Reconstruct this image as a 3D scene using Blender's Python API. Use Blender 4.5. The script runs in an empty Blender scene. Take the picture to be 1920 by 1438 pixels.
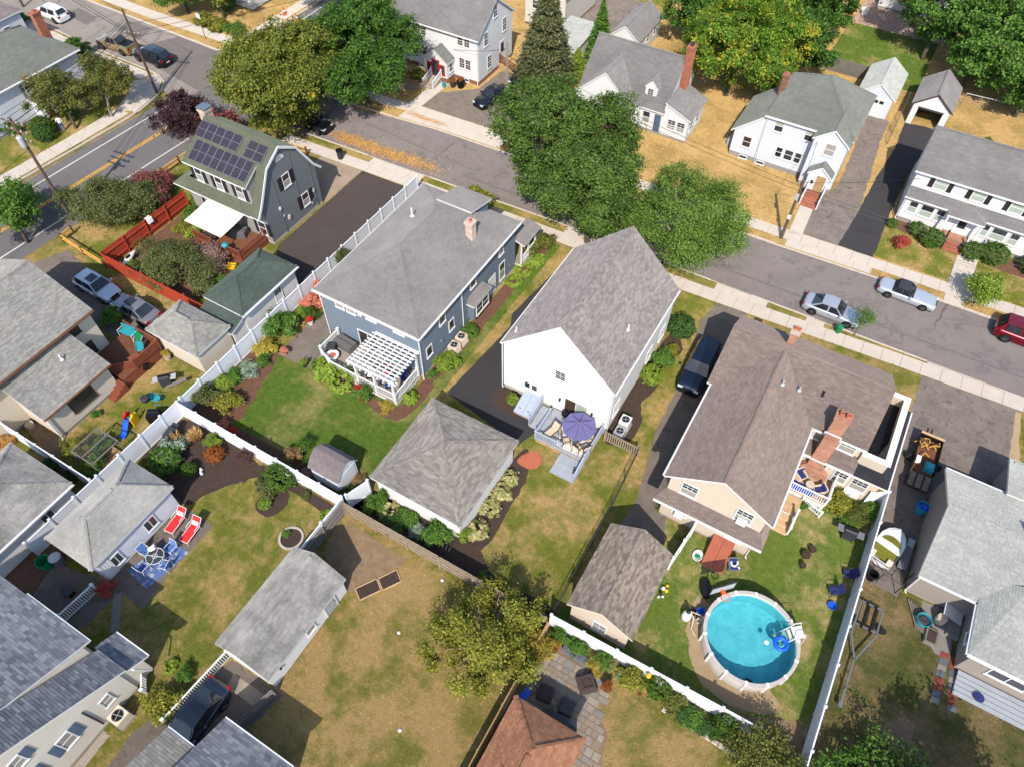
import bpy, math, random
import numpy as np
from mathutils import Vector, Matrix
S = bpy.context.scene
COL = S.collection
PI = math.pi
R_ = math.radians
# ---------------- camera, sky, sun, exposure ----------------
CAMZ = 44.0
pit, rol, yaw = R_(53.05), R_(.8), R_(-29.65)
fw = Vector((math.sin(yaw)*math.cos(pit), math.cos(yaw)*math.cos(pit), -math.sin(pit)))
rt = Vector((math.cos(yaw), -math.sin(yaw), 0)); up = rt.cross(fw)
ra = rt*math.cos(rol)+up*math.sin(rol); ua = up*math.cos(rol)-rt*math.sin(rol)
cd = bpy.data.cameras.new('camera'); cam = bpy.data.objects.new('camera', cd); COL.objects.link(cam)
cam.matrix_world = Matrix(((ra.x, ua.x, -fw.x, 0), (ra.y, ua.y, -fw.y, 0), (ra.z, ua.z, -fw.z, CAMZ), (0, 0, 0, 1)))
cd.sensor_fit = 'HORIZONTAL'; cd.sensor_width = 36; cd.lens = 36*1345/1920; cd.clip_end = 1200
S.camera = cam
SUN_EL, SH_AZ = R_(45), R_(-22)          # elevation; direction the shadows run (from +Y)
wd = bpy.data.worlds.new('World'); S.world = wd; wd.use_nodes = True
nt = wd.node_tree; bgn = nt.nodes['Background']; sky = nt.nodes.new('ShaderNodeTexSky')
sky.sky_type = 'NISHITA'; sky.sun_disc = False; sky.sun_elevation = SUN_EL; sky.sun_rotation = PI+SH_AZ
nt.links.new(sky.outputs[0], bgn.inputs[0]); bgn.inputs[1].default_value = .15
sl = bpy.data.lights.new('sun', 'SUN'); sl.energy = 3.3; sl.angle = R_(.55); sl.color = (1, .93, .84)
sun = bpy.data.objects.new('sun', sl); COL.objects.link(sun)
sdir = Vector((math.sin(SH_AZ)*math.cos(SUN_EL), math.cos(SH_AZ)*math.cos(SUN_EL), -math.sin(SUN_EL)))
sun.rotation_euler = sdir.to_track_quat('-Z', 'Y').to_euler(); sun.location = (0, -40, 80)
vs = S.view_settings; vs.view_transform = 'Standard'; vs.look = 'None'; vs.exposure = .88; vs.gamma = 1; vs.use_curve_mapping = False
S.render.engine = 'CYCLES'
S.cycles.max_bounces = 6; S.cycles.transparent_max_bounces = 12; S.cycles.diffuse_bounces = 3
# ---------------- node materials ----------------
MATS = {}
def lin(c):
    "sRGB 0-255 triple -> linear rgba"
    return tuple((x/255/12.92 if x/255 <= .04045 else ((x/255+.055)/1.055)**2.4) for x in c)+(1,)
class N:
    def __init__(s, name):
        s.m = bpy.data.materials.new(name); s.m.use_nodes = True; s.t = s.m.node_tree
        s.b = s.t.nodes['Principled BSDF']; s.o = s.t.nodes['Material Output']; MATS[name] = s.m
    def n(s, ty, **k):
        x = s.t.nodes.new('ShaderNode'+ty)
        for a, v in k.items():
            if a[0] == '_': x.inputs[int(a[1:])].default_value = v
            else: setattr(x, a, v)
        return x
    def l(s, a, b): s.t.links.new(a, b)
    def coord(s, kind='pos', scale=(1, 1, 1)):
        if kind == 'uv': c = s.n('UVMap').outputs[0]
        elif kind == 'obj': c = s.n('TexCoord').outputs['Object']
        else: c = s.n('NewGeometry').outputs['Position']
        if scale != (1, 1, 1):
            m = s.n('Mapping'); m.inputs['Scale'].default_value = scale; s.l(c, m.inputs[0]); c = m.outputs[0]
        return c
    def noise(s, scale, detail=3, rough=.55, kind='pos', sc=(1, 1, 1), dist=0):
        x = s.n('TexNoise'); x.inputs['Scale'].default_value = scale; x.inputs['Detail'].default_value = detail
        x.inputs['Roughness'].default_value = rough; x.inputs['Distortion'].default_value = dist
        s.l(s.coord(kind, sc), x.inputs['Vector']); return x.outputs['Fac']
    def ramp(s, fac, *st, mode='LINEAR'):
        r = s.n('ValToRGB'); r.color_ramp.interpolation = mode; e = r.color_ramp.elements
        while len(e) < len(st): e.new(.5)
        for i, (p, c) in enumerate(st):
            e[i].position = p; e[i].color = c if len(c) == 4 else c+(1,)
        s.l(fac, r.inputs[0]); return r.outputs[0]
    def step(s, fac, lo, hi):
        m = s.n('MapRange'); m.inputs[1].default_value = lo; m.inputs[2].default_value = hi; s.l(fac, m.inputs[0]); return m.outputs[0]
    def mix(s, fac, a, b, blend='MIX'):
        m = s.n('Mix', data_type='RGBA', blend_type=blend)
        for i, v in ((0, fac), (6, a), (7, b)):
            if hasattr(v, 'links'): s.l(v, m.inputs[i])
            else: m.inputs[i].default_value = v
        return m.outputs[2]
    def mul(s, a, b, op='MULTIPLY'):
        m = s.n('Math', operation=op)
        for i, v in ((0, a), (1, b)):
            if hasattr(v, 'links'): s.l(v, m.inputs[i])
            else: m.inputs[i].default_value = v
        return m.outputs[0]
    def bump(s, h, strength=.3, dist=.02):
        b = s.n('Bump'); b.inputs['Strength'].default_value = strength; b.inputs['Distance'].default_value = dist
        s.l(h, b.inputs['Height']); s.l(b.outputs[0], s.b.inputs['Normal'])
    def fin(s, col, rough=.8, spec=.3, metal=0):
        if hasattr(col, 'links'): s.l(col, s.b.inputs['Base Color'])
        else: s.b.inputs['Base Color'].default_value = col
        if hasattr(rough, 'links'): s.l(rough, s.b.inputs['Roughness'])
        else: s.b.inputs['Roughness'].default_value = rough
        if not hasattr(rough, 'links') and rough > .75: s.b.inputs['Diffuse Roughness'].default_value = 1.
        s.b.inputs['Specular IOR Level'].default_value = spec; s.b.inputs['Metallic'].default_value = metal
        return s.m
def sc4(c, k): return tuple(min(1, x*k) for x in c[:3])+(1,)
def plain(name, rgb, rough=.7, var=.1, scale=3., bump=0, spec=.3, metal=0, coat=0):
    "painted or moulded surface with slight mottling"
    n = N(name); c = lin(rgb)
    f = n.noise(scale, 4, .6)
    col = n.ramp(f, (.3, sc4(c, 1-var)), (.7, sc4(c, 1+var)))
    if bump: n.bump(n.noise(scale*8, 3), bump)
    if coat: n.b.inputs['Coat Weight'].default_value = coat; n.b.inputs['Coat Roughness'].default_value = .04
    return n.fin(col, rough, spec, metal)
def shingle(name, a, b, stain=.25, sscale=.35):
    n = N(name); g = n.n('NewGeometry')
    a, b = (tuple((x*.72+y*.28)*.94 for x, y in zip(a, b)), tuple((y*.72+x*.28)*.94 for x, y in zip(a, b)))
    base = n.ramp(g.outputs['Random Per Island'], (.05, lin(a)), (.55, tuple((x+y)/2 for x, y in zip(lin(a), lin(b)))), (.95, lin(b)))
    st = n.ramp(n.noise(sscale, 5, .65), (.35, (1-stain, 1-stain, 1-stain)), (.65, (1.08, 1.07, 1.05)))
    fine = n.ramp(n.noise(30, 2, .7), (.3, (.88, .88, .88)), (.7, (1.1, 1.1, 1.1)))
    c = n.mix(1., n.mix(1., base, st, 'MULTIPLY'), fine, 'MULTIPLY')
    n.bump(n.noise(45, 2, .7), .35, .01)
    return n.fin(c, .92, .15)
PITCH = {}
def siding(name, rgb, pitch=.115, bs=.6, var=.05):
    n = N(name); c = lin(rgb); PITCH[name] = pitch
    n.bump(n.noise(6, 3), .06, .01)
    f = n.noise(.6, 5, .6); f2 = n.noise(4, 3, .6)
    col = n.mix(.5, n.ramp(f, (.3, sc4(c, 1-var)), (.7, sc4(c, 1+var))), n.ramp(f2, (.3, sc4(c, 1-var)), (.7, sc4(c, 1+var*.6))))
    return n.fin(col, .6, .3)
def lawn(name, green, green2, dry, lo, hi, scale=.3, dry2=(196, 166, 112), blade=False):
    n = N(name)
    big = n.noise(scale, 3, .55, dist=.25); mid = n.noise(1.3, 5, .7); fin = n.noise(9, 5, .8); tuft = n.noise(34, 3, .8)
    f = n.mul(n.mul(n.mul(big, .58), n.mul(mid, .3), 'ADD'), n.mul(fin, .12), 'ADD')
    dr = n.step(f, lo, hi)
    c = n.mix(dr, n.ramp(n.noise(2.2, 5, .75), (.3, lin(green)), (.7, lin(green2))), n.ramp(n.noise(2.6, 5, .75), (.3, lin(dry)), (.7, lin(dry2))))
    if blade:
        g = n.n('NewGeometry'); c = n.mix(1., c, n.ramp(g.outputs['Random Per Island'], (0, (.78, .8, .74)), (.5, (.98, .98, .98)), (1, (1.16, 1.15, 1.12))), 'MULTIPLY')
    else:
        c = n.mix(1., c, n.ramp(tuft, (.25, (.66, .68, .62)), (.75, (1.22, 1.2, 1.16))), 'MULTIPLY'); n.bump(n.mul(fin, tuft, 'ADD'), 1., .08)
    return n.fin(c, .95, .1)
def paved(name, rgb, var=.16, scale=.5, fine=.18, crack=0, spec=.2, stain=None, bump=.25):
    n = N(name); c = lin(rgb)
    col = n.ramp(n.noise(scale, 6, .65, dist=.4), (.28, sc4(c, 1-var)), (.72, sc4(c, 1+var)))
    col = n.mix(1., col, n.ramp(n.noise(35, 3, .8), (.25, (1-fine,)*3), (.75, (1+fine,)*3)), 'MULTIPLY')
    if stain:
        col = n.mix(n.mul(n.step(n.noise(scale*2.3, 5, .7, dist=1.2), .52, .66), .7), col, lin(stain))
    if crack:
        v = n.n('TexVoronoi', feature='DISTANCE_TO_EDGE'); v.inputs['Scale'].default_value = crack
        w = n.n('TexNoise'); w.inputs['Scale'].default_value = 1.2; w.inputs['Detail'].default_value = 5; n.l(n.coord(), w.inputs['Vector'])
        ad = n.mix(.35, n.coord(), w.outputs['Color']); n.l(ad, v.inputs['Vector'])
        k = n.mul(n.step(v.outputs['Distance'], .0, .012), -1, 'MULTIPLY')
        k = n.mul(1., k, 'ADD')
        gate = n.step(n.noise(.16, 2), .44, .52)
        col = n.mix(n.mul(n.mul(k, gate), .8), col, sc4(c, .4))
    n.bump(n.noise(55, 2, .8), bump, .01)
    return n.fin(col, .9, spec)
def leafmat(name, a, b, accent=None, amount=.0, tl=.35):
    "leaves: each leaf its own tone, slow drift through the crown, some light let through"
    n = N(name); g = n.n('NewGeometry')
    dr = n.noise(.9, 3, .6, 'obj')
    f = n.mul(n.mul(g.outputs['Random Per Island'], .55), n.mul(dr, .6), 'ADD')
    c = n.ramp(f, (.25, lin(a)), (.8, lin(b)))
    if accent:
        k = n.step(n.mul(n.noise(.55, 3, .6, 'obj', dist=.5), n.mul(g.outputs['Random Per Island'], .12), 'ADD'), .74-amount, .80-amount)
        c = n.mix(k, c, lin(accent))
    n.l(c, n.b.inputs['Base Color']); n.b.inputs['Roughness'].default_value = .6; n.b.inputs['Specular IOR Level'].default_value = .25
    t = n.n('BsdfTranslucent'); n.l(n.mix(1., c, (1.12, 1.06, .6, 1), 'MULTIPLY'), t.inputs[0])
    mx = n.n('MixShader'); mx.inputs[0].default_value = tl
    n.l(n.b.outputs[0], mx.inputs[1]); n.l(t.outputs[0], mx.inputs[2]); n.l(mx.outputs[0], n.o.inputs[0])
    return n.m
def brickmat(name, a, b, mortar, bw=.21, bh=.075):
    n = N(name); t = n.n('TexBrick'); n.l(n.coord('uv'), t.inputs['Vector'])
    t.inputs['Color1'].default_value = lin(a); t.inputs['Color2'].default_value = lin(b); t.inputs['Mortar'].default_value = lin(mortar)
    t.inputs['Scale'].default_value = 1; t.inputs['Brick Width'].default_value = bw; t.inputs['Row Height'].default_value = bh
    t.inputs['Mortar Size'].default_value = .009; t.inputs['Mortar Smooth'].default_value = .3
    c = n.mix(1., t.outputs['Color'], n.ramp(n.noise(2, 4), (.3, (.8, .8, .8)), (.7, (1.1, 1.1, 1.1))), 'MULTIPLY')
    n.bump(n.mul(1., t.outputs['Fac'], 'SUBTRACT'), .5, .01)
    return n.fin(c, .9, .15)
# ---------------- mesh helpers ----------------
class MB:
    "collects faces in world metres and builds them as ONE mesh object"
    def __init__(s): s.v = []; s.f = []; s.m = []; s.c = 0
    def face(s, p):
        i = len(s.v); s.v += [tuple(q) for q in p]; s.f.append(tuple(range(i, i+len(p)))); s.m.append(s.c); return s
    def box(s, x0, y0, z0, x1, y1, z1):
        i = len(s.v)
        s.v += [(x0, y0, z0), (x1, y0, z0), (x1, y1, z0), (x0, y1, z0), (x0, y0, z1), (x1, y0, z1), (x1, y1, z1), (x0, y1, z1)]
        for q in ((3, 2, 1, 0), (4, 5, 6, 7), (0, 1, 5, 4), (1, 2, 6, 5), (2, 3, 7, 6), (3, 0, 4, 7)):
            s.f.append(tuple(i+k for k in q)); s.m.append(s.c)
        return s
    def cbox(s, x, y, z, sx, sy, sz): return s.box(x-sx/2, y-sy/2, z, x+sx/2, y+sy/2, z+sz)
    def bar(s, a, b, w, h=None, upv=(0, 0, 1)):
        a = Vector(a); b = Vector(b); d = (b-a).normalized(); h = h or w
        u = Vector(upv)
        if abs(d.dot(u)) > .98: u = Vector((0, 1, 0))
        r = d.cross(u).normalized()*w/2; t = r.cross(d).normalized()*h/2
        i = len(s.v)
        s.v += [tuple(p+k) for p in (a, b) for k in (-r-t, r-t, r+t, -r+t)]
        for q in ((0, 1, 2, 3), (7, 6, 5, 4), (1, 0, 4, 5), (2, 1, 5, 6), (3, 2, 6, 7), (0, 3, 7, 4)):
            s.f.append(tuple(i+k for k in q)); s.m.append(s.c)
        return s
    def prism(s, poly, z0, z1):
        n = len(poly); i = len(s.v)
        s.v += [(x, y, z0) for x, y in poly]+[(x, y, z1) for x, y in poly]
        s.f.append(tuple(i+n+k for k in range(n))); s.m.append(s.c)
        s.f.append(tuple(i+n-1-k for k in range(n))); s.m.append(s.c)
        for k in range(n):
            j = (k+1) % n; s.f.append((i+k, i+j, i+n+j, i+n+k)); s.m.append(s.c)
        return s
    def tube(s, pts, r, n=6, cap=True):
        rs = r if isinstance(r, (list, tuple)) else [r]*len(pts); P = [Vector(p) for p in pts]; i = len(s.v)
        for k, p in enumerate(P):
            d = (P[min(k+1, len(P)-1)]-P[max(k-1, 0)]).normalized()
            u = Vector((0, 0, 1)) if abs(d.z) < .95 else Vector((1, 0, 0))
            a = d.cross(u).normalized(); b = d.cross(a)
            for j in range(n):
                t = 2*PI*j/n; s.v.append(tuple(p+(a*math.cos(t)+b*math.sin(t))*rs[k]))
        for k in range(len(P)-1):
            for j in range(n):
                j2 = (j+1) % n; s.f.append((i+k*n+j, i+k*n+j2, i+(k+1)*n+j2, i+(k+1)*n+j)); s.m.append(s.c)
        if cap:
            s.f.append(tuple(i+j for j in range(n)[::-1])); s.m.append(s.c)
            s.f.append(tuple(i+(len(P)-1)*n+j for j in range(n))); s.m.append(s.c)
        return s
    def lathe(s, prof, n=16, x=0, y=0, sx=1, sy=1):
        i = len(s.v)
        for r, z in prof:
            for j in range(n):
                t = 2*PI*j/n; s.v.append((x+r*sx*math.cos(t), y+r*sy*math.sin(t), z))
        for k in range(len(prof)-1):
            for j in range(n):
                j2 = (j+1) % n; s.f.append((i+k*n+j, i+k*n+j2, i+(k+1)*n+j2, i+(k+1)*n+j)); s.m.append(s.c)
        s.f.append(tuple(i+j for j in range(n)[::-1])); s.m.append(s.c)
        k = len(prof)-1; s.f.append(tuple(i+k*n+j for j in range(n))); s.m.append(s.c)
        return s
    def sheet(s, poly, z=0): return s.face([(x, y, z) for x, y in poly])
    def grid(s, rows, closed=False):
        "rows of equal-length point lists, joined by quads"
        i = len(s.v); n = len(rows[0])
        for r in rows: s.v += [tuple(p) for p in r]
        for k in range(len(rows)-1):
            for j in range(n if closed else n-1):
                j2 = (j+1) % n; s.f.append((i+k*n+j, i+k*n+j2, i+(k+1)*n+j2, i+(k+1)*n+j)); s.m.append(s.c)
        return s
    def mesh(s, name, mats, off=(0, 0, 0), smooth=False):
        me = bpy.data.meshes.new(name); v = np.array(s.v, dtype=np.float64)-np.array(off)
        me.from_pydata(v.tolist(), [], s.f)
        for m in (mats if isinstance(mats, (list, tuple)) else [mats]): me.materials.append(MATS[m] if isinstance(m, str) else m)
        if max(s.m, default=0) > 0: me.polygons.foreach_set('material_index', s.m)
        nf = len(s.f); nl = len(me.loops)
        nor = np.empty(nf*3); me.polygons.foreach_get('normal', nor); nor = nor.reshape(-1, 3)
        tot = np.empty(nf, dtype=np.int32); me.polygons.foreach_get('loop_total', tot)
        li = np.empty(nl, dtype=np.int32); me.loops.foreach_get('vertex_index', li)
        u = np.stack([-nor[:, 1], nor[:, 0], np.zeros(nf)], 1); ln = np.linalg.norm(u, axis=1)
        flat = ln < .05; u[flat] = (1, 0, 0); ln[flat] = 1; u /= ln[:, None]; w = np.cross(nor, u)
        fi = np.repeat(np.arange(nf), tot); p = np.array(s.v)[li]
        uv = np.stack([(p*u[fi]).sum(1), (p*w[fi]).sum(1)], 1)
        me.uv_layers.new(name='uv').data.foreach_set('uv', uv.ravel())
        if smooth: me.polygons.foreach_set('use_smooth', [True]*nf)
        me.update(); return me
    def build(s, name, mats, parent=None, smooth=False, kind=None):
        off = ROOT(parent).location if parent is not None else (0, 0, 0)
        return link(name, s.mesh(name, mats, off, smooth), parent, kind)
def ROOT(o):
    while o.parent is not None: o = o.parent
    return o
def link(name, me, parent=None, kind=None, loc=None, rz=0):
    o = bpy.data.objects.new(name, me); COL.objects.link(o); o.parent = parent
    if kind: o['kind'] = kind
    if loc is not None: o.location = loc
    if rz: o.rotation_euler = (0, 0, rz)
    return o
LABELS = {}
def tag(o, label, cat, group=None):
    o['label'] = label; o['category'] = cat
    if group: o['group'] = group
    return o
def T(name, label, cat, loc=(0, 0, 0), group=None, rz=0):
    o = bpy.data.objects.new(name, None); COL.objects.link(o); o.location = loc; o.rotation_euler = (0, 0, rz)
    o.empty_display_size = .3
    return tag(o, label, cat, group)
def put(o, x, y, rz=0, z=0, s=1):
    o.location = (x, y, z); o.rotation_euler = (0, 0, rz); o.scale = (s, s, s); return o
def dup(o, label=None, parent=None):
    c = o.copy(); COL.objects.link(c); c.parent = parent
    for ch in o.children: dup(ch, None, c)
    if label: c['label'] = label
    return c
def part(name, mat, parent, fn, *a, smooth=False, kind=None):
    m = MB(); getattr(m, fn)(*a); return m.build(name, mat, parent, smooth, kind)
def st(name, mb, mat, smooth=False):
    o = mb.build(name, mat, None, smooth); o['kind'] = 'structure'; return o
def lerp(a, b, t): return tuple(x+(y-x)*t for x, y in zip(a, b))
def poly_y(pl, x):
    for (x0, y0), (x1, y1) in zip(pl, pl[1:]):
        if x0 <= x <= x1: return y0+(y1-y0)*(x-x0)/(x1-x0)
    return pl[0][1] if x < pl[0][0] else pl[-1][1]
# ---------------- materials ----------------
LAWNS = dict(lawn_mixed=((84, 90, 36), (110, 110, 48), (142, 120, 72), .43, .57), lawn_green=((60, 84, 28), (92, 110, 44), (130, 118, 74), .50, .68), lawn_pool=((76, 96, 38), (108, 122, 54), (150, 134, 84), .485, .6),
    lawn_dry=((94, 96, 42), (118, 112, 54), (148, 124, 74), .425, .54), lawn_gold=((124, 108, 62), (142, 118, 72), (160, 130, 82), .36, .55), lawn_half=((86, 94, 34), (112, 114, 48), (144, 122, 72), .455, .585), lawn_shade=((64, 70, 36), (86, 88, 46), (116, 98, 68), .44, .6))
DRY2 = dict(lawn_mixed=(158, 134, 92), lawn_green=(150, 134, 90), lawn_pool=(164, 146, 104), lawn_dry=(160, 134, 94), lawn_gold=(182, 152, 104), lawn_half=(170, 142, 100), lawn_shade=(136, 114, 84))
for k, a in LAWNS.items(): lawn(k, *a, dry2=DRY2[k]); lawn(k.replace('lawn', 'blade'), *a, dry2=DRY2[k], blade=True)
paved('asphalt_street', (108, 101, 98), .1, .35, .16, crack=.12, stain=(86, 82, 80))
paved('asphalt_main', (92, 89, 89), .08, .3, .14)
paved('asphalt_side', (122, 115, 108), .1, .3, .16, crack=.15, stain=(104, 98, 94))
paved('asphalt_patch', (97, 91, 88), .08, .6, .12)
paved('asphalt_new', (64, 57, 55), .12, .4, .2, stain=(68, 60, 56))
paved('asphalt_black', (52, 50, 52), .08, .5, .12)
paved('asphalt_worn', (106, 97, 91), .22, .8, .2, stain=(70, 65, 63))
paved('asphalt_brown', (104, 95, 87), .16, .6, .2, stain=(78, 70, 64))
paved('concrete', (166, 157, 147), .07, .9, .08)
paved('concrete_old', (140, 130, 118), .14, .8, .12)
paved('concrete_grey', (120, 116, 110), .12, .9, .1)
paved('kerb_stone', (168, 158, 146), .12, 1.5, .12)
paved('mulch', (62, 50, 44), .25, 3, .45, bump=.8)
paved('mulch_brown', (92, 66, 52), .25, 3, .4, bump=.8)
paved('soil', (124, 104, 80), .25, 2, .3, bump=.6)
paved('sand', (148, 128, 100), .12, 1.5, .15)
paved('foundation', (134, 128, 120), .12, 2, .12)
paved('paver_tan', (132, 116, 100), .14, 1.2, .15)
paved('stone_grey', (128, 120, 112), .2, 2.2, .14)
paved('stone_blue', (88, 92, 100), .15, 2, .12)
paved('stone_red', (122, 62, 52), .15, 2, .12)
paved('gravel', (150, 140, 128), .3, 14, .4, bump=.8)
plain('paint_white_line', (196, 192, 186), .7, .1, 5)
plain('paint_yellow_line', (206, 150, 36), .7, .12, 5)
plain('white', (205, 205, 203), .45, .03); plain('white_vinyl', (212, 215, 220), .35, .025, .8)
plain('white_trim', (203, 202, 200), .5, .04); plain('cream', (196, 186, 166), .6, .05)
plain('dark_trim', (34, 31, 32), .5, .1); plain('black', (16, 16, 18), .5, .1); plain('grey_dark', (52, 52, 56), .6, .1)
plain('grey_mid', (104, 106, 110), .6, .08); plain('grey_light', (158, 160, 162), .5, .06); plain('metal', (150, 152, 155), .35, .06, metal=.8)
plain('galvan', (128, 130, 132), .45, .08, metal=.6); plain('rust', (104, 60, 40), .8, .2)
plain('wood_old', (122, 108, 92), .9, .2, 2.5, .3); plain('wood_grey', (104, 98, 92), .9, .18, 2.5, .3); plain('wood_tan', (150, 122, 82), .85, .15, 3, .3)
plain('wood_yellow', (178, 136, 66), .8, .15, 3, .2); plain('wood_red', (122, 66, 46), .75, .14, 3, .2); plain('wood_brown', (98, 62, 42), .8, .15, 3, .2)
plain('wood_pale', (176, 146, 112), .8, .12, 3, .2); plain('pole_wood', (86, 70, 58), .9, .15, 2, .4)
plain('fence_red', (160, 62, 42), .65, .08, 1.2, .1); plain('deck_grey', (146, 150, 156), .6, .08, 2); plain('deck_tan', (140, 128, 120), .6, .08, 2)
plain('deck_blue', (150, 158, 172), .55, .06, 2)
plain('umbrella', (94, 90, 132), .8, .06, 2); plain('cloth_cream', (176, 160, 140), .9, .08, 4); plain('awning', (200, 190, 178), .8, .03, 1)
plain('cloth_red', (204, 44, 44), .8, .06); plain('cloth_blue', (74, 104, 160), .8, .1, 8); plain('cloth_navy', (36, 44, 96), .8, .1); plain('cloth_white', (214, 212, 208), .85, .06, 8)
plain('teal', (44, 136, 146), .5, .08); plain('plastic_green', (20, 118, 74), .45, .08); plain('plastic_red', (196, 30, 30), .45, .06)
plain('plastic_blue', (24, 84, 196), .4, .06); plain('plastic_yellow', (220, 172, 22), .45, .06); plain('plastic_orange', (220, 84, 36), .5, .06)
plain('yellow_green', (104, 102, 30), .5, .08); plain('terracotta', (156, 88, 66), .8, .1); plain('skin', (176, 124, 100), .6, .03); plain('denim', (58, 78, 128), .85, .1); plain('hair', (62, 52, 46), .8, .1)
plain('tarp_grey', (92, 88, 88), .7, .1, 4); plain('wicker', (62, 50, 48), .8, .2, 12); plain('flower_red', (190, 24, 22), .7, .1); plain('flower_pink', (196, 116, 110), .7, .15); plain('flower_orange', (206, 110, 22), .7, .1)
plain('blind', (150, 158, 146), .4, .05); plain('curtain', (140, 136, 128), .6, .1); plain('brown_dark', (60, 44, 36), .7, .15); plain('maroon', (92, 30, 34), .6, .1)
plain('pool_wall', (168, 160, 152), .5, .06, 3); plain('shutter_dark', (40, 34, 38), .6, .08); plain('shutter_blue', (76, 92, 112), .6, .06); plain('rubber', (24, 24, 25), .8, .1)
plain('chrome', (190, 192, 196), .15, .04, metal=1); plain('light_red', (150, 12, 12), .25, .05); plain('light_clear', (190, 196, 204), .15, .05)
n = N('glass_dark'); n.fin(n.ramp(n.noise(.5, 2), (.3, (.012, .014, .018)), (.7, (.05, .055, .06))), .06, .6)
n = N('glass_car'); n.fin(n.ramp(n.noise(1.2, 2, kind='obj'), (.3, (.010, .013, .018)), (.7, (.028, .034, .042))), .04, .6)
n = N('solar_cell')
t = n.n('TexBrick'); t.offset = 0; n.l(n.coord('uv'), t.inputs['Vector']); t.inputs['Scale'].default_value = 1
t.inputs['Brick Width'].default_value = .17; t.inputs['Row Height'].default_value = .17; t.inputs['Mortar Size'].default_value = .012
t.inputs['Color1'].default_value = (.016, .012, .022, 1); t.inputs['Color2'].default_value = (.022, .016, .03, 1); t.inputs['Mortar'].default_value = (.075, .07, .078, 1)
n.fin(t.outputs[0], .4, .25)
for nm, c in (('silver', (166, 170, 178)), ('car_white', (214, 214, 214)), ('car_black', (14, 15, 18)), ('car_navy', (12, 22, 44)), ('car_tan', (150, 128, 94)), ('car_grey', (120, 118, 122)), ('car_red', (112, 12, 30)), ('car_blueblack', (18, 24, 38)), ('silver_pale', (176, 182, 190))):
    plain('paint_'+nm, c, .28, .02, 1, metal=.35 if nm not in ('car_white', 'car_black', 'car_blueblack') else 0, coat=.8, spec=.5)
shingle('roof_grey', (114, 111, 110), (134, 131, 130), .12); shingle('roof_white_house', (98, 93, 91), (152, 146, 143), .14)
shingle('roof_garage', (98, 92, 86), (164, 159, 153), .16); shingle('roof_brown', (107, 95, 89), (141, 127, 119), .1)
shingle('roof_green', (66, 77, 71), (86, 97, 90), .16); shingle('roof_olive', (86, 91, 76), (104, 109, 92), .12)
shingle('roof_left', (115, 113, 108), (169, 166, 159), .14); shingle('roof_pale', (150, 148, 143), (176, 174, 168), .22)
shingle('roof_stained', (138, 136, 132), (174, 171, 165), .42, .6); shingle('roof_bluegrey', (74, 78, 90), (166, 167, 170), .12)
shingle('roof_light', (143, 145, 141), (175, 177, 171), .1); shingle('roof_terracotta', (132, 90, 66), (182, 134, 106), .14)
shingle('roof_greengrey', (98, 101, 95), (118, 121, 114), .1); shingle('roof_slate', (112, 109, 108), (132, 129, 127), .14); shingle('roof_mauve', (108, 98, 100), (136, 126, 126), .1)
shingle('roof_brown_garage', (82, 74, 67), (170, 158, 145), .1); shingle('roof_dark', (40, 40, 46), (58, 58, 64), .1)
siding('siding_white', (198, 197, 195), .17, .5); siding('siding_cream', (190, 183, 171), .18, .5); siding('siding_blue', (101, 112, 123), .16, .6)
siding('siding_grey', (100, 103, 104), .15, .9); siding('siding_greylt', (132, 130, 126), .15, .5); siding('siding_tan', (178, 164, 147), .15, .4); siding('siding_beige', (188, 178, 161), .2, .8)
siding('siding_palegrey', (188, 191, 197), .17, .5); siding('siding_greige', (132, 124, 116), .14, .3)
brickmat('brick_red', (128, 62, 44), (150, 80, 56), (142, 120, 104)); brickmat('brick_orange', (134, 86, 68), (152, 104, 84), (160, 138, 118)); brickmat('brick_pale', (140, 122, 112), (160, 142, 132), (190, 176, 160))
brickmat('brick_dark', (104, 62, 52), (132, 84, 66), (120, 104, 94)); brickmat('lattice_tan', (150, 124, 92), (170, 142, 108), (70, 56, 44), .12, .12)
brickmat('paver_brick', (146, 122, 108), (160, 136, 120), (120, 102, 90), .22, .11)
# ---------------- the setting ----------------
ter = MB(); ter.sheet([(-300, -80), (200, -80), (200, 400), (-300, 400)], -.22); st('terrain', ter, 'lawn_mixed')
road = MB(); road.sheet([(-69, 43), (60, 43), (60, 58), (-58.5, 58), (-58.5, 50)], -.12)
st('street', road, 'asphalt_street')
road = MB(); road.sheet([(-72.6, -40), (-60, -40), (-58.4, 48), (-58, 170), (-69, 170), (-68, 48)], -.116); st('main_road', road, 'asphalt_main')
road = MB(); road.sheet([(-140, 44), (-66.5, 44), (-66.5, 55.5), (-140, 55.5)], -.112); st('side_street', road, 'asphalt_side')
m = MB(); m.sheet([(-80, 48), (-66.4, 46), (-64, 53), (-77, 53.4)], -.108); m.sheet([(-84.5, 50.5), (-80.5, 50.3), (-81, 53), (-85, 53)], -.108); m.sheet([(-93, 50), (-88.5, 49.6), (-89, 51.6), (-93, 52)], -.108); st('asphalt_patch', m, 'asphalt_patch')
def rnd_corner(cx, cy, r, a0, a1, n=6): return [(cx+r*math.cos(R_(a0+(a1-a0)*i/n)), cy+r*math.sin(R_(a0+(a1-a0)*i/n))) for i in range(n+1)]
NEARK = [(-54, 45.6), (-46.6, 46.0), (-40, 46.2), (-22, 46.95), (-7, 47.1), (12, 47.35), (45, 47.7)]
FARK = [(-56, 52.4), (-46, 52.95), (-39.6, 53.6), (-32, 53.75), (-4, 54.6), (5, 54.95), (45, 55.1)]
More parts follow.
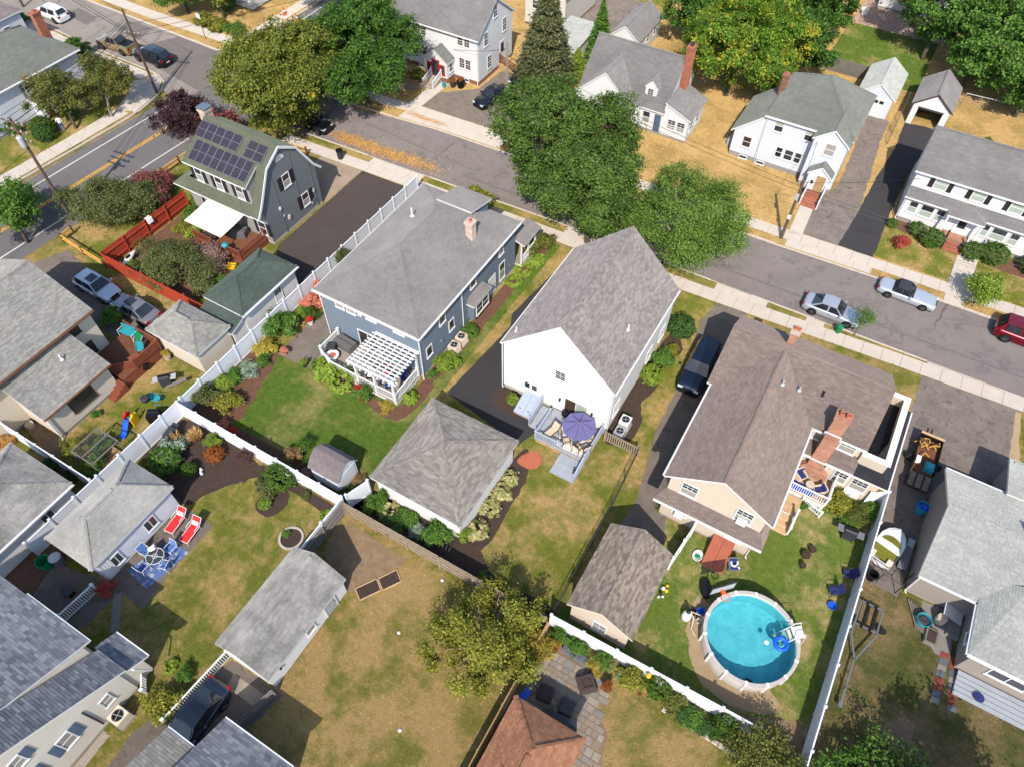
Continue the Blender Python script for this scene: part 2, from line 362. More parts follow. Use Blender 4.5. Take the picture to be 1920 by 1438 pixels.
nearb = [(45, -60), (45, 47.7)]+NEARK[::-1][1:]+[(-55.8, 45.2), (-57.2, 44.2), (-58.2, 42.6), (-58.7, 40.5), (-60.2, 18), (-62.4, -60)]
farb = FARK+[(45, 400), (-56.6, 400), (-57.6, 58), (-57.4, 54)]
tlb = [(-140, -40), (-72, -40), (-70.3, 18), (-69.3, 32), (-68.9, 39.5)]+[(-69.6, 43.5), (-70.9, 45.3), (-73, 46.1), (-84, 46.2), (-95.5, 47.2), (-140, 49)]
tl2 = [(-140, 55), (-93.6, 53.9), (-70.5, 53.4), (-69, 54.6), (-68.4, 58), (-67.8, 400), (-140, 400)]
for nm, pl, mt in (('yard_block_near', nearb, 'lawn_mixed'), ('yard_block_far', farb, 'lawn_gold'), ('yard_block_corner', tlb, 'lawn_mixed'), ('yard_block_far_corner', tl2, 'lawn_gold')):
    p = MB(); a = sum(x0*y1-x1*y0 for (x0, y0), (x1, y1) in zip(pl, pl[1:]+pl[:1]))
    if a < 0: pl = pl[::-1]
    p.prism(pl, -.21, 0); st(nm, p, mt)
# kerbs: stones laid end to end along the block edges
def kerb(name, pl, cuts=(), step=1.8):
    root = T(name, '', '', (0, 0, 0)); del root['label'], root['category']; root['kind'] = 'structure'
    L = [0]
    for a, b in zip(pl, pl[1:]): L.append(L[-1]+math.dist(a, b))
    def at(s):
        for i in range(len(pl)-1):
            if s <= L[i+1]+1e-6:
                t = (s-L[i])/(L[i+1]-L[i]); return lerp(pl[i], pl[i+1], t)
        return pl[-1]
    s = 0
    while s < L[-1]-.1:
        a = at(s); b = at(min(s+step-.02, L[-1])); s += step
        low = any(c0 < (a[0]+b[0])/2 < c1 for c0, c1 in cuts)
        m = MB(); m.bar((a[0], a[1], -.1 if low else -.07), (b[0], b[1], -.1 if low else -.07), .16, .12 if low else .17+.006*random.random()); m.build('kerb_stone', 'kerb_stone', root)
    return root
random.seed(4)
kerb('kerb_near_side', [(x, y+.05) for x, y in NEARK if x < 30]+[(22, 47.55)], [(-42.5, -36.4), (-21, -16), (-6.6, -3), (1.2, 3), (10.8, 22)])
kerb('kerb_far_side', [(x, y-.05) for x, y in FARK if x < 20]+[(22, 55)], [(-44.6, -33), (-3, 4.6)])
kerb('kerb_main_road', [(-72, -10), (-70.3, 18), (-69.3, 32), (-68.9, 39.5), (-69.6, 43.5), (-70.9, 45.3), (-73, 46.1), (-84, 46.2), (-95.5, 47.2), (-110, 47.6)], ())
kerb('kerb_side_street', [(-105, 54.2), (-93.6, 53.9), (-70.5, 53.4), (-69, 54.6), (-68.4, 58), (-68.2, 75)], ())
# pavements: each slab a piece of its own
def walk(name, x0, x1, inner, outer, step=1.5, mat='concrete', z=.03, rows=1):
    root = T(name, '', '', (0, 0, 0)); del root['label'], root['category']; root['kind'] = 'structure'
    x = x0
    while x < x1-.05:
        xb = min(x+step, x1)-.025
        for k in range(rows):
            f = lambda X: lerp((inner(X),), (outer(X),), k/rows)[0]; g = lambda X: lerp((inner(X),), (outer(X),), (k+1)/rows)[0]-(.02 if k < rows-1 else 0)
            zz = z+random.uniform(-.004, .004)
            m = MB(); m.prism([(x, f(x)), (xb, f(xb)), (xb, g(xb)), (x, g(x))], -.02, zz); m.build('slab', mat, root)
        x += step
    return root
NI = [(-50, 43.5), (-42, 43.9), (-37, 44.1), (-21, 44.65), (-9, 44.75), (-3.5, 45.0), (9, 45.7), (22, 46.2)]
FI = [(-47, 55.6), (-44, 56), (-34, 56.35), (-5, 56.9), (5, 57.2), (22, 57.6)]
ni = lambda x: poly_y(NI, x); no = lambda x: poly_y(NI, x)+1.35; nk = lambda x: poly_y(NEARK, x)-.06
fi = lambda x: poly_y(FI, x); fo = lambda x: poly_y(FI, x)-1.35; fk = lambda x: poly_y(FARK, x)+.06
walk('sidewalk_near', -52.5, 22, ni, no)
for a, b in ((-42.5, -36.5), (-21, -16), (-6.6, -2.1), (1.2, 2.7), (10.8, 21.3)): walk('driveway_apron', a, b, lambda x: no(x)+.02, nk)
walk('sidewalk_far', -56, 21, lambda x: fo(x), fi)
for a, b in ((-44.6, -32.6), (-3.1, 4.5), (10.6, 12.2)): walk('driveway_apron', a, b, fk, lambda x: fo(x)-.02)
# pavement along the main road and the side street
def walk_path(name, pts, w, step=1.5, mat='concrete', z=.03):
    root = T(name, '', '', (0, 0, 0)); del root['label'], root['category']; root['kind'] = 'structure'
    for a, b in zip(pts, pts[1:]):
        L = math.dist(a, b); n = max(1, round(L/step)); dx, dy = (b[0]-a[0])/L, (b[1]-a[1])/L; nx, ny = -dy*w/2, dx*w/2
        for i in range(n):
            p = lerp(a, b, i/n); q = lerp(a, b, (i+1-.02)/n); m = MB()
            m.prism([(p[0]+nx, p[1]+ny), (p[0]-nx, p[1]-ny), (q[0]-nx, q[1]-ny), (q[0]+nx, q[1]+ny)], -.02, z+random.uniform(-.004, .004)); m.build('slab', mat, root)
walk_path('sidewalk_main_road', [(-73.2, -5), (-71.4, 18), (-70.55, 32), (-70.3, 39), (-71.8, 42.2), (-73.4, 44.2)], 1.7)
walk_path('sidewalk_corner', [(-73.4, 45.0), (-82, 45.1), (-96, 45.9)], 1.5)
walk_path('sidewalk_far_corner', [(-70, 55.7), (-84, 55.4), (-98, 55.6)], 1.5); walk_path('sidewalk_top', [(-69.6, 57), (-69.4, 90)], 1.6)
m = MB(); m.sheet([(-70.4, 39.5), (-69.1, 39.4), (-69.8, 43.4), (-71.2, 45.2), (-73, 45.9), (-73.2, 44.4), (-71.8, 42.4)], .012); st('corner_ramp', m, 'concrete')
walk_path('sidewalk_opposite', [(-56.8, 60), (-56.4, 110)], 1.7)
# painted lines
m = MB(); w = .07
for a, b in (((-62.9, 0), (-60.55, 46)), ((-69.1, 0), (-67.1, 43.5)), ((-59.9, 58), (-59.4, 150)), ((-67.2, 58), (-66.6, 150))): m.sheet([(a[0]-w, a[1]), (a[0]+w, a[1]), (b[0]+w, b[1]), (b[0]-w, b[1])], -.111)
st('edge_line', m, 'paint_white_line'); m = MB()
for dx in (-.13, .13):
    for a, b in (((-66.0, 0), (-63.9, 44)), ((-63.4, 60), (-62.8, 150))): m.sheet([(a[0]-w+dx, a[1]), (a[0]+w+dx, a[1]), (b[0]+w+dx, b[1]), (b[0]-w+dx, b[1])], -.111)
st('centre_line', m, 'paint_yellow_line')
EXCL = []; TURF = []
def area(name, mat, z, *polys):
    m = MB(); (TURF.extend((mat, p) for p in polys) if mat.startswith('lawn') else EXCL.extend(polys))
    for i, p in enumerate(polys):
        a = sum(x0*y1-x1*y0 for (x0, y0), (x1, y1) in zip(p, p[1:]+p[:1])); m.sheet(p if a > 0 else p[::-1], z+i*.003)
    return st(name, m, mat)
def blob(pts, sub=4, wob=.08, seed=1):
    "closed Catmull-Rom outline with a little unevenness"
    rg = random.Random(seed); n = len(pts); out = []
    for i in range(n):
        p0, p1, p2, p3 = (pts[(i+k-1) % n] for k in range(4))
        for j in range(sub):
            t = j/sub; q = []
            for a in (0, 1):
                q.append(.5*(2*p1[a]+(p2[a]-p0[a])*t+(2*p0[a]-5*p1[a]+4*p2[a]-p3[a])*t*t+(3*p1[a]-p0[a]-3*p2[a]+p3[a])*t**3)+rg.uniform(-wob, wob))
            out.append(tuple(q))
    return out
def rough(p, amp=.09, step=.6, seed=3):
    "edge of turf or mulch: straight sides broken into an uneven line"
    rg = random.Random(seed); out = []
    for a, b in zip(p, p[1:]+p[:1]):
        k = max(1, int(math.dist(a, b)/step)); out.append(a)
        for i in range(1, k):
            q = lerp(a, b, i/k); out.append((q[0]+rg.uniform(-amp, amp), q[1]+rg.uniform(-amp, amp)))
    return out
area('lawn_blue_house', 'lawn_green', .004, [(-35.6, 13.9), (-20.7, 13.9), (-20.4, 44.3), (-22.3, 44.3), (-22.3, 25), (-35.6, 22.3)])
area('lawn_white_house', 'lawn_half', .004, [(-20.6, 13.9), (-5.15, 13.9), (-5.2, 27.7), (-8.2, 27.7), (-8.2, 28), (-20.6, 28)])
area('lawn_side_strip', 'lawn_half', .008, rough([(-8.1, 28), (-5.5, 27.8), (-5.2, 23), (-4.2, 21), (-4, 24.5), (-5.2, 29), (-5.5, 36), (-6.3, 42.3), (-5.6, 44.6), (-8.6, 44.5), (-8.1, 39.5)]))
area('lawn_pool_yard', 'lawn_pool', .004, [(-5, 13.9), (10.4, 13.9), (10.4, 31.4), (4, 31.4), (4, 24.2), (-4.2, 24.2)])
area('lawn_lounger_yard', 'lawn_half', .004, [(-34, 1), (-27, -1), (-20.7, 3), (-20.7, 13.7), (-35.6, 13.7)])
area('lawn_screen_yard', 'lawn_dry', .004, [(-20.6, -6), (-5, -6), (-5, 13.7), (-20.6, 13.7)])
area('lawn_patio_yard', 'lawn_dry', .004, [(-4.9, 2), (10.4, 2), (10.4, 13.9), (-4.9, 13.9)])
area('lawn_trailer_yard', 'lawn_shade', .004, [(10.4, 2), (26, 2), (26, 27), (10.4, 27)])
area('lawn_left_yard', 'lawn_half', .004, [(-46, 6.3), (-35.7, 6.3), (-35.7, 17.2), (-41.5, 17.2), (-46, 14)])
area('lawn_bottom_left', 'lawn_half', .006, rough([(-24, -8), (-19.4, -8), (-20.8, -.5), (-21.6, 2.6), (-27.3, 2), (-29, -1), (-24, -3)]))
area('lawn_front_right', 'lawn_half', .004, [(4, 57.5), (20, 57.6), (20, 64), (4, 62)])
area('lawn_red_fence', 'lawn_half', .004, [(-59, 14), (-45, 17.5), (-40.8, 21.7), (-52.8, 21.7), (-53, 31), (-59, 44)])
area('lawn_back_top', 'lawn_green', .004, [(-8.6, 86.5), (2, 86.5), (2, 99), (-8.6, 99)])
area('lawn_top_left', 'lawn_half', .004, [(-84, 20), (-71.4, 25), (-71.4, 38), (-75, 44), (-82, 44)], [(-36, 76), (-30, 76), (-29, 95), (-36, 95)])
# drives
area('driveway_solar', 'asphalt_new', .012, [(-42.1, 31.4), (-40.2, 28.6), (-35.75, 28.6), (-36.3, 44.0), (-42.2, 43.8)])
area('driveway_pad', 'paver_tan', .014, [(-47.2, 38.5), (-42.3, 38.3), (-42.25, 43.8), (-47.2, 43.6)])
area('driveway_white_house', 'asphalt_black', .012, rough([(-20.2, 25.5), (-13.2, 24.2), (-12.6, 26), (-13.4, 28.5), (-16.9, 28.3), (-16.9, 39.2), (-16, 44.7), (-19.3, 44.6), (-19.3, 41), (-20.0, 35), (-19.4, 33.6)], .05))
area('driveway_tan_house', 'asphalt_brown', .012, rough([(-3.3, 45.0), (-5.7, 44.9), (-6.3, 42.3), (-5.3, 36), (-5.1, 30), (-4.0, 24.4), (-4.3, 21), (-.6, 21), (-1.7, 24.3), (-2.4, 26), (-2.4, 40)], .06))
area('driveway_trailer', 'asphalt_worn', .012, rough([(10.7, 45.7), (17.6, 46.0), (17.8, 39.2), (13.4, 35.4), (13, 26.6), (10.6, 26.8)], .05))
area('driveway_verge', 'sand', .013, rough([(17.5, 45.8), (17.9, 45.8), (18.6, 37.5), (17.7, 38)], .08)); area('lawn_far_right', 'lawn_half', .006, [(17.9, 45.9), (24, 46.1), (24, 36), (18.4, 37.2)])
area('driveway_far_old', 'asphalt_worn', .012, rough([(-2.3, 57.1), (1.0, 57.1), (1.5, 62), (1.2, 68), (.6, 75), (.6, 79.4), (-1.7, 79.4), (-1.2, 66), (-2.6, 61.5)], .1))
area('driveway_far_new', 'asphalt_black', .013, rough([(1.05, 57.2), (4.2, 57.2), (4.1, 64.1), (4.5, 73), (5.8, 80.6), (2.1, 80), (2.2, 75), (1.7, 68.5), (1.45, 62)], .06))
area('driveway_two_storey', 'asphalt_brown', .012, rough([(-43.6, 56.1), (-33, 56.5), (-32.6, 76), (-39, 76), (-40.2, 62.2), (-43.7, 59)], .06)); area('driveway_spruce', 'asphalt_worn', .012, rough([(-38.5, 76), (-31, 76), (-31, 90), (-38.5, 90)], .1))
walk_path('front_walk', [(-44.4, 55.7), (-44.2, 61.2)], 1.5); walk_path('front_path', [(-2.7, 56.6), (-2.9, 61.2)], 1.2); walk_path('porch_walk', [(11.4, 57.2), (11.5, 62.3)], 1.7)
area('driveway_left', 'asphalt_brown', .012, [(-61, 14), (-57.6, 21.5), (-51, 19.9), (-40.9, 19.9), (-42.2, 16.4), (-47, 16.6), (-53, 13.5)])
area('driveway_black_car', 'asphalt_brown', .012, rough([(-22.3, -3.2), (-20.3, 2.6), (-16.4, 2.6), (-16.9, -.2), (-19, -8), (-22, -8)], .05)); area('driveway_lip', 'concrete_old', .018, [(-19.7, 2.05), (-17.1, 2.1), (-17.3, 1.3), (-19.5, 1.3)])
area('yard_pavement', 'asphalt_brown', .012, rough([(-34.4, 1.4), (-33.5, -1.6), (-29.5, -1.2), (-29.2, 2.2), (-27.2, 2), (-27.5, 4.4), (-27.5, 8.4), (-30.4, 8.4), (-30.3, 2.2)], .04))
area('blue_patio', 'asphalt_brown', .012, rough([(-33.8, 21.8), (-30.1, 22.0), (-30.5, 25.7), (-31.3, 29), (-33.6, 28.2)], .05)); area('solar_strip', 'concrete_old', .012, [(-36.1, 38), (-35.2, 38), (-35.2, 44), (-36.0, 44)])
area('street_worn_strip', 'asphalt_patch', -.1165, [(-33, 48.3), (-5.9, 49.1), (22, 49.6), (22, 49.85), (-6, 49.35), (-33, 48.6)], [(-47, 50.5), (-33.5, 49.6), (-33.3, 49.75), (-47, 50.8)])
# beds
area('mulch_white_house', 'mulch', .02, blob([(-8.2, 28.2), (-6.6, 28.2), (-6.3, 30.5), (-7, 32), (-6.6, 34), (-6.9, 36.2), (-6.4, 38.6), (-7.8, 39.8), (-8.1, 36)]), blob([(-13.0, 15.9), (-11.2, 16.0), (-11.2, 20.2), (-11.3, 22.2), (-12, 24), (-12.9, 23.4)]), blob([(-16.8, 26.6), (-14.6, 26.2), (-13.6, 27.4), (-13.6, 28.2), (-16.7, 28.2)]), [(-20.4, 14), (-12.9, 14), (-12.8, 15.9), (-20, 16)], blob([(-12.9, 14), (-5.6, 14.1), (-5.7, 15.0), (-9.5, 14.9), (-11.2, 15.9), (-12.9, 15.9)], 4, .05))
area('mulch_blue_house', 'mulch_brown', .02, blob([(-22.4, 26), (-21.5, 26.2), (-21.3, 31), (-21.2, 36), (-21.0, 43.6), (-22.2, 43.8), (-22.3, 36)]), blob([(-30, 22), (-28, 21.7), (-25.5, 21.7), (-23.2, 21.3), (-21.6, 21.9), (-21.4, 25.4), (-22.4, 25.6), (-22.7, 22.4), (-27, 22.6)], 4, .1), blob([(-35.5, 14.2), (-34.2, 14.3), (-32, 15.4), (-32.6, 18.5), (-33.5, 21.6), (-35.5, 22)], 4, .12), blob([(-34, 14.1), (-20.8, 14.1), (-21, 15.2), (-27, 15.2), (-33, 15.0)], 4, .1))
area('mulch_garden', 'mulch', .02, blob([(-35.4, 13.6), (-27.8, 13.5), (-27.9, 12.2), (-28.6, 11.4), (-29.6, 9.8), (-30.2, 8.6), (-31.6, 8.7), (-35.4, 9)], 4, .08), blob([(-27.8, 13.6), (-20.8, 13.6), (-21.6, 12.9), (-25.5, 13.0), (-27, 12.5)], 3, .08), blob([(-26.2, 11.0), (-24.9, 10.7), (-24.3, 11.9), (-24.9, 12.9), (-26, 12.6)], 4, .05))
area('mulch_ring', 'mulch', .022, [(-22.45+.72*math.cos(t*PI/12), 10.35+.72*math.sin(t*PI/12)) for t in range(24)])
area('soil_red_garden', 'mulch_brown', .01, [(-52.6, 21.9), (-41, 21.9), (-41, 29), (-44, 31), (-52.6, 31)])
area('soil_trailer_yard', 'soil', .008, blob([(11.5, 8), (24, 8), (24, 16), (17, 17.5), (15, 19.5), (13.6, 17), (13, 13)], 4, .25, 5)); area('soil_left_garage', 'mulch_brown', .01, [(-37.6, 5), (-35.8, 5), (-34, 2), (-33.4, -2), (-38, -2)])
area('bare_patch', 'soil', .008, blob([(-19.8, 12.9), (-15.2, 13), (-15.8, 11), (-16.2, 9.6), (-18.6, 9.4), (-20.3, 11.4)], 4, .2, 8)); area('soil_far_left', 'soil', .008, blob([(-47, 8), (-41.8, 6.6), (-41, 7.4), (-46, 9.8)], 4, .1))
area('mulch_far', 'mulch_brown', .012, blob([(4.8, 62.3), (9.6, 61.6), (9.6, 62.8), (4.8, 63.6)], 4, .1), blob([(13.2, 61.4), (20, 61.6), (20, 63.4), (13.4, 63)], 4, .1)); area('sand_pool', 'sand', .012, blob([(2.2, 20.2), (2.35, 18.0), (3.6, 15.9), (5.6, 15.2), (7.6, 15.6), (8.4, 16.6), (5.6, 19)], 4, .12)); area('shade_soil', 'soil', .01, blob([(6, 14.2), (10, 14.2), (10, 16.2), (8, 15.6)], 4, .1, 3))
area('gravel_strip', 'gravel', .014, [(-23.75, -6.2), (-23.2, -6.2), (-23.3, -3.9), (-23.8, -3.9)])
area('brick_patio_top', 'paver_brick', .012, [(-8.4, 98.9), (4, 98.9), (4, 112), (-8.4, 112)])
# ---------------- building helpers ----------------
def wmesh(h, name, mat, polys, parent=None):
    m = MB()
    for p in polys: m.face(p)
    o = m.build(name, mat, parent or h)
    if mat in PITCH:
        c = MB(); rg = random.Random(3)
        for p in polys: shingle_faces(c, p, 40, PITCH[mat], rg, .026)
        c.build('clapboards', mat, o, kind='stuff')
    return o
def walls(h, x0, x1, y0, y1, z0, z1, mat, ridge=None, name='wall', fnd=None):
    "four walls; ridge=('y', x, z) or ('x', y, z) raises gables"
    EXCL.append([(x0, y0), (x1, y0), (x1, y1), (x0, y1)]); sw, se, ne, nw = (x0, y0), (x1, y0), (x1, y1), (x0, y1)
    def q(a, b, apex=None):
        p = [(*a, z0), (*b, z0), (*b, z1)]
        if apex: p.append(apex)
        p.append((*a, z1)); return p
    ax = ridge and ridge[0]
    P = [q(sw, se, (ridge[1], y0, ridge[2]) if ax == 'y' else None), q(se, ne, (x1, ridge[1], ridge[2]) if ax == 'x' else None),
         q(ne, nw, (ridge[1], y1, ridge[2]) if ax == 'y' else None), q(nw, sw, (x0, ridge[1], ridge[2]) if ax == 'x' else None)]
    o = wmesh(h, name, mat, P)
    if fnd and z0 > 0: part('foundation', fnd, h, 'box', x0+.03, y0+.03, -.05, x1-.03, y1-.03, z0)
    return o
def shingle_faces(m, poly, w=.33, c=.15, rg=random, lip=None):
    P = [Vector(p) for p in poly]; n = Vector((0, 0, 0))
    for a, b in zip(P, P[1:]+P[:1]): n += a.cross(b)
    n.normalize()
    if n.z < -.001: n = -n
    u = Vector((0, 0, 1)).cross(n)
    u = u.normalized() if u.length > .02 else Vector((1, 0, 0)); v = n.cross(u)
    o = P[0]; Q = [((p-o).dot(u), (p-o).dot(v)) for p in P]
    v0 = min(q[1] for q in Q); v1 = max(q[1] for q in Q); r = 0
    while v0+r*c < v1-.02:
        a = v0+r*c; b = min(a+c, v1); mid = (a+b)/2; xs = []
        for (xa, ya), (xb, yb) in zip(Q, Q[1:]+Q[:1]):
            if (ya > mid) != (yb > mid): xs.append(xa+(xb-xa)*(mid-ya)/(yb-ya))
        xs.sort()
        for s0, s1 in zip(xs[::2], xs[1::2]):
            x = s0; nx = s0+rg.uniform(.3, 1)*w if lip is None else s1
            while x < s1-.01:
                e = min(nx, s1); h = lip or .014+rg.uniform(0, .01); g = .006 if lip is None else 0
                i = len(m.v)
                for uu, vv, hh in ((x+g, a, h), (e-g, a, h), (e-g, b+(.01 if lip is None else 0), .008), (x+g, b+(.01 if lip is None else 0), .008), (x+g, a, 0), (e-g, a, 0)):
                    p = o+u*uu+v*vv+n*hh; m.v.append((p.x, p.y, p.z))
                m.f.append((i, i+1, i+2, i+3)); m.f.append((i+4, i+5, i+1, i)); m.m += [m.c, m.c]
                x = e; nx = e+w*rg.uniform(.75, 1.25)
        r += 1
def roof(h, polys, mat, edge='white_trim', th=.16, tab=(.33, .15), caps=(), name='roof', under='white_trim'):
    m = MB(); U = ROOT(h)
    for p in polys:
        m.c = 1; m.face(p); m.c = 0; m.face([(x, y, z-th) for x, y, z in p][::-1])
        for a, b in zip(p, p[1:]+p[:1]): m.face([(a[0], a[1], a[2]-th), (b[0], b[1], b[2]-th), b, a])
    r = m.build(name, [edge, mat], h)
    s = MB(); rg = random.Random(int(abs(polys[0][0][0])*10))
    for p in polys: shingle_faces(s, p, tab[0], tab[1], rg)
    s.build('shingles', mat, r, kind='stuff')
    if caps:
        c = MB()
        for a, b in caps:
            A = Vector(a); B = Vector(b); L = (B-A).length; n = max(1, int(L/.3)); d = (B-A)/n
            for i in range(n):
                p = A+d*i; q = A+d*(i+1.15 if i < n-1 else 1); side = Vector((-d.y, d.x, 0)).normalized()*.14; drop = Vector((0, 0, .045)); k = Vector((0, 0, .045+.012*(i % 2)))
                c.face([p+side+k-drop, p+k*1.2, q+k*.8, q+side+k*.7-drop]); c.face([p+k*1.2, p-side+k-drop, q-side+k*.7-drop, q+k*.8])
        c.build('ridge_caps', mat, r, kind='stuff')
    return r
def gable_polys(x0, x1, y0, y1, ze, zr, axis='y', ov=.3, rake=.2, r=None):
    if axis == 'y':
        rx = (x0+x1)/2 if r is None else r; sl = (zr-ze)/(rx-x0); sr = (zr-ze)/(x1-rx); a, b = y0-rake, y1+rake
        P = [[(x0-ov, b, ze-ov*sl), (x0-ov, a, ze-ov*sl), (rx, a, zr), (rx, b, zr)], [(x1+ov, a, ze-ov*sr), (x1+ov, b, ze-ov*sr), (rx, b, zr), (rx, a, zr)]]
        return P, [((rx, a, zr), (rx, b, zr))]
    ry = (y0+y1)/2 if r is None else r; ss = (zr-ze)/(ry-y0); sn = (zr-ze)/(y1-ry); a, b = x0-rake, x1+rake
    P = [[(a, y0-ov, ze-ov*ss), (b, y0-ov, ze-ov*ss), (b, ry, zr), (a, ry, zr)], [(b, y1+ov, ze-ov*sn), (a, y1+ov, ze-ov*sn), (a, ry, zr), (b, ry, zr)]]
    return P, [((a, ry, zr), (b, ry, zr))]
def lift(P, C, d=.16): return [[(x, y, z+d) for x, y, z in p] for p in P], [tuple((x, y, z+d) for x, y, z in c) for c in C]
def gable(h, x0, x1, y0, y1, ze, zr, axis, mat, ov=.3, rake=.2, r=None, edge='white_trim', tab=(.33, .15)):
    P, C = lift(*gable_polys(x0, x1, y0, y1, ze, zr, axis, ov, rake, r)); return roof(h, P, mat, edge, tab=tab, caps=C)
def hip(h, x0, x1, y0, y1, ze, zr, axis, mat, ov=.3, ins=None, ins2=None, edge='white_trim', tab=(.33, .15)):
    "ins/ins2: how far the ridge stops short of each end"
    x0 -= ov; x1 += ov; y0 -= ov; y1 += ov; ze += .06
    if axis == 'y':
        w = (x1-x0)/2; a = y0+(w if ins is None else ins); b = y1-(w if ins2 is None else ins2); A = (x0+w, a, zr); B = (x0+w, b, zr)
        P = [[(x0, y0, ze), (x1, y0, ze), A], [(x1, y0, ze), (x1, y1, ze), B, A], [(x1, y1, ze), (x0, y1, ze), B], [(x0, y1, ze), (x0, y0, ze), A, B]]
        C = [(A, B), ((x0, y0, ze), A), ((x1, y0, ze), A), ((x1, y1, ze), B), ((x0, y1, ze), B)]
    else:
        w = (y1-y0)/2; a = x0+(w if ins is None else ins); b = x1-(w if ins2 is None else ins2); A = (a, y0+w, zr); B = (b, y0+w, zr)
        P = [[(x0, y0, ze), (x1, y0, ze), B, A], [(x1, y0, ze), (x1, y1, ze), B], [(x1, y1, ze), (x0, y1, ze), A, B], [(x0, y1, ze), (x0, y0, ze), A]]
        C = [(A, B), ((x0, y0, ze), A), ((x0, y1, ze), A), ((x1, y0, ze), B), ((x1, y1, ze), B)]
    P = [[p for i, p in enumerate(q) if p != q[i-1]] for q in P]
    C = [c for c in C if (Vector(c[0])-Vector(c[1])).length > .1]
    return roof(h, P, mat, edge, tab=tab, caps=C)
def gutter(h, a, b, mat='white_trim'):
    m = MB(); m.bar(a, b, .11, .1); m.build('gutter', mat, h)
def spout(h, x, y, z0, z1, mat='white_trim'):
    m = MB(); m.tube([(x, y, z1), (x, y, z0+.12), (x+.12, y-.12, z0+.05)], .045, 6); m.build('downspout', mat, h)
ROT = {'S': 0, 'E': PI/2, 'N': PI, 'W': -PI/2}
def onwall(h, face, u, z, wall):
    o = ROOT(h).location
    wall += {'S': -.028, 'W': -.028, 'N': .028, 'E': .028}[face]; p = (u, wall, z) if face in 'SN' else (wall, u, z)
    return Vector(p)-o
WC = {}
def wmeshes(w, ht, style, trim, glass, glass2):
    k = (round(w, 2), round(ht, 2), style, trim, glass, glass2)
    if k in WC: return WC[k]
    t = .075; f = MB(); W = w/2
    f.box(-W-t, -.05, -t, W+t, .02, 0); f.box(-W-t, -.05, ht, W+t, .02, ht+t); f.box(-W-t, -.048, 0, -W, .02, ht); f.box(W, -.048, 0, W+t, .02, ht)
    if style in ('dh', 'grid', 'dhg'): f.box(-W, -.04, ht*.48, W, .0, ht*.53)
    if style == 'slider': f.box(-.03, -.04, 0, .03, 0, ht)
    if style == 'casement': f.box(-.03, -.042, 0, .03, 0, ht); f.box(-W, -.038, ht*.48, W, 0, ht*.51)
    if style in ('grid', 'six'):
        lo, hi = (ht*.53, ht) if style == 'grid' else (0, ht)
        for i in (1, 2): f.box(-W+w*i/3-.014, -.034, lo, -W+w*i/3+.014, 0, hi)
        f.box(-W, -.032, (lo+hi)/2-.014, W, 0, (lo+hi)/2+.014)
    if style == 'dhg':
        for z in (ht*.24, ht*.76): f.box(-W, -.034, z-.012, W, 0, z+.012)
        f.box(-.012, -.032, 0, .012, 0, ht)
    s = MB(); s.box(-W-t-.04, -.09, -t-.05, W+t+.04, .02, -t-.002)
    ps = []
    if style in ('dh', 'grid', 'dhg'):
        for a, b, g in ((0, ht*.48, glass2), (ht*.53, ht, glass)): p = MB(); p.box(-W, -.02, a, W, 0, b); ps.append(p.mesh('pane', g))
    elif style in ('slider', 'casement'):
        for a, b, g in ((-W, -.03, glass), (.03, W, glass2)): p = MB(); p.box(a, -.02, 0, b, 0, ht); ps.append(p.mesh('pane', g))
    else: p = MB(); p.box(-W, -.02, 0, W, 0, ht); ps.append(p.mesh('pane', glass))
    WC[k] = (f.mesh('window', trim), s.mesh('sill', trim), ps); return WC[k]
def window(h, face, u, z, w, ht, wall, style='dh', trim='white_trim', glass='glass_dark', glass2=None, shut=None, sw=.35):
    "u = centre along the wall, z = bottom of the glass"
    f, s, ps = wmeshes(w, ht, style, trim, glass, glass2 or glass)
    o = link('window', f, h, loc=onwall(h, face, u, z, wall), rz=ROT[face])
    for p in ps: link('pane', p, o)
    link('sill', s, o)
    if shut:
        k = ('sh', w, ht, shut, sw)
        if k not in WC:
            m = MB(); m.box(-sw/2, -.04, -.05, sw/2, 0, ht+.05)
            for i in range(int(ht/.12)): m.box(-sw/2+.05, -.05, .02+i*.12, sw/2-.05, -.04, .02+i*.12+.07)
            WC[k] = m.mesh('shutter', shut)
        d = w/2+.09+sw/2
        for q in (-d, d): link('shutter', WC[k], h, loc=onwall(h, face, u+q, z, wall), rz=ROT[face])
    return o
def door(h, face, u, z, w, ht, wall, mat='white', trim='white_trim', pane=None, handle=True):
    m = MB(); W = w/2; t = .1
    m.box(-W-t, -.05, 0, -W, .02, ht+t); m.box(W, -.05, 0, W+t, .02, ht+t); m.box(-W, -.048, ht, W, .02, ht+t)
    fr = link('door_frame', m.mesh('door_frame', trim), h, loc=onwall(h, face, u, z, wall), rz=ROT[face])
    m = MB(); m.box(-W, -.03, 0, W, 0, ht)
    for a, b in ((.1, .38), (.45, .9)):
        if not pane: m.box(-W+.12, -.04, ht*a, -.04, -.03, ht*b); m.box(.04, -.04, ht*a, W-.12, -.03, ht*b)
    d = link('door', m.mesh('door', mat), h, loc=onwall(h, face, u, z, wall), rz=ROT[face])
    if pane: m = MB(); m.box(-W*.7, -.04, ht*.4, W*.7, -.03, ht*.92); link('pane', m.mesh('pane', pane), d)
    if handle: m = MB(); m.cbox(W-.1, -.06, ht*.45, .05, .06, .12); link('handle', m.mesh('handle', 'metal'), d)
    return d
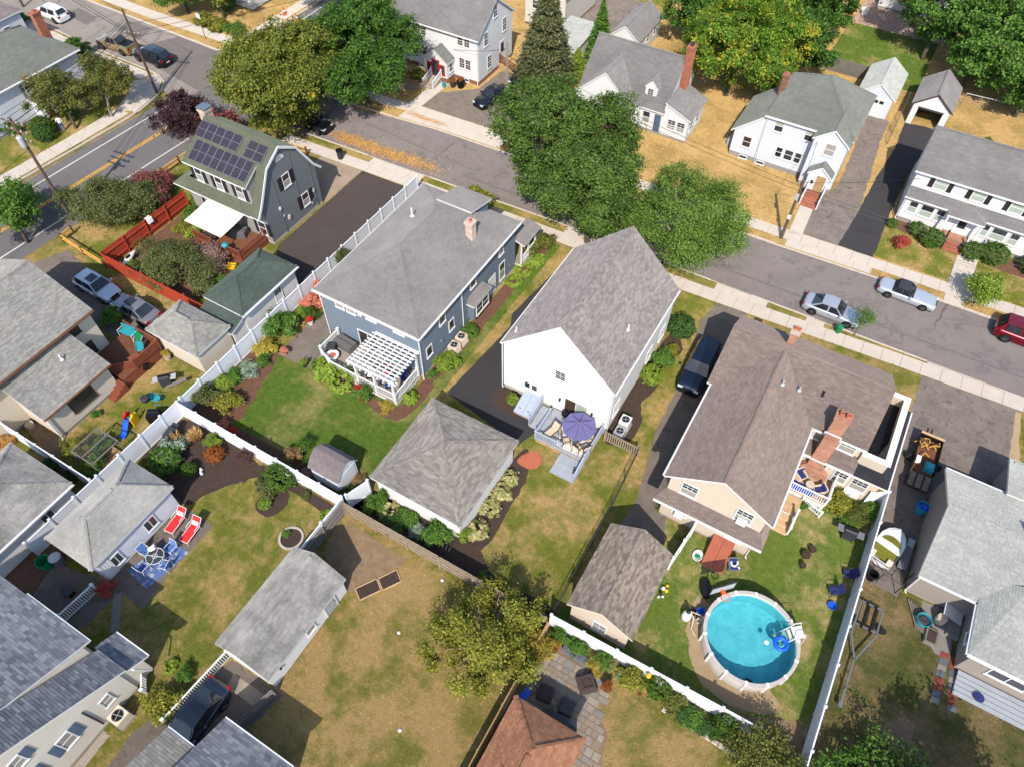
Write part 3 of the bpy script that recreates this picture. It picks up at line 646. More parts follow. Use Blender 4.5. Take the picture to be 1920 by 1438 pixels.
def garage_door(h, face, u, w, ht, wall, mat='white', lights=False, z=.02):
    fr = MB(); W = w/2; fr.box(-W-.12, -.06, 0, -W, .02, ht+.12); fr.box(W, -.06, 0, W+.12, .02, ht+.12); fr.box(-W, -.058, ht, W, .02, ht+.12)
    link('door_frame', fr.mesh('door_frame', 'white_trim'), h, loc=onwall(h, face, u, z, wall), rz=ROT[face])
    root = MB(); root.box(-W, -.008, 0, W, .02, ht); d = link('garage_door', root.mesh('garage_door', mat), h, loc=onwall(h, face, u, z, wall), rz=ROT[face])
    for i in range(4):
        p = MB(); p.box(-W, -.04, ht*i/4+.015, W, -.01, ht*(i+1)/4-.015); link('panel', p.mesh('panel', mat), d)
    if lights:
        for i in range(4): p = MB(); p.box(-W+w*(i+.12)/4, -.05, ht*.79, -W+w*(i+.88)/4, -.041, ht*.95); link('pane', p.mesh('pane', 'glass_dark'), d)
def chimney(h, x, y, sx, sy, z0, z1, mat, cap='concrete_grey', flues=2, pot='terracotta'):
    m = MB(); m.box(x-sx/2, y-sy/2, z0, x+sx/2, y+sy/2, z1-.25); m.box(x-sx/2-.05, y-sy/2-.05, z1-.25, x+sx/2+.05, y+sy/2+.05, z1-.1)
    c = m.build('chimney', mat, h)
    m = MB(); m.box(x-sx/2-.08, y-sy/2-.08, z1-.1, x+sx/2+.08, y+sy/2+.08, z1); m.build('chimney_cap', cap, c)
    for i in range(flues):
        fx = x+(i-(flues-1)/2)*sx*.45; m = MB(); m.lathe([(.11, z1), (.12, z1+.22), (.08, z1+.22), (.08, z1+.05)], 10, fx, y); m.build('flue', pot, c)
    return c
def vent(h, x, y, z, r=.06, ht=.5, mat='white'):
    m = MB(); m.lathe([(r*2.6, z-.05), (r*2, z+.05), (r, z+.09), (r, z+ht)], 10, x, y); m.build('vent_pipe', mat, h)
BALU = {}
def railing(par, a, b, z, ht=.9, mat='white', sp=.14, wd=.045, post=(True, True), slats=True, ps=.11):
    "top and bottom rail, two posts, separate balusters, from a to b (x,y[,dz])"
    o = ROOT(par).location; L = math.dist(a[:2], b[:2]); dz = (b[2] if len(b) > 2 else 0); az = (a[2] if len(a) > 2 else 0)
    A = Vector((a[0], a[1], z+az)); B = Vector((b[0], b[1], z+dz)); U = Vector((0, 0, 1))
    m = MB(); m.bar(A+U*ht, B+U*ht, .1, .05); m.bar(A+U*.1, B+U*.1, .06, .05); r = m.build('rail', mat, par)
    for k, p in zip(post, (A, B)):
        if k:
            m = MB(); m.box(p.x-ps/2, p.y-ps/2, p.z-.05, p.x+ps/2, p.y+ps/2, p.z+ht+.08); m.box(p.x-ps/2-.03, p.y-ps/2-.03, p.z+ht+.08, p.x+ps/2+.03, p.y+ps/2+.03, p.z+ht+.12); m.build('post', mat, par)
    if slats:
        k = (ht, mat, wd)
        if k not in BALU: m = MB(); m.box(-wd/2, -wd/2, .1, wd/2, wd/2, ht-.02); BALU[k] = m.mesh('baluster', mat)
        n = max(1, int(L/sp))
        ang = math.atan2(b[1]-a[1], b[0]-a[0])
        for i in range(n):
            p = A.lerp(B, (i+.5)/n); link('baluster', BALU[k], r, loc=p-o, rz=ang)
def house(name, label, x, y, cat='house'): return T(name, label, cat, (x, y, 0))
def boards(par, x0, x1, y0, y1, z, mat, along='x', w=.14, name='deck_board', th=.04):
    "deck boards, each one a piece"
    n = max(1, round(((y1-y0) if along == 'x' else (x1-x0))/w)); o = ROOT(par).location; m = MB()
    if along == 'x': d = (y1-y0)/n; m.box(x0, 0, 0, x1, d-.012, th)
    else: d = (x1-x0)/n; m.box(0, y0, 0, d-.012, y1, th)
    me = m.mesh(name, mat, (o.x if along == 'x' else 0, o.y if along == 'y' else 0, 0))
    for i in range(n):
        link(name, me, par, loc=(0, y0+i*d-o.y, z-th) if along == 'x' else (x0+i*d-o.x, 0, z-th))
def skirt(par, x0, x1, y0, y1, z, mat, name='deck_frame'):
    EXCL.append([(x0, y0), (x1, y0), (x1, y1), (x0, y1)]); m = MB(); m.box(x0+.03, y0+.03, 0, x1-.03, y1-.03, z-.045); m.build(name, mat, par)
def steps(par, x0, x1, y0, y1, z0, z1, n, mat, toward='-y', name='step'):
    "solid steps falling from z1 to z0 in the given direction"
    for i in range(n):
        t0, t1 = i/n, (i+1)/n; zt = z1-(z1-z0)*(i+1)/(n+1); m = MB()
        if toward == '-y': m.box(x0, y1-(y1-y0)*t1, z0, x1, y1-(y1-y0)*t0-.004, zt)
        elif toward == '+y': m.box(x0, y0+(y1-y0)*t0+.004, z0, x1, y0+(y1-y0)*t1, zt)
        elif toward == '-x': m.box(x1-(x1-x0)*t1, y0, z0, x1-(x1-x0)*t0-.004, y1, zt)
        else: m.box(x0+(x1-x0)*t0+.004, y0, z0, x0+(x1-x0)*t1, y1, zt)
        m.build(name, mat, par)
# ---------------- houses and garages ----------------
FAR = (.5, .2)
# white gabled house in the middle
h = house('white_house', 'tall white gabled house with grey shingle roof beside the umbrella deck', -12.5, 33)
walls(h, -16.75, -8.2, 28.2, 39.3, .45, 5.2, 'siding_white', ('y', -12.475, 9.25), fnd='foundation')
gable(h, -16.75, -8.2, 28.2, 39.3, 5.2, 9.25, 'y', 'roof_white_house', ov=.18, rake=.12)
for x in (-16.98, -7.97): gutter(h, (x, 28.1, 5.1), (x, 39.4, 5.1))
spout(h, -8.12, 28.13, .1, 5); spout(h, -16.85, 28.14, .1, 5)
window(h, 'S', -12.15, 4.0, .72, .85, 28.2, 'dhg')
for x in (-14.72, -14.12): window(h, 'S', x, 1.35, .4, .62, 28.2, 'one')
for y, z in ((37.9, 1.1), (35.35, 1.1), (29.5, 1.25)): window(h, 'E', y, z, .85, 1.2, -8.2, 'dhg')
o = window(h, 'S', -10.72, .5, 1.7, 1.75, 28.2, 'slider', glass='brown_dark', glass2='blind'); o.name = 'sliding_door'
for x in (-12.0, -9.42): part('wall_lamp', 'dark_trim', h, 'box', x-.06, 28.03, 1.65, x+.06, 28.2, 1.9)
vent(h, -9.35, 32.6, 6.55); vent(h, -16.2, 29.0, 5.85)
m = MB(); m.box(-17.1, 29.2, .4, -16.76, 30.0, 1.2); m.build('meter_box', 'grey_light', h)
# sloping cellar doors beside the steps
h = T('cellar_bulkhead', 'pale blue grey sloping cellar doors against the white house', 'bulkhead', (-14, 27.4, 0))
m = MB(); m.face([(-14.9, 26.5, .02), (-13.5, 26.5, .02), (-13.5, 26.5, .3), (-14.9, 26.5, .3)]); m.face([(-13.5, 26.5, .02), (-13.5, 28.15, .02), (-13.5, 28.15, .85), (-13.5, 26.5, .3)]); m.face([(-14.9, 28.15, .02), (-14.9, 26.5, .02), (-14.9, 26.5, .3), (-14.9, 28.15, .85)]); m.build('base', 'concrete_old', h)
for a, b in ((-14.9, -14.21), (-14.19, -13.5)):
    m = MB(); m.face([(a, 26.45, .32), (b, 26.45, .32), (b, 28.15, .9), (a, 28.15, .9)]); m.face([(a, 26.45, .27), (b, 26.45, .27), (b, 26.45, .32), (a, 26.45, .32)]); d = m.build('door_leaf', 'deck_blue', h)
    part('handle', 'metal', d, 'box', (a+b)/2-.1, 26.8, .45, (a+b)/2+.1, 26.84, .5)
# deck of the white house
d = T('back_deck', 'pale grey wooden deck with railings and wide steps behind the white house', 'deck', (-10.6, 26.5, 0))
boards(d, -12.35, -8.35, 25.1, 28.1, .45, 'deck_grey', 'x'); skirt(d, -12.35, -8.35, 25.1, 28.1, .45, 'lattice_tan')
railing(d, (-12.3, 25.1), (-10.25, 25.1), .45, .85, 'deck_blue'); railing(d, (-8.4, 25.1), (-8.4, 28.05), .45, .85, 'deck_blue'); railing(d, (-12.3, 25.2), (-12.3, 27.3), .45, .85, 'deck_blue', post=(False, True))
steps(d, -10.2, -8.35, 23.4, 25.08, .0, .45, 2, 'deck_grey', '-y'); steps(d, -13.3, -12.4, 26.0, 28.0, 0, .45, 3, 'deck_grey', '-y')
railing(d, (-13.35, 26.1, -.35), (-13.35, 28.0), .45, .85, 'deck_blue')
railing(d, (-8.4, 23.5, -.4), (-8.4, 25.0), .45, .85, 'deck_blue', post=(True, False))
# blue house
h = house('blue_house', 'blue clapboard house with grey hip roof and white pergola', -27, 32.5)
walls(h, -31.45, -22.5, 25.75, 39.7, .35, 5.05, 'siding_blue', fnd='concrete_old')
hip(h, -31.45, -22.5, 25.75, 39.7, 5.05, 8.05, 'y', 'roof_grey', ov=.33)
for a, b in (((-31.85, 25.36), (-22.1, 25.36)), ((-22.1, 25.4), (-22.1, 40.05)), ((-31.85, 25.4), (-31.85, 40.05))): gutter(h, (*a, 5.0), (*b, 5.0))
spout(h, -22.4, 25.65, .1, 4.95); spout(h, -22.42, 31.4, .1, 4.95); spout(h, -31.5, 25.65, .1, 4.95)
m = MB(); m.box(-22.49, 25.7, 0.35, -22.44, 25.85, 5); m.build('corner_board', 'white_trim', h)
for x, w, z, ht in ((-29.68, .7, 4.0, .55), (-28.62, .7, 4.0, .55), (-26.72, .8, 4.25, .32), (-24.2, .85, 4.25, .32)): window(h, 'S', x, z, w, ht, 25.75, 'one', glass='curtain')
o = window(h, 'S', -27.45, .42, 1.75, 1.85, 25.75, 'slider'); o.name = 'patio_door'
for y, z, w, ht, s in ((37.4, 3.55, .62, .9, 'dh'), (37.5, .75, .75, 1.7, 'dh'), (33.1, 3.6, .7, 1.05, 'one'), (28.75, 3.5, .7, 1.25, 'one'), (29.85, 1.75, .62, .95, 'one'), (26.8, 1.7, .62, .95, 'one')): window(h, 'E', y, z, w, ht, -22.5, s, glass2='curtain')
door(h, 'E', 35.9, .25, .85, 1.9, -22.5)
m = MB(); m.box(-22.5, 32.2, .75, -21.9, 34.6, 2.4); m.build('bay', 'siding_blue', h)
window(h, 'E', 33.4, 1.1, 1.7, 1.0, -21.9, 'casement')
roof(h, [[(-21.75, 32.05, 2.5), (-21.75, 34.75, 2.5), (-22.48, 34.45, 2.95), (-22.48, 32.35, 2.95)], [(-22.48, 32.05, 2.5), (-21.75, 32.05, 2.5), (-22.48, 32.35, 2.95)]], 'roof_grey', name='bay_roof')
chimney(h, -24.0, 35.4, .6, .6, 6, 7.75, 'brick_pale', 'brick_pale', 1); vent(h, -28.6, 34.2, 7.2, .07, .7)
for y, z, r in ((28.4, 1.75, .14), (38.7, 1.2, .08)): m = MB(); m.tube([(-22.52, y, z), (-22.36, y, z)], r, 10); m.build('wall_vent', 'grey_mid', h)
m = MB(); m.tube([(-27.55, 25.7, 4.6), (-27.55, 25.5, 4.65)], .05, 6); m.box(-27.72, 25.42, 4.45, -27.6, 25.55, 4.6); m.box(-27.5, 25.42, 4.45, -27.38, 25.55, 4.6); m.build('flood_lamp', 'white', h)
# front gable and porch towards the street
walls(h, -27.75, -25.0, 36.9, 39.5, 5.3, 6.5, 'siding_blue', name='front_dormer'); roof(h, [[(-24.75, 39.75, 6.6), (-28.0, 39.75, 6.6), (-28.0, 36.7, 7.35), (-24.75, 36.7, 7.35)]], 'roof_grey', name='dormer_roof')
boards(h, -22.85, -21.9, 39.8, 42.4, .6, 'deck_tan', 'y'); skirt(h, -22.85, -21.9, 39.8, 42.4, .6, 'white')
for y in (39.9, 41.1, 42.3): part('porch_post', 'white', h, 'box', -22.02, y-.06, .6, -21.9, y+.06, 2.9)
railing(h, (-21.96, 39.9), (-21.96, 42.3), .6, .8, 'white', post=(False, False)); roof(h, [[(-23, 39.75, 3.35), (-21.6, 39.75, 2.95), (-21.6, 42.6, 2.95), (-23, 42.6, 3.35)]], 'roof_grey', name='porch_roof')
# white pergola, deck and railings
d = T('pergola_deck', 'white pergola over a railed deck behind the blue house', 'pergola', (-26.5, 24, 0))
boards(d, -30.5, -22.7, 22.55, 25.65, .4, 'deck_tan', 'x'); skirt(d, -30.5, -22.7, 22.55, 25.65, .4, 'white')
for a, b, p in (((-30.4, 25.5), (-30.4, 23.4), (1, 1)), ((-30.4, 23.3), (-29.0, 22.7), (0, 1)), ((-26.2, 22.62), (-22.78, 22.62), (1, 1)), ((-22.78, 22.7), (-22.78, 25.5), (0, 1)), ((-29, 22.7), (-26.3, 22.62), (0, 0))): railing(d, a, b, .4, .9, 'white', sp=.16, post=p, ps=.17)
for x, y in ((-26.2, 22.6), (-24.5, 22.6), (-22.8, 22.6), (-26.2, 25.5), (-22.75, 25.5)): part('pergola_post', 'white', d, 'box', x-.08, y-.08, .4, x+.08, y+.08, 2.85)
for y in (22.42, 22.62): part('beam', 'white', d, 'box', -26.8, y, 2.8, -22.3, y+.05, 3.0)
part('ledger', 'white', d, 'box', -26.5, 25.6, 2.95, -22.5, 25.72, 3.15)
for i in range(8): x = -26.35+i*.52; part('rafter', 'white', d, 'box', x, 22.1, 3.0, x+.06, 25.62, 3.18)
for i in range(11): y = 22.3+i*.31; part('purlin', 'white', d, 'box', -26.6, y, 3.19, -22.4, y+.12, 3.24)
# solar gambrel house
h = house('gambrel_house', 'grey gambrel house with green roof and black solar panels', -47.5, 34.5)
E_, X0, X1 = 'siding_grey', -50.1, -42.4
for x in (X1, X0):
    q = [(x, 31.3, .45), (x, 38.05, .45), (x, 38.05, 4.3), (x, 36.25, 7.15), (x, 34.5, 8.25), (x, 32.75, 7.15), (x, 31.3, 4.9)]
    wmesh(h, 'gable_wall', E_, [q if x == X1 else q[::-1]])
wmesh(h, 'wall', 'siding_greylt', [[(X0, 31.3, .45), (X1, 31.3, .45), (X1, 31.3, 3.9), (X0, 31.3, 3.9)]]); EXCL.append([(X0, 31.3), (X1, 31.3), (X1, 38.05), (X0, 38.05)])
wmesh(h, 'wall', 'siding_greylt', [[(X1, 38.05, .45), (X0, 38.05, .45), (X0, 38.05, 4.3), (X1, 38.05, 4.3)]])
part('foundation', 'foundation', h, 'box', X0+.02, 31.33, -.05, X1-.02, 38.02, .45)
a, b, c = X0-.25, X1+.2, -43.15; sl = .6; zp = lambda y: 8.42-sl*(34.5-y)
roof(h, [[(a, 30.8, zp(30.8)), (c, 30.8, zp(30.8)), (c, 34.5, 8.42), (a, 34.5, 8.42)], [(c+.01, 32.7, zp(32.7)), (b, 32.7, zp(32.7)), (b, 34.5, 8.42), (c+.01, 34.5, 8.42)], [(c, 31.15, 4.75), (b, 31.15, 4.75), (b, 32.7, zp(32.7)), (c, 32.7, zp(32.7))], [(c, 30.35, 3.65), (b, 30.35, 3.65), (b, 31.15, 4.75), (c, 31.15, 4.75)],
         [(b, 36.3, zp(32.7)), (a, 36.3, zp(32.7)), (a, 34.5, 8.42), (b, 34.5, 8.42)], [(b, 37.8, 4.75), (a, 37.8, 4.75), (a, 36.3, zp(32.7)), (b, 36.3, zp(32.7))], [(b, 38.6, 3.9), (a, 38.6, 3.9), (a, 37.8, 4.75), (b, 37.8, 4.75)]], 'roof_olive', caps=[((a, 34.5, 8.43), (b, 34.5, 8.43))])
roof(h, [[(-52.2, 30.35, 3.55), (c-.02, 30.35, 3.55), (c-.02, 31.3, 4.1), (-51.2, 31.3, 4.1)], [(-52.2, 33.0, 3.55), (-52.2, 30.35, 3.55), (-51.2, 31.3, 4.1), (-51.2, 33.0, 4.1)]], 'roof_olive', name='skirt_roof')
walls(h, -51.7, X0-.02, 31.3, 36.5, .3, 3.6, 'siding_greylt', name='side_porch_wall')
wmesh(h, 'dormer_wall', 'siding_greylt', [[(X0, 31.25, 3.9), (c-.15, 31.25, 3.9), (c-.15, 31.25, 6.25), (X0, 31.25, 6.25)], [(c-.15, 31.25, 4.6), (c-.15, 32.6, 6.9), (c-.15, 32.6, 7.1), (c-.15, 31.25, 6.25)]])
for x in (-49.25, -46.9, -44.5): window(h, 'S', x, 4.35, .72, 1.3, 31.25, 'dh', shut='shutter_dark', sw=.42, glass2='curtain')
for x in (-49.4, -43.2): window(h, 'S', x, 1.0, .8, 1.3, 31.3, 'dh', shut='shutter_dark', sw=.4)
window(h, 'E', 34.55, 4.35, .75, 1.15, X1, 'dh', shut='shutter_dark', sw=.5, glass='brown_dark', glass2='curtain'); window(h, 'E', 36.1, 1.25, .75, 1.2, X1, 'dh', shut='shutter_dark', sw=.5, glass='brown_dark', glass2='curtain')
m = MB(); m.prism([(  .5*math.cos(t*PI/10), .5*math.sin(t*PI/10)) for t in range(11)], 0, .05); hw = link('half_round_window', m.mesh('half_round_window', 'white_trim'), h, loc=Vector((X1, 34.5, 7.0))-h.location); hw.rotation_euler = (PI/2, 0, PI/2)
m = MB(); m.prism([(.24*math.cos(t*PI/10), .08+.24*math.sin(t*PI/10)) for t in range(11)], .05, .06); link('pane', m.mesh('pane', 'grey_light'), hw)
for y, z0, z1 in ((33.05, .3, 6.4), (35.5, 1.2, 6.9), (37.4, .3, 5.2)): m = MB(); m.box(X1, y-.04, z0, X1+.06, y+.04, z1); m.build('downspout', 'siding_grey', h)
for y, z, s, mt in ((33.7, 1.3, .25, 'cream'), (33.0, 2.8, .18, 'white'), (37.2, 1.9, .2, 'grey_light'), (37.0, 1.1, .16, 'grey_mid'), (36.7, .9, .12, 'grey_light'), (33.2, 1.9, .12, 'grey_light')): part('utility_box', mt, h, 'box', X1, y-s/2, z, X1+.14, y+s/2, z+s*1.5)
for p0, p1 in zip(((b, 30.35, 3.6), (b, 31.15, 4.7), (b, 32.7, 7.28), (b, 34.5, 8.36), (b, 36.3, 7.28), (b, 37.8, 4.7)), ((b, 31.15, 4.7), (b, 32.7, 7.28), (b, 34.5, 8.36), (b, 36.3, 7.28), (b, 37.8, 4.7), (b, 38.6, 3.85))): m = MB(); m.bar((p0[0]+.05, p0[1], p0[2]-.08), (p1[0]+.05, p1[1], p1[2]-.08), .06, .2); m.build('rake_board', 'white_trim', h)
chimney(h, -50.95, 35.2, .8, .8, 0, 8.6, 'brick_pale', 'brick_pale', 0); part('chimney_cover', 'metal', h, 'box', -51.45, 34.7, 8.75, -50.45, 35.7, 8.8)
sn = Vector((0, -sl, 1)).normalized(); sv = Vector((0, 1, sl)).normalized()
def solar(x, s, w, l):
    "one panel on the dormer slope: x left edge, s distance up the slope"
    o = Vector((x, 30.8, zp(30.8)))+sv*s+sn*.1; f = MB(); u = Vector((1, 0, 0))
    P = [o, o+u*(w+.015), o+u*(w+.015)+sv*l, o+sv*l]; t = sn*.04
    f.face([p+t for p in P])
    for i in range(4): f.face([P[i]-t, P[(i+1) % 4]-t, P[(i+1) % 4]+t, P[i]+t])
    q = f.build('solar_panel', 'grey_mid', h)
    c = MB(); k = .02; c.face([o+u*k+sv*k+t*1.1, o+u*(w-k)+sv*k+t*1.1, o+u*(w-k)+sv*(l-k)+t*1.1, o+u*k+sv*(l-k)+t*1.1]); c.build('cells', 'solar_cell', q)
for i in range(8): solar(-49.75+i*.805, .42, .79, .91); solar(-49.75+i*.805, 1.35, .79, .91)
for i in range(5): solar(-50.2+i*.94, 2.5, .925, .72); solar(-50.2+i*.94, 3.24, .925, .72)
for i in range(2): solar(-44.7+i*.98, 2.4, .965, .75); solar(-44.7+i*.98, 3.17, .965, .75)
# back deck and canopy
d = T('red_deck', 'dark red wooden deck under the cream canopy of the gambrel house', 'deck', (-45, 29.5, 0))
boards(d, -48.6, -43.0, 28.0, 31.2, .6, 'wood_brown', 'x'); skirt(d, -48.6, -43.0, 28.0, 31.2, .6, 'wood_red')
for a, b, p in (((-48.5, 28.05), (-46.4, 28.05), (1, 1)), ((-44.9, 28.05), (-43.1, 28.05), (1, 1)), ((-43.1, 28.1), (-43.1, 31.1), (0, 1))): railing(d, a, b, .6, .85, 'wood_red', post=p)
steps(d, -46.3, -44.95, 26.6, 27.98, 0, .6, 3, 'wood_red', '-y'); railing(d, (-44.9, 26.7, -.5), (-44.9, 28), .6, .8, 'wood_red', post=(1, 0)); railing(d, (-46.35, 26.7, -.5), (-46.35, 28), .6, .8, 'wood_red', post=(1, 0))
c = T('canopy', 'cream fabric canopy stretched over the red deck', 'canopy', (-46.8, 30, 0))
m = MB(); cols = 5
for i in range(cols):
    xa, xb = -48.9+i*.86, -48.9+(i+1)*.86-.02; m2 = MB()
    m2.grid([[(x, y, z-.05*math.sin(PI*(y-27.9)/3.2)) for x in (xa, xb)] for y, z in ((27.9, 2.45), (28.7, 2.52), (29.5, 2.6), (30.3, 2.68), (31.15, 2.76))]); m2.build('fabric_strip', 'awning', c)
for x in (-48.8, -44.75): m = MB(); m.tube([(x, 28.0, .6), (x, 28.0, 2.44)], .05); m.build('canopy_post', 'wood_brown', c)
for y, z in ((27.95, 2.39), (31.1, 2.69)): part('canopy_bar', 'wood_brown', c, 'bar', (-48.9, y, z), (-44.6, y, z), .07, .07)
# green garage with lean-to
h = house('green_roof_garage', 'white garage with dark green hip roof beside the vinyl fence', -38.7, 25, 'garage')
walls(h, -40.5, -36.9, 22.3, 28.2, .1, 2.55, 'siding_white', fnd='foundation'); hip(h, -40.5, -36.9, 22.3, 28.2, 2.55, 4.1, 'y', 'roof_green', ov=.28)
o = window(h, 'E', 26.0, .75, .7, 1.2, -36.9, 'grid', glass2='white'); gutter(h, (-36.55, 22, 2.5), (-36.55, 28.5, 2.5))
walls(h, -40.4, -37.0, 20.9, 22.28, 0, 1.75, 'siding_white', name='lean_to'); roof(h, [[(-40.6, 20.6, 1.8), (-36.75, 20.6, 1.8), (-36.75, 22.3, 2.35), (-40.6, 22.3, 2.35)]], 'roof_green', name='lean_to_roof')
# small hip-roofed shed
h = house('hip_roof_shed', 'small cream shed with grey hip roof beside the brown deck', -39.6, 19, 'shed')
walls(h, -42.0, -37.1, 17.55, 20.7, .1, 2.35, 'siding_beige', fnd='foundation'); hip(h, -42.0, -37.1, 17.55, 20.7, 2.35, 3.65, 'x', 'roof_left', ov=.22)
# left house with rear wing
h = house('beige_house', 'beige clapboard house with two grey roofs at the left edge', -48, 11.5)
walls(h, -54.6, -45.0, 5.5, 15.5, .3, 4.85, 'siding_beige', ('y', -49.8, 7.05), fnd='foundation'); gable(h, -54.6, -45.0, 5.5, 15.5, 4.85, 7.05, 'y', 'roof_left', ov=.45, rake=.25, edge='wood_brown')
walls(h, -44.98, -41.75, 8.0, 13.25, .3, 2.9, 'siding_beige', name='wing_wall', fnd='foundation')
wmesh(h, 'wing_gable', 'siding_beige', [[(-44.98, 8.0, 2.9), (-41.75, 8.0, 2.9), (-44.98, 8.0, 4.15)], [(-41.75, 13.25, 2.9), (-44.98, 13.25, 2.9), (-44.98, 13.25, 4.15)]])
roof(h, [[(-41.35, 7.75, 2.92), (-41.35, 13.5, 2.92), (-45.0, 13.5, 4.33), (-45.0, 7.75, 4.33)]], 'roof_left', name='wing_roof')
gutter(h, (-44.45, 5.3, 4.75), (-44.45, 15.7, 4.75), 'wood_brown'); gutter(h, (-41.27, 7.75, 2.85), (-41.27, 13.5, 2.85), 'wood_brown'); spout(h, -41.6, 7.95, .1, 2.8); vent(h, -43.6, 11.7, 3.9, .06, .45)
window(h, 'E', 10.65, 1.15, 1.85, 1.15, -41.75, 'slider', 'brown_dark'); window(h, 'E', 13.95, 3.65, .65, .7, -45.0, 'six', 'brown_dark'); window(h, 'E', 14.15, 1.2, .65, 1.1, -45.0, 'dh', 'brown_dark')
# its raised deck
d = T('brown_deck', 'reddish brown raised deck with slatted sides behind the beige house', 'deck', (-43, 15, 0))
boards(d, -44.9, -41.2, 13.6, 17.3, .95, 'wood_brown', 'x'); skirt(d, -44.9, -41.2, 13.6, 17.3, .9, 'wood_red')
for a, b, p in (((-41.2, 14.9), (-41.2, 17.2), (1, 1)), ((-41.25, 17.3), (-44.8, 17.3), (0, 1)), ((-42.4, 13.65), (-41.2, 14.85), (1, 0))): railing(d, a, b, .95, .9, 'wood_red', sp=.12, wd=.09, post=p)
steps(d, -42.3, -41.0, 12.1, 13.5, 0, .95, 4, 'wood_red', '-y')
# left garage
h = house('hip_roof_garage', 'white garage with stained grey hip roof at the left edge', -39, 2, 'garage')
walls(h, -41.8, -36.25, -1.2, 5.2, .1, 2.5, 'siding_white', fnd='foundation'); hip(h, -41.8, -36.25, -1.2, 5.2, 2.5, 4.2, 'y', 'roof_stained', ov=.3)
window(h, 'E', 3.2, .95, .75, .95, -36.25, 'slider'); gutter(h, (-35.88, -1.5, 2.45), (-35.88, 5.5, 2.45))
# hip garage beside the loungers
h = house('patio_garage', 'pale grey hip roofed garage with white siding beside the lounger patio', -32.2, 5.3, 'garage')
walls(h, -34.0, -30.4, 2.3, 8.35, .12, 2.5, 'siding_palegrey', fnd='foundation'); hip(h, -34.0, -30.4, 2.3, 8.35, 2.5, 4.1, 'y', 'roof_pale', ov=.28)
window(h, 'E', 6.25, .75, .75, .95, -30.4, 'slider'); o = window(h, 'E', 3.45, .65, .6, .95, -30.4, 'slider'); door(h, 'E', 2.75, .1, .5, 1.9, -30.4)
# long gabled garage
h = house('long_garage', 'long white garage with weathered grey gable roof beside the dry lawn', -18.8, 6, 'garage')
walls(h, -20.5, -17.05, 2.75, 9.35, .1, 2.3, 'siding_white', ('y', -18.78, 3.55), fnd='foundation'); gable(h, -20.5, -17.05, 2.75, 9.35, 2.3, 3.55, 'y', 'roof_stained', ov=.3, rake=.12)
door(h, 'E', 7.95, .1, .85, 1.85, -17.05, 'grey_light'); window(h, 'E', 6.2, .9, .6, .55, -17.05, 'one', glass='curtain'); part('wall_lamp', 'dark_trim', h, 'box', -17.05, 3.5, 1.3, -16.9, 3.62, 1.5); garage_door(h, 'S', -18.8, 2.5, 2.0, 2.75)
# white hip garage in the middle
h = house('white_garage', 'square white garage with streaked grey hip roof in front of the white house', -16, 19.5, 'garage')
walls(h, -19.35, -12.85, 16.0, 22.8, .1, 2.5, 'siding_white', fnd='foundation'); hip(h, -19.35, -12.85, 16.0, 22.8, 2.5, 4.45, 'y', 'roof_garage', ov=.3, tab=(.42, .15)); garage_door(h, 'N', -16.1, 4.2, 2.1, 22.8)
part('light_strip', 'grey_light', h, 'box', -17.6, 15.9, 2.1, -16.2, 16.0, 2.2)
# gambrel garden shed
h = house('garden_shed', 'small white gambrel shed with mauve roof on the green lawn', -22.8, 15.6, 'shed')
for x in (-21.65, -24.0):
    p = [(x, 14.65, .1), (x, 16.5, .1), (x, 16.5, 1.75), (x, 16.1, 2.35), (x, 15.58, 2.6), (x, 15.05, 2.35), (x, 14.65, 1.75)]
    wmesh(h, 'gable_wall', 'siding_palegrey', [p if x > -22 else p[::-1]])
wmesh(h, 'wall', 'siding_palegrey', [[(-24, 14.65, .1), (-21.65, 14.65, .1), (-21.65, 14.65, 1.75), (-24, 14.65, 1.75)], [(-21.65, 16.5, .1), (-24, 16.5, .1), (-24, 16.5, 1.75), (-21.65, 16.5, 1.75)]]); part('base', 'wood_old', h, 'box', -24, 14.7, 0, -21.7, 16.45, .1)
q = [(14.5, 1.72), (15.02, 2.42), (15.58, 2.7), (16.12, 2.42), (16.65, 1.72)]
roof(h, [[(-24.1, q[i][0], q[i][1]), (-21.5, q[i][0], q[i][1]), (-21.5, q[i+1][0], q[i+1][1]), (-24.1, q[i+1][0], q[i+1][1])] if i < 2 else [(-24.1, q[i][0], q[i][1]), (-21.5, q[i][0], q[i][1]), (-21.5, q[i+1][0], q[i+1][1]), (-24.1, q[i+1][0], q[i+1][1])] for i in range(4)], 'roof_mauve', th=.05, tab=(.25, .12))
for y in (15.15, 15.95): part('door_leaf', 'white', h, 'box', -21.66, y-.38, .15, -21.61, y+.38, 1.75)
part('gable_vent', 'white', h, 'box', -21.65, 15.4, 2.05, -21.6, 15.75, 2.3)
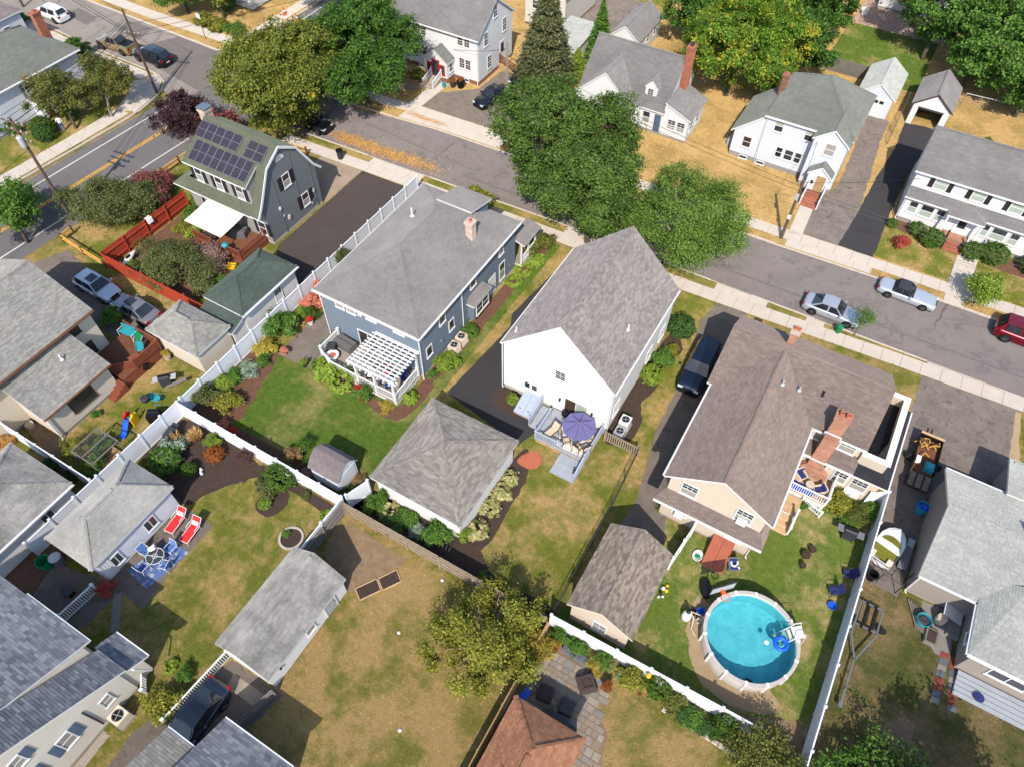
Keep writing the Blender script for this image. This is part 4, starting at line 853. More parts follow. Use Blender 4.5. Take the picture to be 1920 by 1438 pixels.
# tan house
h = house('tan_house', 'large tan house with brown shingle roof and brick chimneys', 2.5, 32)
walls(h, -2.35, 3.75, 24.35, 33, .3, 5.05, 'siding_tan', ('y', .68, 6.95), fnd='foundation')
P, C = lift(*gable_polys(-2.35, 3.75, 24.35, 36.0, 5.05, 6.95, 'y', .42, .15, .68)); fr = 36.05
walls(h, -2.95, 7.6, 32.75, 39.2, .3, 5.05, 'siding_tan', ('x', 36.05, 7.1), name='front_wall', fnd='foundation')
roof(h, [P[0], P[1]], 'roof_brown', caps=C)
P2, C2 = lift(*gable_polys(-2.95, 7.6, 32.75, 39.2, 5.05, 7.1, 'x', .35, .15, fr)); roof(h, P2, 'roof_brown', caps=C2, name='front_roof')
gutter(h, (-2.83, 24.2, 4.95), (-2.83, 33, 4.95)); gutter(h, (4.23, 24.2, 4.95), (4.23, 32.3, 4.95)); gutter(h, (4.3, 32.34, 4.95), (7.75, 32.34, 4.95))
# rear pent roof and windows
roof(h, [[(-2.85, 23.55, 2.95), (4.3, 23.55, 2.95), (3.85, 24.33, 3.55), (-2.4, 24.33, 3.55)], [(-2.85, 26.2, 2.95), (-2.85, 23.55, 2.95), (-2.4, 24.33, 3.55), (-2.4, 26.2, 3.55)], [(4.3, 23.55, 2.95), (4.3, 25.6, 2.95), (3.85, 25.6, 3.55), (3.85, 24.33, 3.55)]], 'roof_brown', name='pent_roof')
gutter(h, (-2.85, 23.5, 2.88), (4.3, 23.5, 2.88))
for x in (-1.05, 2.5): o = window(h, 'S', x, 3.9, .95, 1.15, 24.35, 'grid', glass2='curtain')
part('window_air_conditioner', 'white', h, 'box', 2.2, 24.0, 3.85, 2.8, 24.3, 4.2); part('window_air_conditioner', 'white', h, 'box', -1.35, 23.95, 1.25, -.75, 24.3, 1.65)
window(h, 'S', 2.6, 1.35, .95, .55, 24.35, 'one', glass='curtain'); window(h, 'S', -1.05, 1.25, .9, 1.1, 24.35, 'dh'); spout(h, 3.78, 24.25, .1, 2.8)
# second-storey wall over the side porch, pent roof, side wing with flat roof
window(h, 'S', 4.75, 3.75, .5, 1.05, 32.75, 'grid', glass2='curtain'); window(h, 'S', 6.7, 3.75, .95, 1.0, 32.75, 'grid', glass2='curtain')
roof(h, [[(4.25, 31.7, 3.05), (7.75, 31.7, 3.05), (7.75, 32.74, 3.65), (4.25, 32.74, 3.65)]], 'roof_brown', name='side_pent_roof'); gutter(h, (4.25, 31.64, 2.98), (7.75, 31.64, 2.98))
walls(h, 3.77, 9.6, 32.1, 32.73, .3, 2.95, 'siding_tan', name='porch_wall', fnd='foundation')
walls(h, 7.62, 9.6, 32.74, 38.6, .3, 3.2, 'siding_tan', name='wing_wall', fnd='foundation')
for x, w in ((5.9, .55), (7.25, .8), (8.5, .95)): window(h, 'S', x, 1.25, w, 1.1, 32.1, 'grid', glass2='curtain')
part('window_air_conditioner', 'white', h, 'box', 7.9, 31.75, .6, 8.9, 32.1, .95)
roof(h, [[(7.7, 31.75, 2.95), (10.0, 31.75, 2.95), (9.35, 32.6, 3.35), (7.7, 32.6, 3.35)], [(10.0, 31.75, 2.95), (10.0, 38.9, 2.95), (9.35, 38.6, 3.35), (9.35, 32.6, 3.35)]], 'roof_dark', name='wing_roof'); gutter(h, (10.05, 31.75, 2.9), (10.05, 38.9, 2.9))
for i in range(6): y = 32.85+i*.93; part('roof_sheet', 'black', h, 'box', 7.62, y, 3.45, 9.2, y+.9, 3.5+.004*(i % 2))
for n_, b_ in (('parapet', (7.62, 32.5, 3.4, 9.3, 32.72, 4.35)), ('parapet', (9.1, 32.73, 3.4, 9.32, 38.4, 4.35)), ('parapet', (7.62, 38.41, 3.4, 9.32, 38.6, 4.35))): part(n_, 'siding_tan', h, 'box', *b_)
for b_ in ((7.6, 32.42, 4.36, 9.42, 32.8, 4.44), (9.02, 32.81, 4.36, 9.42, 38.3, 4.44), (7.6, 38.31, 4.36, 9.42, 38.68, 4.44)): part('parapet_cap', 'white', h, 'box', *b_)
for i in range(3): part('leaning_board', 'wood_old', h, 'bar', (8.7+.12*i, 33.2+.5*i, 3.5), (9.0, 33.2+.5*i, 4.3), .04, 1.1-.3*i, (0, 1, 0))
c = MB(); c.prism([(4.45, 31.62), (6.55, 31.62), (6.55, 32.1), (4.45, 32.1)], 0, 1.5)
c.face([(4.45, 31.62, 1.5), (6.55, 31.62, 1.5), (5.95, 31.62, 2.2), (4.95, 31.62, 2.2)]); c.face([(6.55, 31.62, 1.5), (6.55, 32.1, 1.5), (5.95, 32.1, 2.2), (5.95, 31.62, 2.2)]); c.face([(4.45, 32.1, 1.5), (4.45, 31.62, 1.5), (4.95, 31.62, 2.2), (4.95, 32.1, 2.2)])
c.box(4.98, 31.64, 2.2, 5.92, 32.9, 5.4); c.box(5.0, 32.2, 5.4, 5.9, 32.95, 6.9); c.box(4.93, 32.13, 6.9, 5.97, 33.02, 7.05); cc = c.build('chimney', 'brick_orange', h)
for k in (.32, .2): m = MB(); m.tube([(5.5+k*1.1*math.cos(t*PI/2), 31.6, .95+k*1.5*math.sin(t*PI/2)) for t in range(5)], .018, 5); m.build('brick_diamond', 'brick_pale', cc)
for x in (5.25, 5.65): m = MB(); m.lathe([(.13, 7.05), (.14, 7.35), (.1, 7.35), (.1, 7.1)], 10, x, 32.55); m.build('flue', 'terracotta', cc)
part('flashing', 'white', cc, 'box', 4.9, 32.12, 5.28, 6.0, 32.2, 5.45)
chimney(h, .75, 37.2, .5, .75, 6, 7.9, 'brick_orange', 'brick_pale', 2)
vent(h, 1.35, 33.2, 6.85, .06, .35, 'grey_light'); vent(h, 2.45, 33.8, 6.3, .06, .3, 'grey_light'); vent(h, 3.9, 34.3, 6.15, .06, .4, 'dark_trim')
# brown-roofed garage
h = house('brown_roof_garage', 'tan garage with mottled brown gable roof beside the pool', -2.4, 17.8, 'garage')
walls(h, -4.2, -.55, 14.95, 20.7, .1, 2.45, 'siding_tan', ('y', -2.38, 3.6), fnd='foundation'); gable(h, -4.2, -.55, 14.95, 20.7, 2.45, 3.6, 'y', 'roof_brown_garage', ov=.3, rake=.15, edge='cream')
window(h, 'S', -2.3, .85, .8, 1.0, 14.95, 'dhg'); garage_door(h, 'N', -2.4, 2.5, 2.1, 20.7)
# right-hand house
h = house('pale_roof_house', 'greige house with pale grey shingle roof at the right edge', 18, 30)
walls(h, 13.3, 27, 27.3, 35.1, .2, 2.9, 'siding_greige', ('x', 31.1, 4.75), fnd='foundation'); gable(h, 13.3, 27, 27.3, 35.1, 2.9, 4.75, 'x', 'roof_light', ov=.4, rake=.35, r=31.1)
walls(h, 16.8, 27, 23.9, 27.28, .2, 2.9, 'siding_greige', name='rear_wall', fnd='foundation'); roof(h, [[(16.3, 23.5, 3.0), (27, 23.5, 3.0), (27, 28.6, 4.05), (18.3, 28.6, 4.05)], [(16.3, 28.6, 3.0), (16.3, 23.5, 3.0), (18.3, 28.6, 4.05)]], 'roof_light', name='rear_roof')
for a, b in (((13, 35.55), (27, 35.55)), ((13, 26.85), (16.3, 26.85)), ((16.25, 23.5), (16.25, 27)), ((16.3, 23.45), (27, 23.45))): gutter(h, (*a, 2.85), (*b, 2.85))
window(h, 'S', 19.0, 1.3, 1.9, .95, 23.9, 'slider'); spout(h, 13.25, 27.2, .1, 2.7); window(h, 'W', 25.4, 1.2, .7, .9, 16.8, 'dh'); chimney(h, 18.0, 31.4, .5, .5, 4, 5.4, 'metal', 'metal', 0)
walls(h, 16.9, 18.7, 35.12, 38.5, .2, 2.8, 'siding_greige', name='side_wall'); roof(h, [[(16.6, 35.2, 3.3), (18.9, 35.2, 3.3), (18.9, 38.7, 2.7), (16.6, 38.7, 2.7)]], 'roof_light', name='side_roof')
d = T('rear_porch', 'grey slatted porch along the pale roofed house', 'porch', (19, 23, 0))
for i in range(5): part('porch_board', 'deck_grey', d, 'box', 17.0, 22.3+i*.3, .28-.05*(4-i), 27, 22.57+i*.3, .34-.05*(4-i))
m = MB(); m.lathe([(.28, .3), (.3, .36), (.05, .4)], 14, 18.3, 22.75); m.build('blue_lid', 'cloth_navy', d)
steps(d, 15.2, 16.7, 25.6, 27.2, 0, .5, 2, 'concrete_grey', '-x'); part('hatch', 'white', d, 'bar', (15.4, 26.9, .9), (16.6, 26.9, .5), .9, .05)
# house at the bottom with terracotta roof
h = house('terracotta_house', 'small house with terracotta shingle hip roof above the stone patio', -2.4, 5)
walls(h, -4.2, -.55, 1, 8.5, .1, 2.65, 'siding_cream', fnd='foundation'); hip(h, -4.2, -.55, 1, 8.5, 2.65, 4.3, 'y', 'roof_terracotta', ov=.32, tab=(.28, .13), edge='cream'); part('roof_lamp', 'black', h, 'box', -3.2, 5.0, 4.0, -2.95, 5.05, 4.06)
# bottom-left house
h = house('bottom_left_house', 'white house with blue grey checkered shingle roofs in the lower left corner', -26, -4)
walls(h, -34, -25.5, -10, -1.25, .3, 4.85, 'siding_cream', fnd='foundation'); wmesh(h, 'gable_wall', 'siding_cream', [[(-25.5, -1.25, 4.85), (-25.5, -10, 4.85), (-25.5, -5.7, 6.5)][::-1]])
roof(h, [[(-25.3, -.85, 4.95), (-34.2, -.85, 4.95), (-34.2, -5.7, 6.75), (-25.3, -5.7, 6.75)], [(-34.2, -10.4, 4.95), (-25.3, -10.4, 4.95), (-25.3, -5.7, 6.75), (-34.2, -5.7, 6.75)]], 'roof_bluegrey', tab=(.4, .17)); gutter(h, (-30.4, -.8, 4.85), (-25.3, -.8, 4.85))
walls(h, -25.48, -23.8, -9, -1.3, .3, 3.6, 'siding_cream', name='east_wall', fnd='foundation'); wmesh(h, 'east_gable', 'siding_cream', [[(-23.8, -9, 3.6), (-23.8, -1.3, 3.6), (-23.8, -6.3, 6.9), (-23.8, -9, 6.9)]])
roof(h, [[(-23.15, -.92, 3.75), (-25.28, -.92, 3.75), (-25.28, -8.5, 8.6), (-23.15, -8.5, 8.6)]], 'roof_bluegrey', name='east_roof', tab=(.4, .17))
roof(h, [[(-23.2, .2, 2.85), (-25.75, .2, 2.85), (-25.75, -.95, 3.5), (-23.2, -.95, 3.5)]], 'roof_bluegrey', name='porch_roof', tab=(.4, .17)); gutter(h, (-25.75, .25, 2.78), (-23.2, .25, 2.78)); walls(h, -25.5, -23.9, -1.28, -.1, .2, 2.9, 'siding_cream', name='porch_wall')
window(h, 'E', -4.98, 1.85, .65, 1.2, -23.8, 'dh', shut='shutter_blue', sw=.42, glass='curtain'); window(h, 'E', -2.6, 1.6, .5, .85, -23.8, 'dh', glass='curtain'); window(h, 'E', -6.6, 4.2, .5, .9, -23.8, 'dh', shut='shutter_blue', sw=.4, glass='curtain'); window(h, 'E', -7.2, 1.85, .65, 1.2, -23.8, 'dh', shut='shutter_blue', sw=.42)
m = MB(); m.tube([(-24, -.9, 3.0), (-23.4, -.7, 2.6), (-23.3, -.2, 1.2)], .05); m.build('downspout', 'white_trim', h); m = MB(); m.tube([(-23.75, -3.6, 3.2), (-23.75, -3.6, .6)], .05); m.build('downspout', 'grey_dark', h)
# roofs at the bottom edge
h = house('bottom_house', 'white house with grey checkered roof cut by the bottom edge', -15.8, -4)
walls(h, -16.9, -12.9, -9, -.35, .2, 2.9, 'siding_cream', fnd='foundation'); roof(h, [[(-12.55, 0, 2.95), (-17.2, 0, 2.95), (-17.2, -5, 5.2), (-12.55, -5, 5.2)]], 'roof_bluegrey', tab=(.4, .17)); gutter(h, (-17.2, .05, 2.88), (-12.55, .05, 2.88))
walls(h, -19.0, -16.92, -9, -2.2, .2, 3.2, 'siding_cream', name='wing_wall'); roof(h, [[(-16.3, -1.85, 3.3), (-19.3, -1.85, 3.3), (-19.3, -6, 5), (-16.3, -6, 5)]], 'roof_left', name='wing_roof', tab=(.4, .17)); gutter(h, (-19.3, -1.8, 3.22), (-16.3, -1.8, 3.22))
# ---- far side of the street ----
h = house('two_storey_house', 'big white two storey house with red trimmed porch across the street', -46.5, 66)
walls(h, -52.9, -40.4, 62.6, 69.8, .5, 5.4, 'siding_white', ('x', 66.2, 8.1), fnd='brick_dark'); gable(h, -52.9, -40.4, 62.6, 69.8, 5.4, 8.1, 'x', 'roof_slate', ov=.35, rake=.3, tab=FAR); gutter(h, (-53.2, 62.15, 5.25), (-40.1, 62.15, 5.25)); spout(h, -40.5, 62.5, .1, 5.1)
for x, z in ((-51.3, 3.95), (-48.15, 3.95), (-47.4, 3.95), (-42.6, 4.1), (-41.75, 4.1), (-48.2, 1.7), (-47.45, 1.7), (-42.5, 1.6), (-41.7, 1.6), (-51.2, 1.6)): window(h, 'S', x, z, .6, 1.05, 62.6, 'dhg', glass='brown_dark', glass2='brown_dark')
for y, z in ((64.2, 3.95), (66.2, 6.2), (68.1, 3.95), (64.8, 1.2)): window(h, 'E', y, z, .7, 1.3, -40.4, 'dhg')
door(h, 'E', 67.6, .9, .85, 2, -40.4, pane='glass_dark'); steps(h, -40.38, -38.2, 66.8, 68.6, 0, .9, 3, 'wood_tan', '+x'); railing(h, (-40.2, 66.8), (-38.2, 66.8, -.7), .9, .9, 'wood_brown')
walls(h, -46.5, -43.6, 61.2, 62.58, .6, 2.4, 'siding_white', ('y', -45.05, 3.5), name='porch_wall', fnd='brick_dark'); gable(h, -46.5, -43.6, 61.2, 62.6, 2.4, 3.5, 'y', 'roof_greengrey', ov=.2, rake=.2, tab=FAR)
o = window(h, 'S', -45.9, .95, .5, 1.0, 61.2, 'one', 'plastic_red'); window(h, 'S', -44.2, .95, .5, 1.0, 61.2, 'one', 'plastic_red'); door(h, 'S', -45.05, .62, .8, 1.75, 61.2, 'grey_dark', 'plastic_red', pane='glass_dark'); window(h, 'E', 61.9, 1.2, .6, .9, -43.6, 'dh')
steps(h, -45.6, -44.4, 59.3, 61.18, 0, .62, 4, 'concrete_old', '-y'); railing(h, (-45.65, 59.4, -.55), (-45.65, 61.1), .62, .8, 'white'); railing(h, (-44.35, 59.4, -.55), (-44.35, 61.1), .62, .8, 'white')
for x in (-48.0, -42.0): window(h, 'S', x, .12, .5, .25, 62.63, 'one')
h = house('cape_house', 'white cape house with dormer and tall brick chimney behind the big street tree', -24, 68)
walls(h, -28.9, -19.4, 64.4, 72, .35, 2.75, 'siding_white', ('x', 68.2, 6.5), fnd='foundation'); gable(h, -28.9, -19.4, 64.4, 72, 2.75, 6.5, 'x', 'roof_slate', ov=.25, rake=.12, tab=FAR)
walls(h, -28.8, -22.7, 63.3, 64.38, .35, 2.75, 'siding_white', ('y', -25.75, 5.5), name='front_gable'); gable(h, -28.8, -22.7, 63.3, 67.3, 2.75, 5.5, 'y', 'roof_slate', ov=.2, rake=.12, tab=FAR)
wmesh(h, 'dormer', 'siding_white', [[(-22.0, 65.1, 3.0), (-20.75, 65.1, 3.0), (-20.75, 65.1, 4.4), (-21.4, 65.1, 5.0), (-22.0, 65.1, 4.4)], [(-20.75, 65.1, 3.0), (-20.75, 66.9, 4.4), (-20.75, 65.1, 4.4)]]); gable(h, -22.0, -20.75, 65.1, 67.6, 4.35, 5.0, 'y', 'roof_slate', ov=.1, rake=.08, tab=FAR); window(h, 'S', -21.4, 3.45, .55, .8, 65.1, 'dhg')
walls(h, -19.38, -16.7, 64.35, 68.8, .3, 2.6, 'siding_white', name='sunroom_wall', fnd='concrete_old'); wmesh(h, 'sunroom_gable', 'siding_white', [[(-19.38, 64.35, 2.6), (-16.7, 64.35, 2.6), (-19.38, 64.35, 3.6)]]); roof(h, [[(-16.45, 64.2, 2.65), (-16.45, 69, 2.65), (-19.38, 69, 3.85), (-19.38, 64.2, 3.85)]], 'roof_slate', name='sunroom_roof', tab=FAR)
for x in (-18.4, -17.4): window(h, 'S', x, 1.15, .75, 1.0, 64.35, 'dhg', glass2='curtain')
for y in (65.3, 67.0): window(h, 'E', y, 1.1, .8, 1.0, -16.7, 'dh')
window(h, 'S', -21.2, 1.0, .7, 1.2, 64.4, 'dh', glass2='curtain'); door(h, 'S', -19.95, .35, .7, 1.9, 64.4, 'shutter_blue')
c = MB(); c.box(-19.36, 67.6, 2.5, -18.75, 68.8, 7.9); c.box(-19.4, 67.55, 7.7, -18.7, 68.85, 8.0); cc = c.build('chimney', 'brick_red', h); part('flue', 'grey_dark', cc, 'box', -19.2, 67.9, 8.0, -18.9, 68.4, 8.3)
h = house('cape_garage', 'small white garage with grey roof under tree shade behind the cape house', -29.3, 79.8, 'garage')
walls(h, -31, -27.7, 76.4, 83.2, .1, 2.3, 'siding_white', ('y', -29.35, 3.6)); gable(h, -31, -27.7, 76.4, 83.2, 2.3, 3.6, 'y', 'roof_slate', ov=.2, rake=.15, tab=FAR); window(h, 'E', 79.5, 1, .6, .8, -27.7, 'dh'); window(h, 'E', 81.5, 1, .6, .8, -27.7, 'dh')
h = house('green_grey_house', 'white house with green grey hip roof and red brick front steps', -5.6, 69)
walls(h, -9.45, -1.75, 65.05, 73.2, .5, 5.3, 'siding_palegrey', fnd='foundation'); hip(h, -9.45, -1.75, 65.05, 73.2, 5.3, 7.8, 'y', 'roof_greengrey', ov=.3, tab=FAR, ins=4.6, ins2=3.2)
walls(h, -4.75, -1.7, 63.9, 65.03, .5, 5.2, 'siding_palegrey', ('y', -3.2, 6.4), name='front_bay', fnd='foundation'); gable(h, -4.75, -1.7, 63.9, 68, 5.2, 6.35, 'y', 'roof_greengrey', ov=.2, rake=.2, tab=FAR); gutter(h, (-9.8, 64.72, 5.25), (-4.9, 64.72, 5.25)); spout(h, -9.5, 64.95, .1, 5.1)
for x, z, w, ht in ((-8.25, 4.0, .75, 1.1), (-5.35, 4.0, .75, 1.1), (-7.5, 1.45, .55, 1.0), (-6.55, 1.45, .75, 1.0), (-5.65, 1.45, .55, 1.0)): window(h, 'S', x, z, w, ht, 65.05, 'dh', glass='blind' if z > 2 else 'glass_dark', glass2='glass_dark')
window(h, 'S', -3.1, 3.9, .85, 1.1, 63.9, 'dh', glass='curtain', glass2='curtain')
walls(h, -12.2, -9.47, 65.1, 71.5, .5, 2.9, 'siding_palegrey', name='wing_wall', fnd='foundation'); wmesh(h, 'wing_gable', 'siding_palegrey', [[(-12.2, 65.1, 2.9), (-9.47, 65.1, 2.9), (-9.47, 65.1, 5.2)]]); roof(h, [[(-12.55, 71.7, 2.8), (-12.55, 64.9, 2.8), (-9.45, 64.9, 5.35), (-9.45, 71.7, 5.35)]], 'roof_greengrey', name='wing_roof', tab=FAR)
window(h, 'S', -10.75, 1.4, .75, 1.05, 65.1, 'dh', glass='brown_dark', glass2='brown_dark'); window(h, 'S', -10.7, .1, .7, .25, 65.08, 'one'); window(h, 'S', -8.9, .1, .7, .25, 65.03, 'one'); chimney(h, -9.75, 69.7, .55, .6, 4, 7.0, 'brick_dark', 'brick_dark', 1)
walls(h, -4.0, -2.0, 62.9, 63.88, .6, 2.3, 'siding_palegrey', ('y', -3.0, 3.1), name='porch_wall', fnd='brick_dark'); gable(h, -4.0, -2.0, 62.9, 63.9, 2.3, 3.1, 'y', 'roof_greengrey', ov=.15, rake=.15, tab=FAR); door(h, 'S', -2.75, .62, .85, 1.65, 62.9, 'wood_tan'); part('letter_box', 'dark_trim', h, 'box', -3.6, 62.8, 1.3, -3.35, 62.9, 1.6)
steps(h, -3.6, -2.1, 60.9, 62.88, 0, .62, 5, 'brick_red', '-y')
for x in (-3.65, -2.05): railing(h, (x, 61, -.55), (x, 62.8), .62, .8, 'white')
m = MB(); m.box(-12.9, 66.3, .02, -12.25, 67.3, .75); m.build('wall_unit', 'grey_light', h)
h = house('shutter_house', 'white house with dark shutters and grey roof at the right edge', 12, 66)
walls(h, 4.55, 21, 64.3, 71, .4, 5.0, 'siding_white', ('x', 67.6, 7.2), fnd='foundation'); gable(h, 4.55, 21, 64.3, 71, 5.0, 7.2, 'x', 'roof_slate', ov=.3, rake=.25, tab=FAR); gutter(h, (4.3, 63.95, 4.9), (21, 63.95, 4.9))
for x in (6.75, 9.9, 13.0, 16.5): window(h, 'S', x, 3.75, 1.0, 1.0, 64.3, 'dh', shut='shutter_dark', sw=.4, glass='blind')
walls(h, 4.75, 20, 63.6, 64.28, .4, 2.75, 'siding_white', name='porch_wall', fnd='foundation'); roof(h, [[(4.5, 63.2, 2.8), (21, 63.2, 2.8), (21, 64.28, 3.3), (4.5, 64.28, 3.3)]], 'roof_slate', name='porch_roof', tab=FAR); roof(h, [[(8.3, 62.4, 2.85), (11.4, 62.4, 2.85), (9.85, 63.9, 3.4)], [(11.4, 62.4, 2.85), (11.4, 63.3, 2.85), (9.85, 63.9, 3.4)], [(8.3, 63.3, 2.85), (8.3, 62.4, 2.85), (9.85, 63.9, 3.4)]], 'roof_slate', name='entry_roof', tab=FAR)
for x, w in ((5.55, .65), (6.75, 1.0), (7.9, .65), (11.7, .55), (12.85, 1.1), (14.1, .65), (16, 1.1)): window(h, 'S', x, 1.2, w, 1.1, 63.6, 'dh', glass2='blind')
door(h, 'S', 9.9, .42, .9, 1.9, 63.6, 'white', pane='glass_dark')
for x in (8.45, 11.25): part('porch_post', 'white', h, 'box', x-.07, 62.5, .3, x+.07, 62.64, 2.8)
part('porch_floor', 'brick_orange', h, 'box', 8.6, 62.45, 0, 11.1, 63.58, .55); steps(h, 9.2, 10.8, 61.4, 62.43, 0, .55, 3, 'brick_red', '-y')
for x in (9.15, 10.85): railing(h, (x, 61.5, -.45), (x, 62.4), .5, .8, 'white' if x > 10 else 'dark_trim')
window(h, 'S', 6.5, .08, .8, .25, 63.63, 'one'); window(h, 'W', 66.2, 1.3, .8, 1.2, 4.55, 'dh'); window(h, 'W', 68.8, 1.3, .8, 1.2, 4.55, 'dh'); spout(h, 4.65, 63.5, .1, 2.6)
h = house('pale_gable_garage', 'white single garage with pale roof and window lights in its door', -1.6, 82, 'garage')
walls(h, -3.35, .1, 79.4, 85.3, .05, 2.3, 'siding_palegrey', ('y', -1.62, 3.5)); gable(h, -3.35, .1, 79.4, 85.3, 2.3, 3.5, 'y', 'roof_light', ov=.25, rake=.15, tab=FAR); garage_door(h, 'S', -1.75, 2.3, 1.95, 79.4, 'white', True)
h = house('open_garage', 'white garage with grey roof and its door standing open', 3.8, 82.5, 'garage')
o_ = [(2.1, 80.1, .02), (2.65, 80.1, .02), (2.65, 80.1, 1.95), (5.1, 80.1, 1.95), (5.1, 80.1, .02), (5.7, 80.1, .02), (5.7, 80.1, 2.3), (3.9, 80.1, 3.65), (2.1, 80.1, 2.3)]
wmesh(h, 'front_wall', 'siding_white', [o_]); wmesh(h, 'wall', 'siding_white', [[(2.1, 85.4, 0), (2.1, 80.1, 0), (2.1, 80.1, 2.3), (2.1, 85.4, 2.3)], [(5.7, 80.1, 0), (5.7, 85.4, 0), (5.7, 85.4, 2.3), (5.7, 80.1, 2.3)], [(5.7, 85.4, 0), (2.1, 85.4, 0), (2.1, 85.4, 2.3), (3.9, 85.4, 3.65), (5.7, 85.4, 2.3)]])
gable(h, 2.1, 5.7, 80.1, 85.4, 2.3, 3.65, 'y', 'roof_slate', ov=.25, rake=.2, tab=FAR, edge='brown_dark'); part('door_frame', 'brown_dark', h, 'box', 2.6, 80.02, 1.95, 5.15, 80.09, 2.05); m = MB(); m.bar((2.75, 80.3, 1.85), (2.75, 82.4, 1.9), .06, .05); m.box(2.7, 80.4, 1.82, 5.05, 82.4, 1.88); m.build('raised_door', 'grey_light', h)
h = house('corner_house', 'white house with grey hip roof and brick chimney in the upper left', -81, 34)
walls(h, -85.8, -76.9, 26, 40.6, .3, 4.15, 'siding_palegrey', fnd='foundation'); hip(h, -85.8, -76.9, 26, 40.6, 4.15, 6.6, 'y', 'roof_greengrey', ov=.35, tab=FAR, ins=5, ins2=3.6); gutter(h, (-76.5, 25.7, 4.1), (-76.5, 40.9, 4.1)); chimney(h, -80.6, 40.3, .6, .9, 4, 7.3, 'brick_red', 'brick_red', 1)
window(h, 'E', 34.2, 2.4, .8, 1.2, -76.9, 'dh', shut='grey_mid'); window(h, 'E', 37.2, 2.4, .8, 1.2, -76.9, 'dh', shut='grey_mid'); walls(h, -76.88, -75.6, 33.6, 35.2, .3, 2.2, 'siding_palegrey', ('x', 34.4, 2.9), name='porch_wall'); gable(h, -76.88, -75.6, 33.6, 35.2, 2.2, 2.9, 'x', 'roof_greengrey', ov=.2, rake=.2, tab=FAR); door(h, 'E', 34.4, .3, .8, 1.7, -75.6, 'maroon')
h = house('far_corner_house', 'white house corner with brown roof at the top left edge', -92, 40)
walls(h, -96, -89.6, 36, 43.2, .2, 4, 'siding_palegrey'); hip(h, -96, -89.6, 36, 43.2, 4, 6, 'y', 'roof_mauve', ov=.3, tab=FAR); window(h, 'E', 41, 2, .8, 1, -89.6, 'dh')
h = house('cream_gable_house', 'white gabled house with terracotta edged roof at the top edge', -40, 82)
walls(h, -43, -37.6, 77.5, 86, .3, 4.2, 'siding_cream', ('y', -40.3, 6.2), fnd='brick_dark'); gable(h, -43, -37.6, 77.5, 86, 4.2, 6.2, 'y', 'roof_slate', ov=.2, rake=.15, tab=FAR, edge='terracotta'); window(h, 'S', -41.6, 2.2, .7, .9, 77.5, 'dh')
h = house('flat_garage', 'low garage with pale grey roof behind the spruce', -34.6, 73.5, 'garage')
walls(h, -36.2, -33.0, 71, 76.5, .05, 2.2, 'siding_cream'); roof(h, [[(-36.5, 70.8, 2.25), (-32.8, 70.8, 2.25), (-32.8, 76.8, 2.9), (-36.5, 76.8, 2.9)]], 'roof_light', tab=FAR)
h = house('awning_house', 'white house with red awning at the top right edge', -2, 107)
walls(h, -6.6, 6, 104.5, 113, .2, 5, 'siding_white', fnd='foundation'); hip(h, -6.6, 6, 104.5, 113, 5, 7, 'x', 'roof_slate', ov=.3, tab=FAR); window(h, 'S', -2.2, 1.2, 1.4, 1.2, 104.5, 'slider'); window(h, 'S', 2.2, 1.2, 1.4, 1.2, 104.5, 'slider'); roof(h, [[(-4.2, 102.6, 2.2), (-1.5, 102.6, 2.2), (-1.5, 104.48, 2.8), (-4.2, 104.48, 2.8)]], 'plastic_red', edge='plastic_red', th=.05, name='awning', tab=FAR); door(h, 'S', -.5, .2, .9, 2, 104.5)
h = house('top_house', 'white house corner behind the maples at the top edge', -70, 70)
walls(h, -84, -73.5, 62.5, 70, .2, 5, 'siding_white'); hip(h, -84, -73.5, 62.5, 70, 5, 7.2, 'x', 'roof_slate', ov=.3, tab=FAR); window(h, 'E', 66, 1.4, .9, 1.2, -73.5, 'dh')
# ---------------- fences ----------------
def fence_mesh(kind, L, h, mat):
    k = ('fence', kind, round(L, 2), h, mat)
    if k not in WC:
        if kind == 'vinyl':
            a = MB(); a.box(0, -.02, .1, L, .02, h-.1); b = MB(); b.box(0, -.04, h-.13, L, .04, h-.02); c = MB(); c.box(0, -.04, .05, L, .04, .18)
            WC[k] = (a.mesh('panel', mat), b.mesh('rail', mat), c.mesh('rail', mat))
        elif kind == 'post': a = MB(); a.cbox(0, 0, 0, .127, .127, h); b = MB(); b.cbox(0, 0, h, .17, .17, .03); b.cbox(0, 0, h+.03, .11, .11, .04); WC[k] = (a.mesh('post', mat), b.mesh('post_cap', mat))
        elif kind == 'board': a = MB(); a.box(.006, -.012, .03, L-.006, .012, h); WC[k] = (a.mesh('board', mat),)
    return WC[k]
def run(pts, step):
    for a, b in zip(pts, pts[1:]):
        L = math.dist(a, b); n = max(1, round(L/step))
        for i in range(n): yield lerp(a, b, i/n), lerp(a, b, (i+1)/n), L/n, math.atan2(b[1]-a[1], b[0]-a[0])
def vinyl(label, pts, h=1.78, mat='white_vinyl', step=1.83, last=True):
    f = T('vinyl_fence', label, 'fence', (*pts[0], 0)); o = f.location
    def post(p):
        m = fence_mesh('post', 0, h+.08, mat); q = link('post', m[0], f, loc=Vector((*p, 0))-o); link('post_cap', m[1], q)
    for a, b, L, ang in run(pts, step):
        post(a); m = fence_mesh('vinyl', L, h+random.choice((0, 0, .01)), mat)
        q = link('panel', m[0], f, loc=Vector((*a, 0))-o, rz=ang); link('rail', m[1], q); link('rail', m[2], q)
    if last: post(pts[-1])
    return f
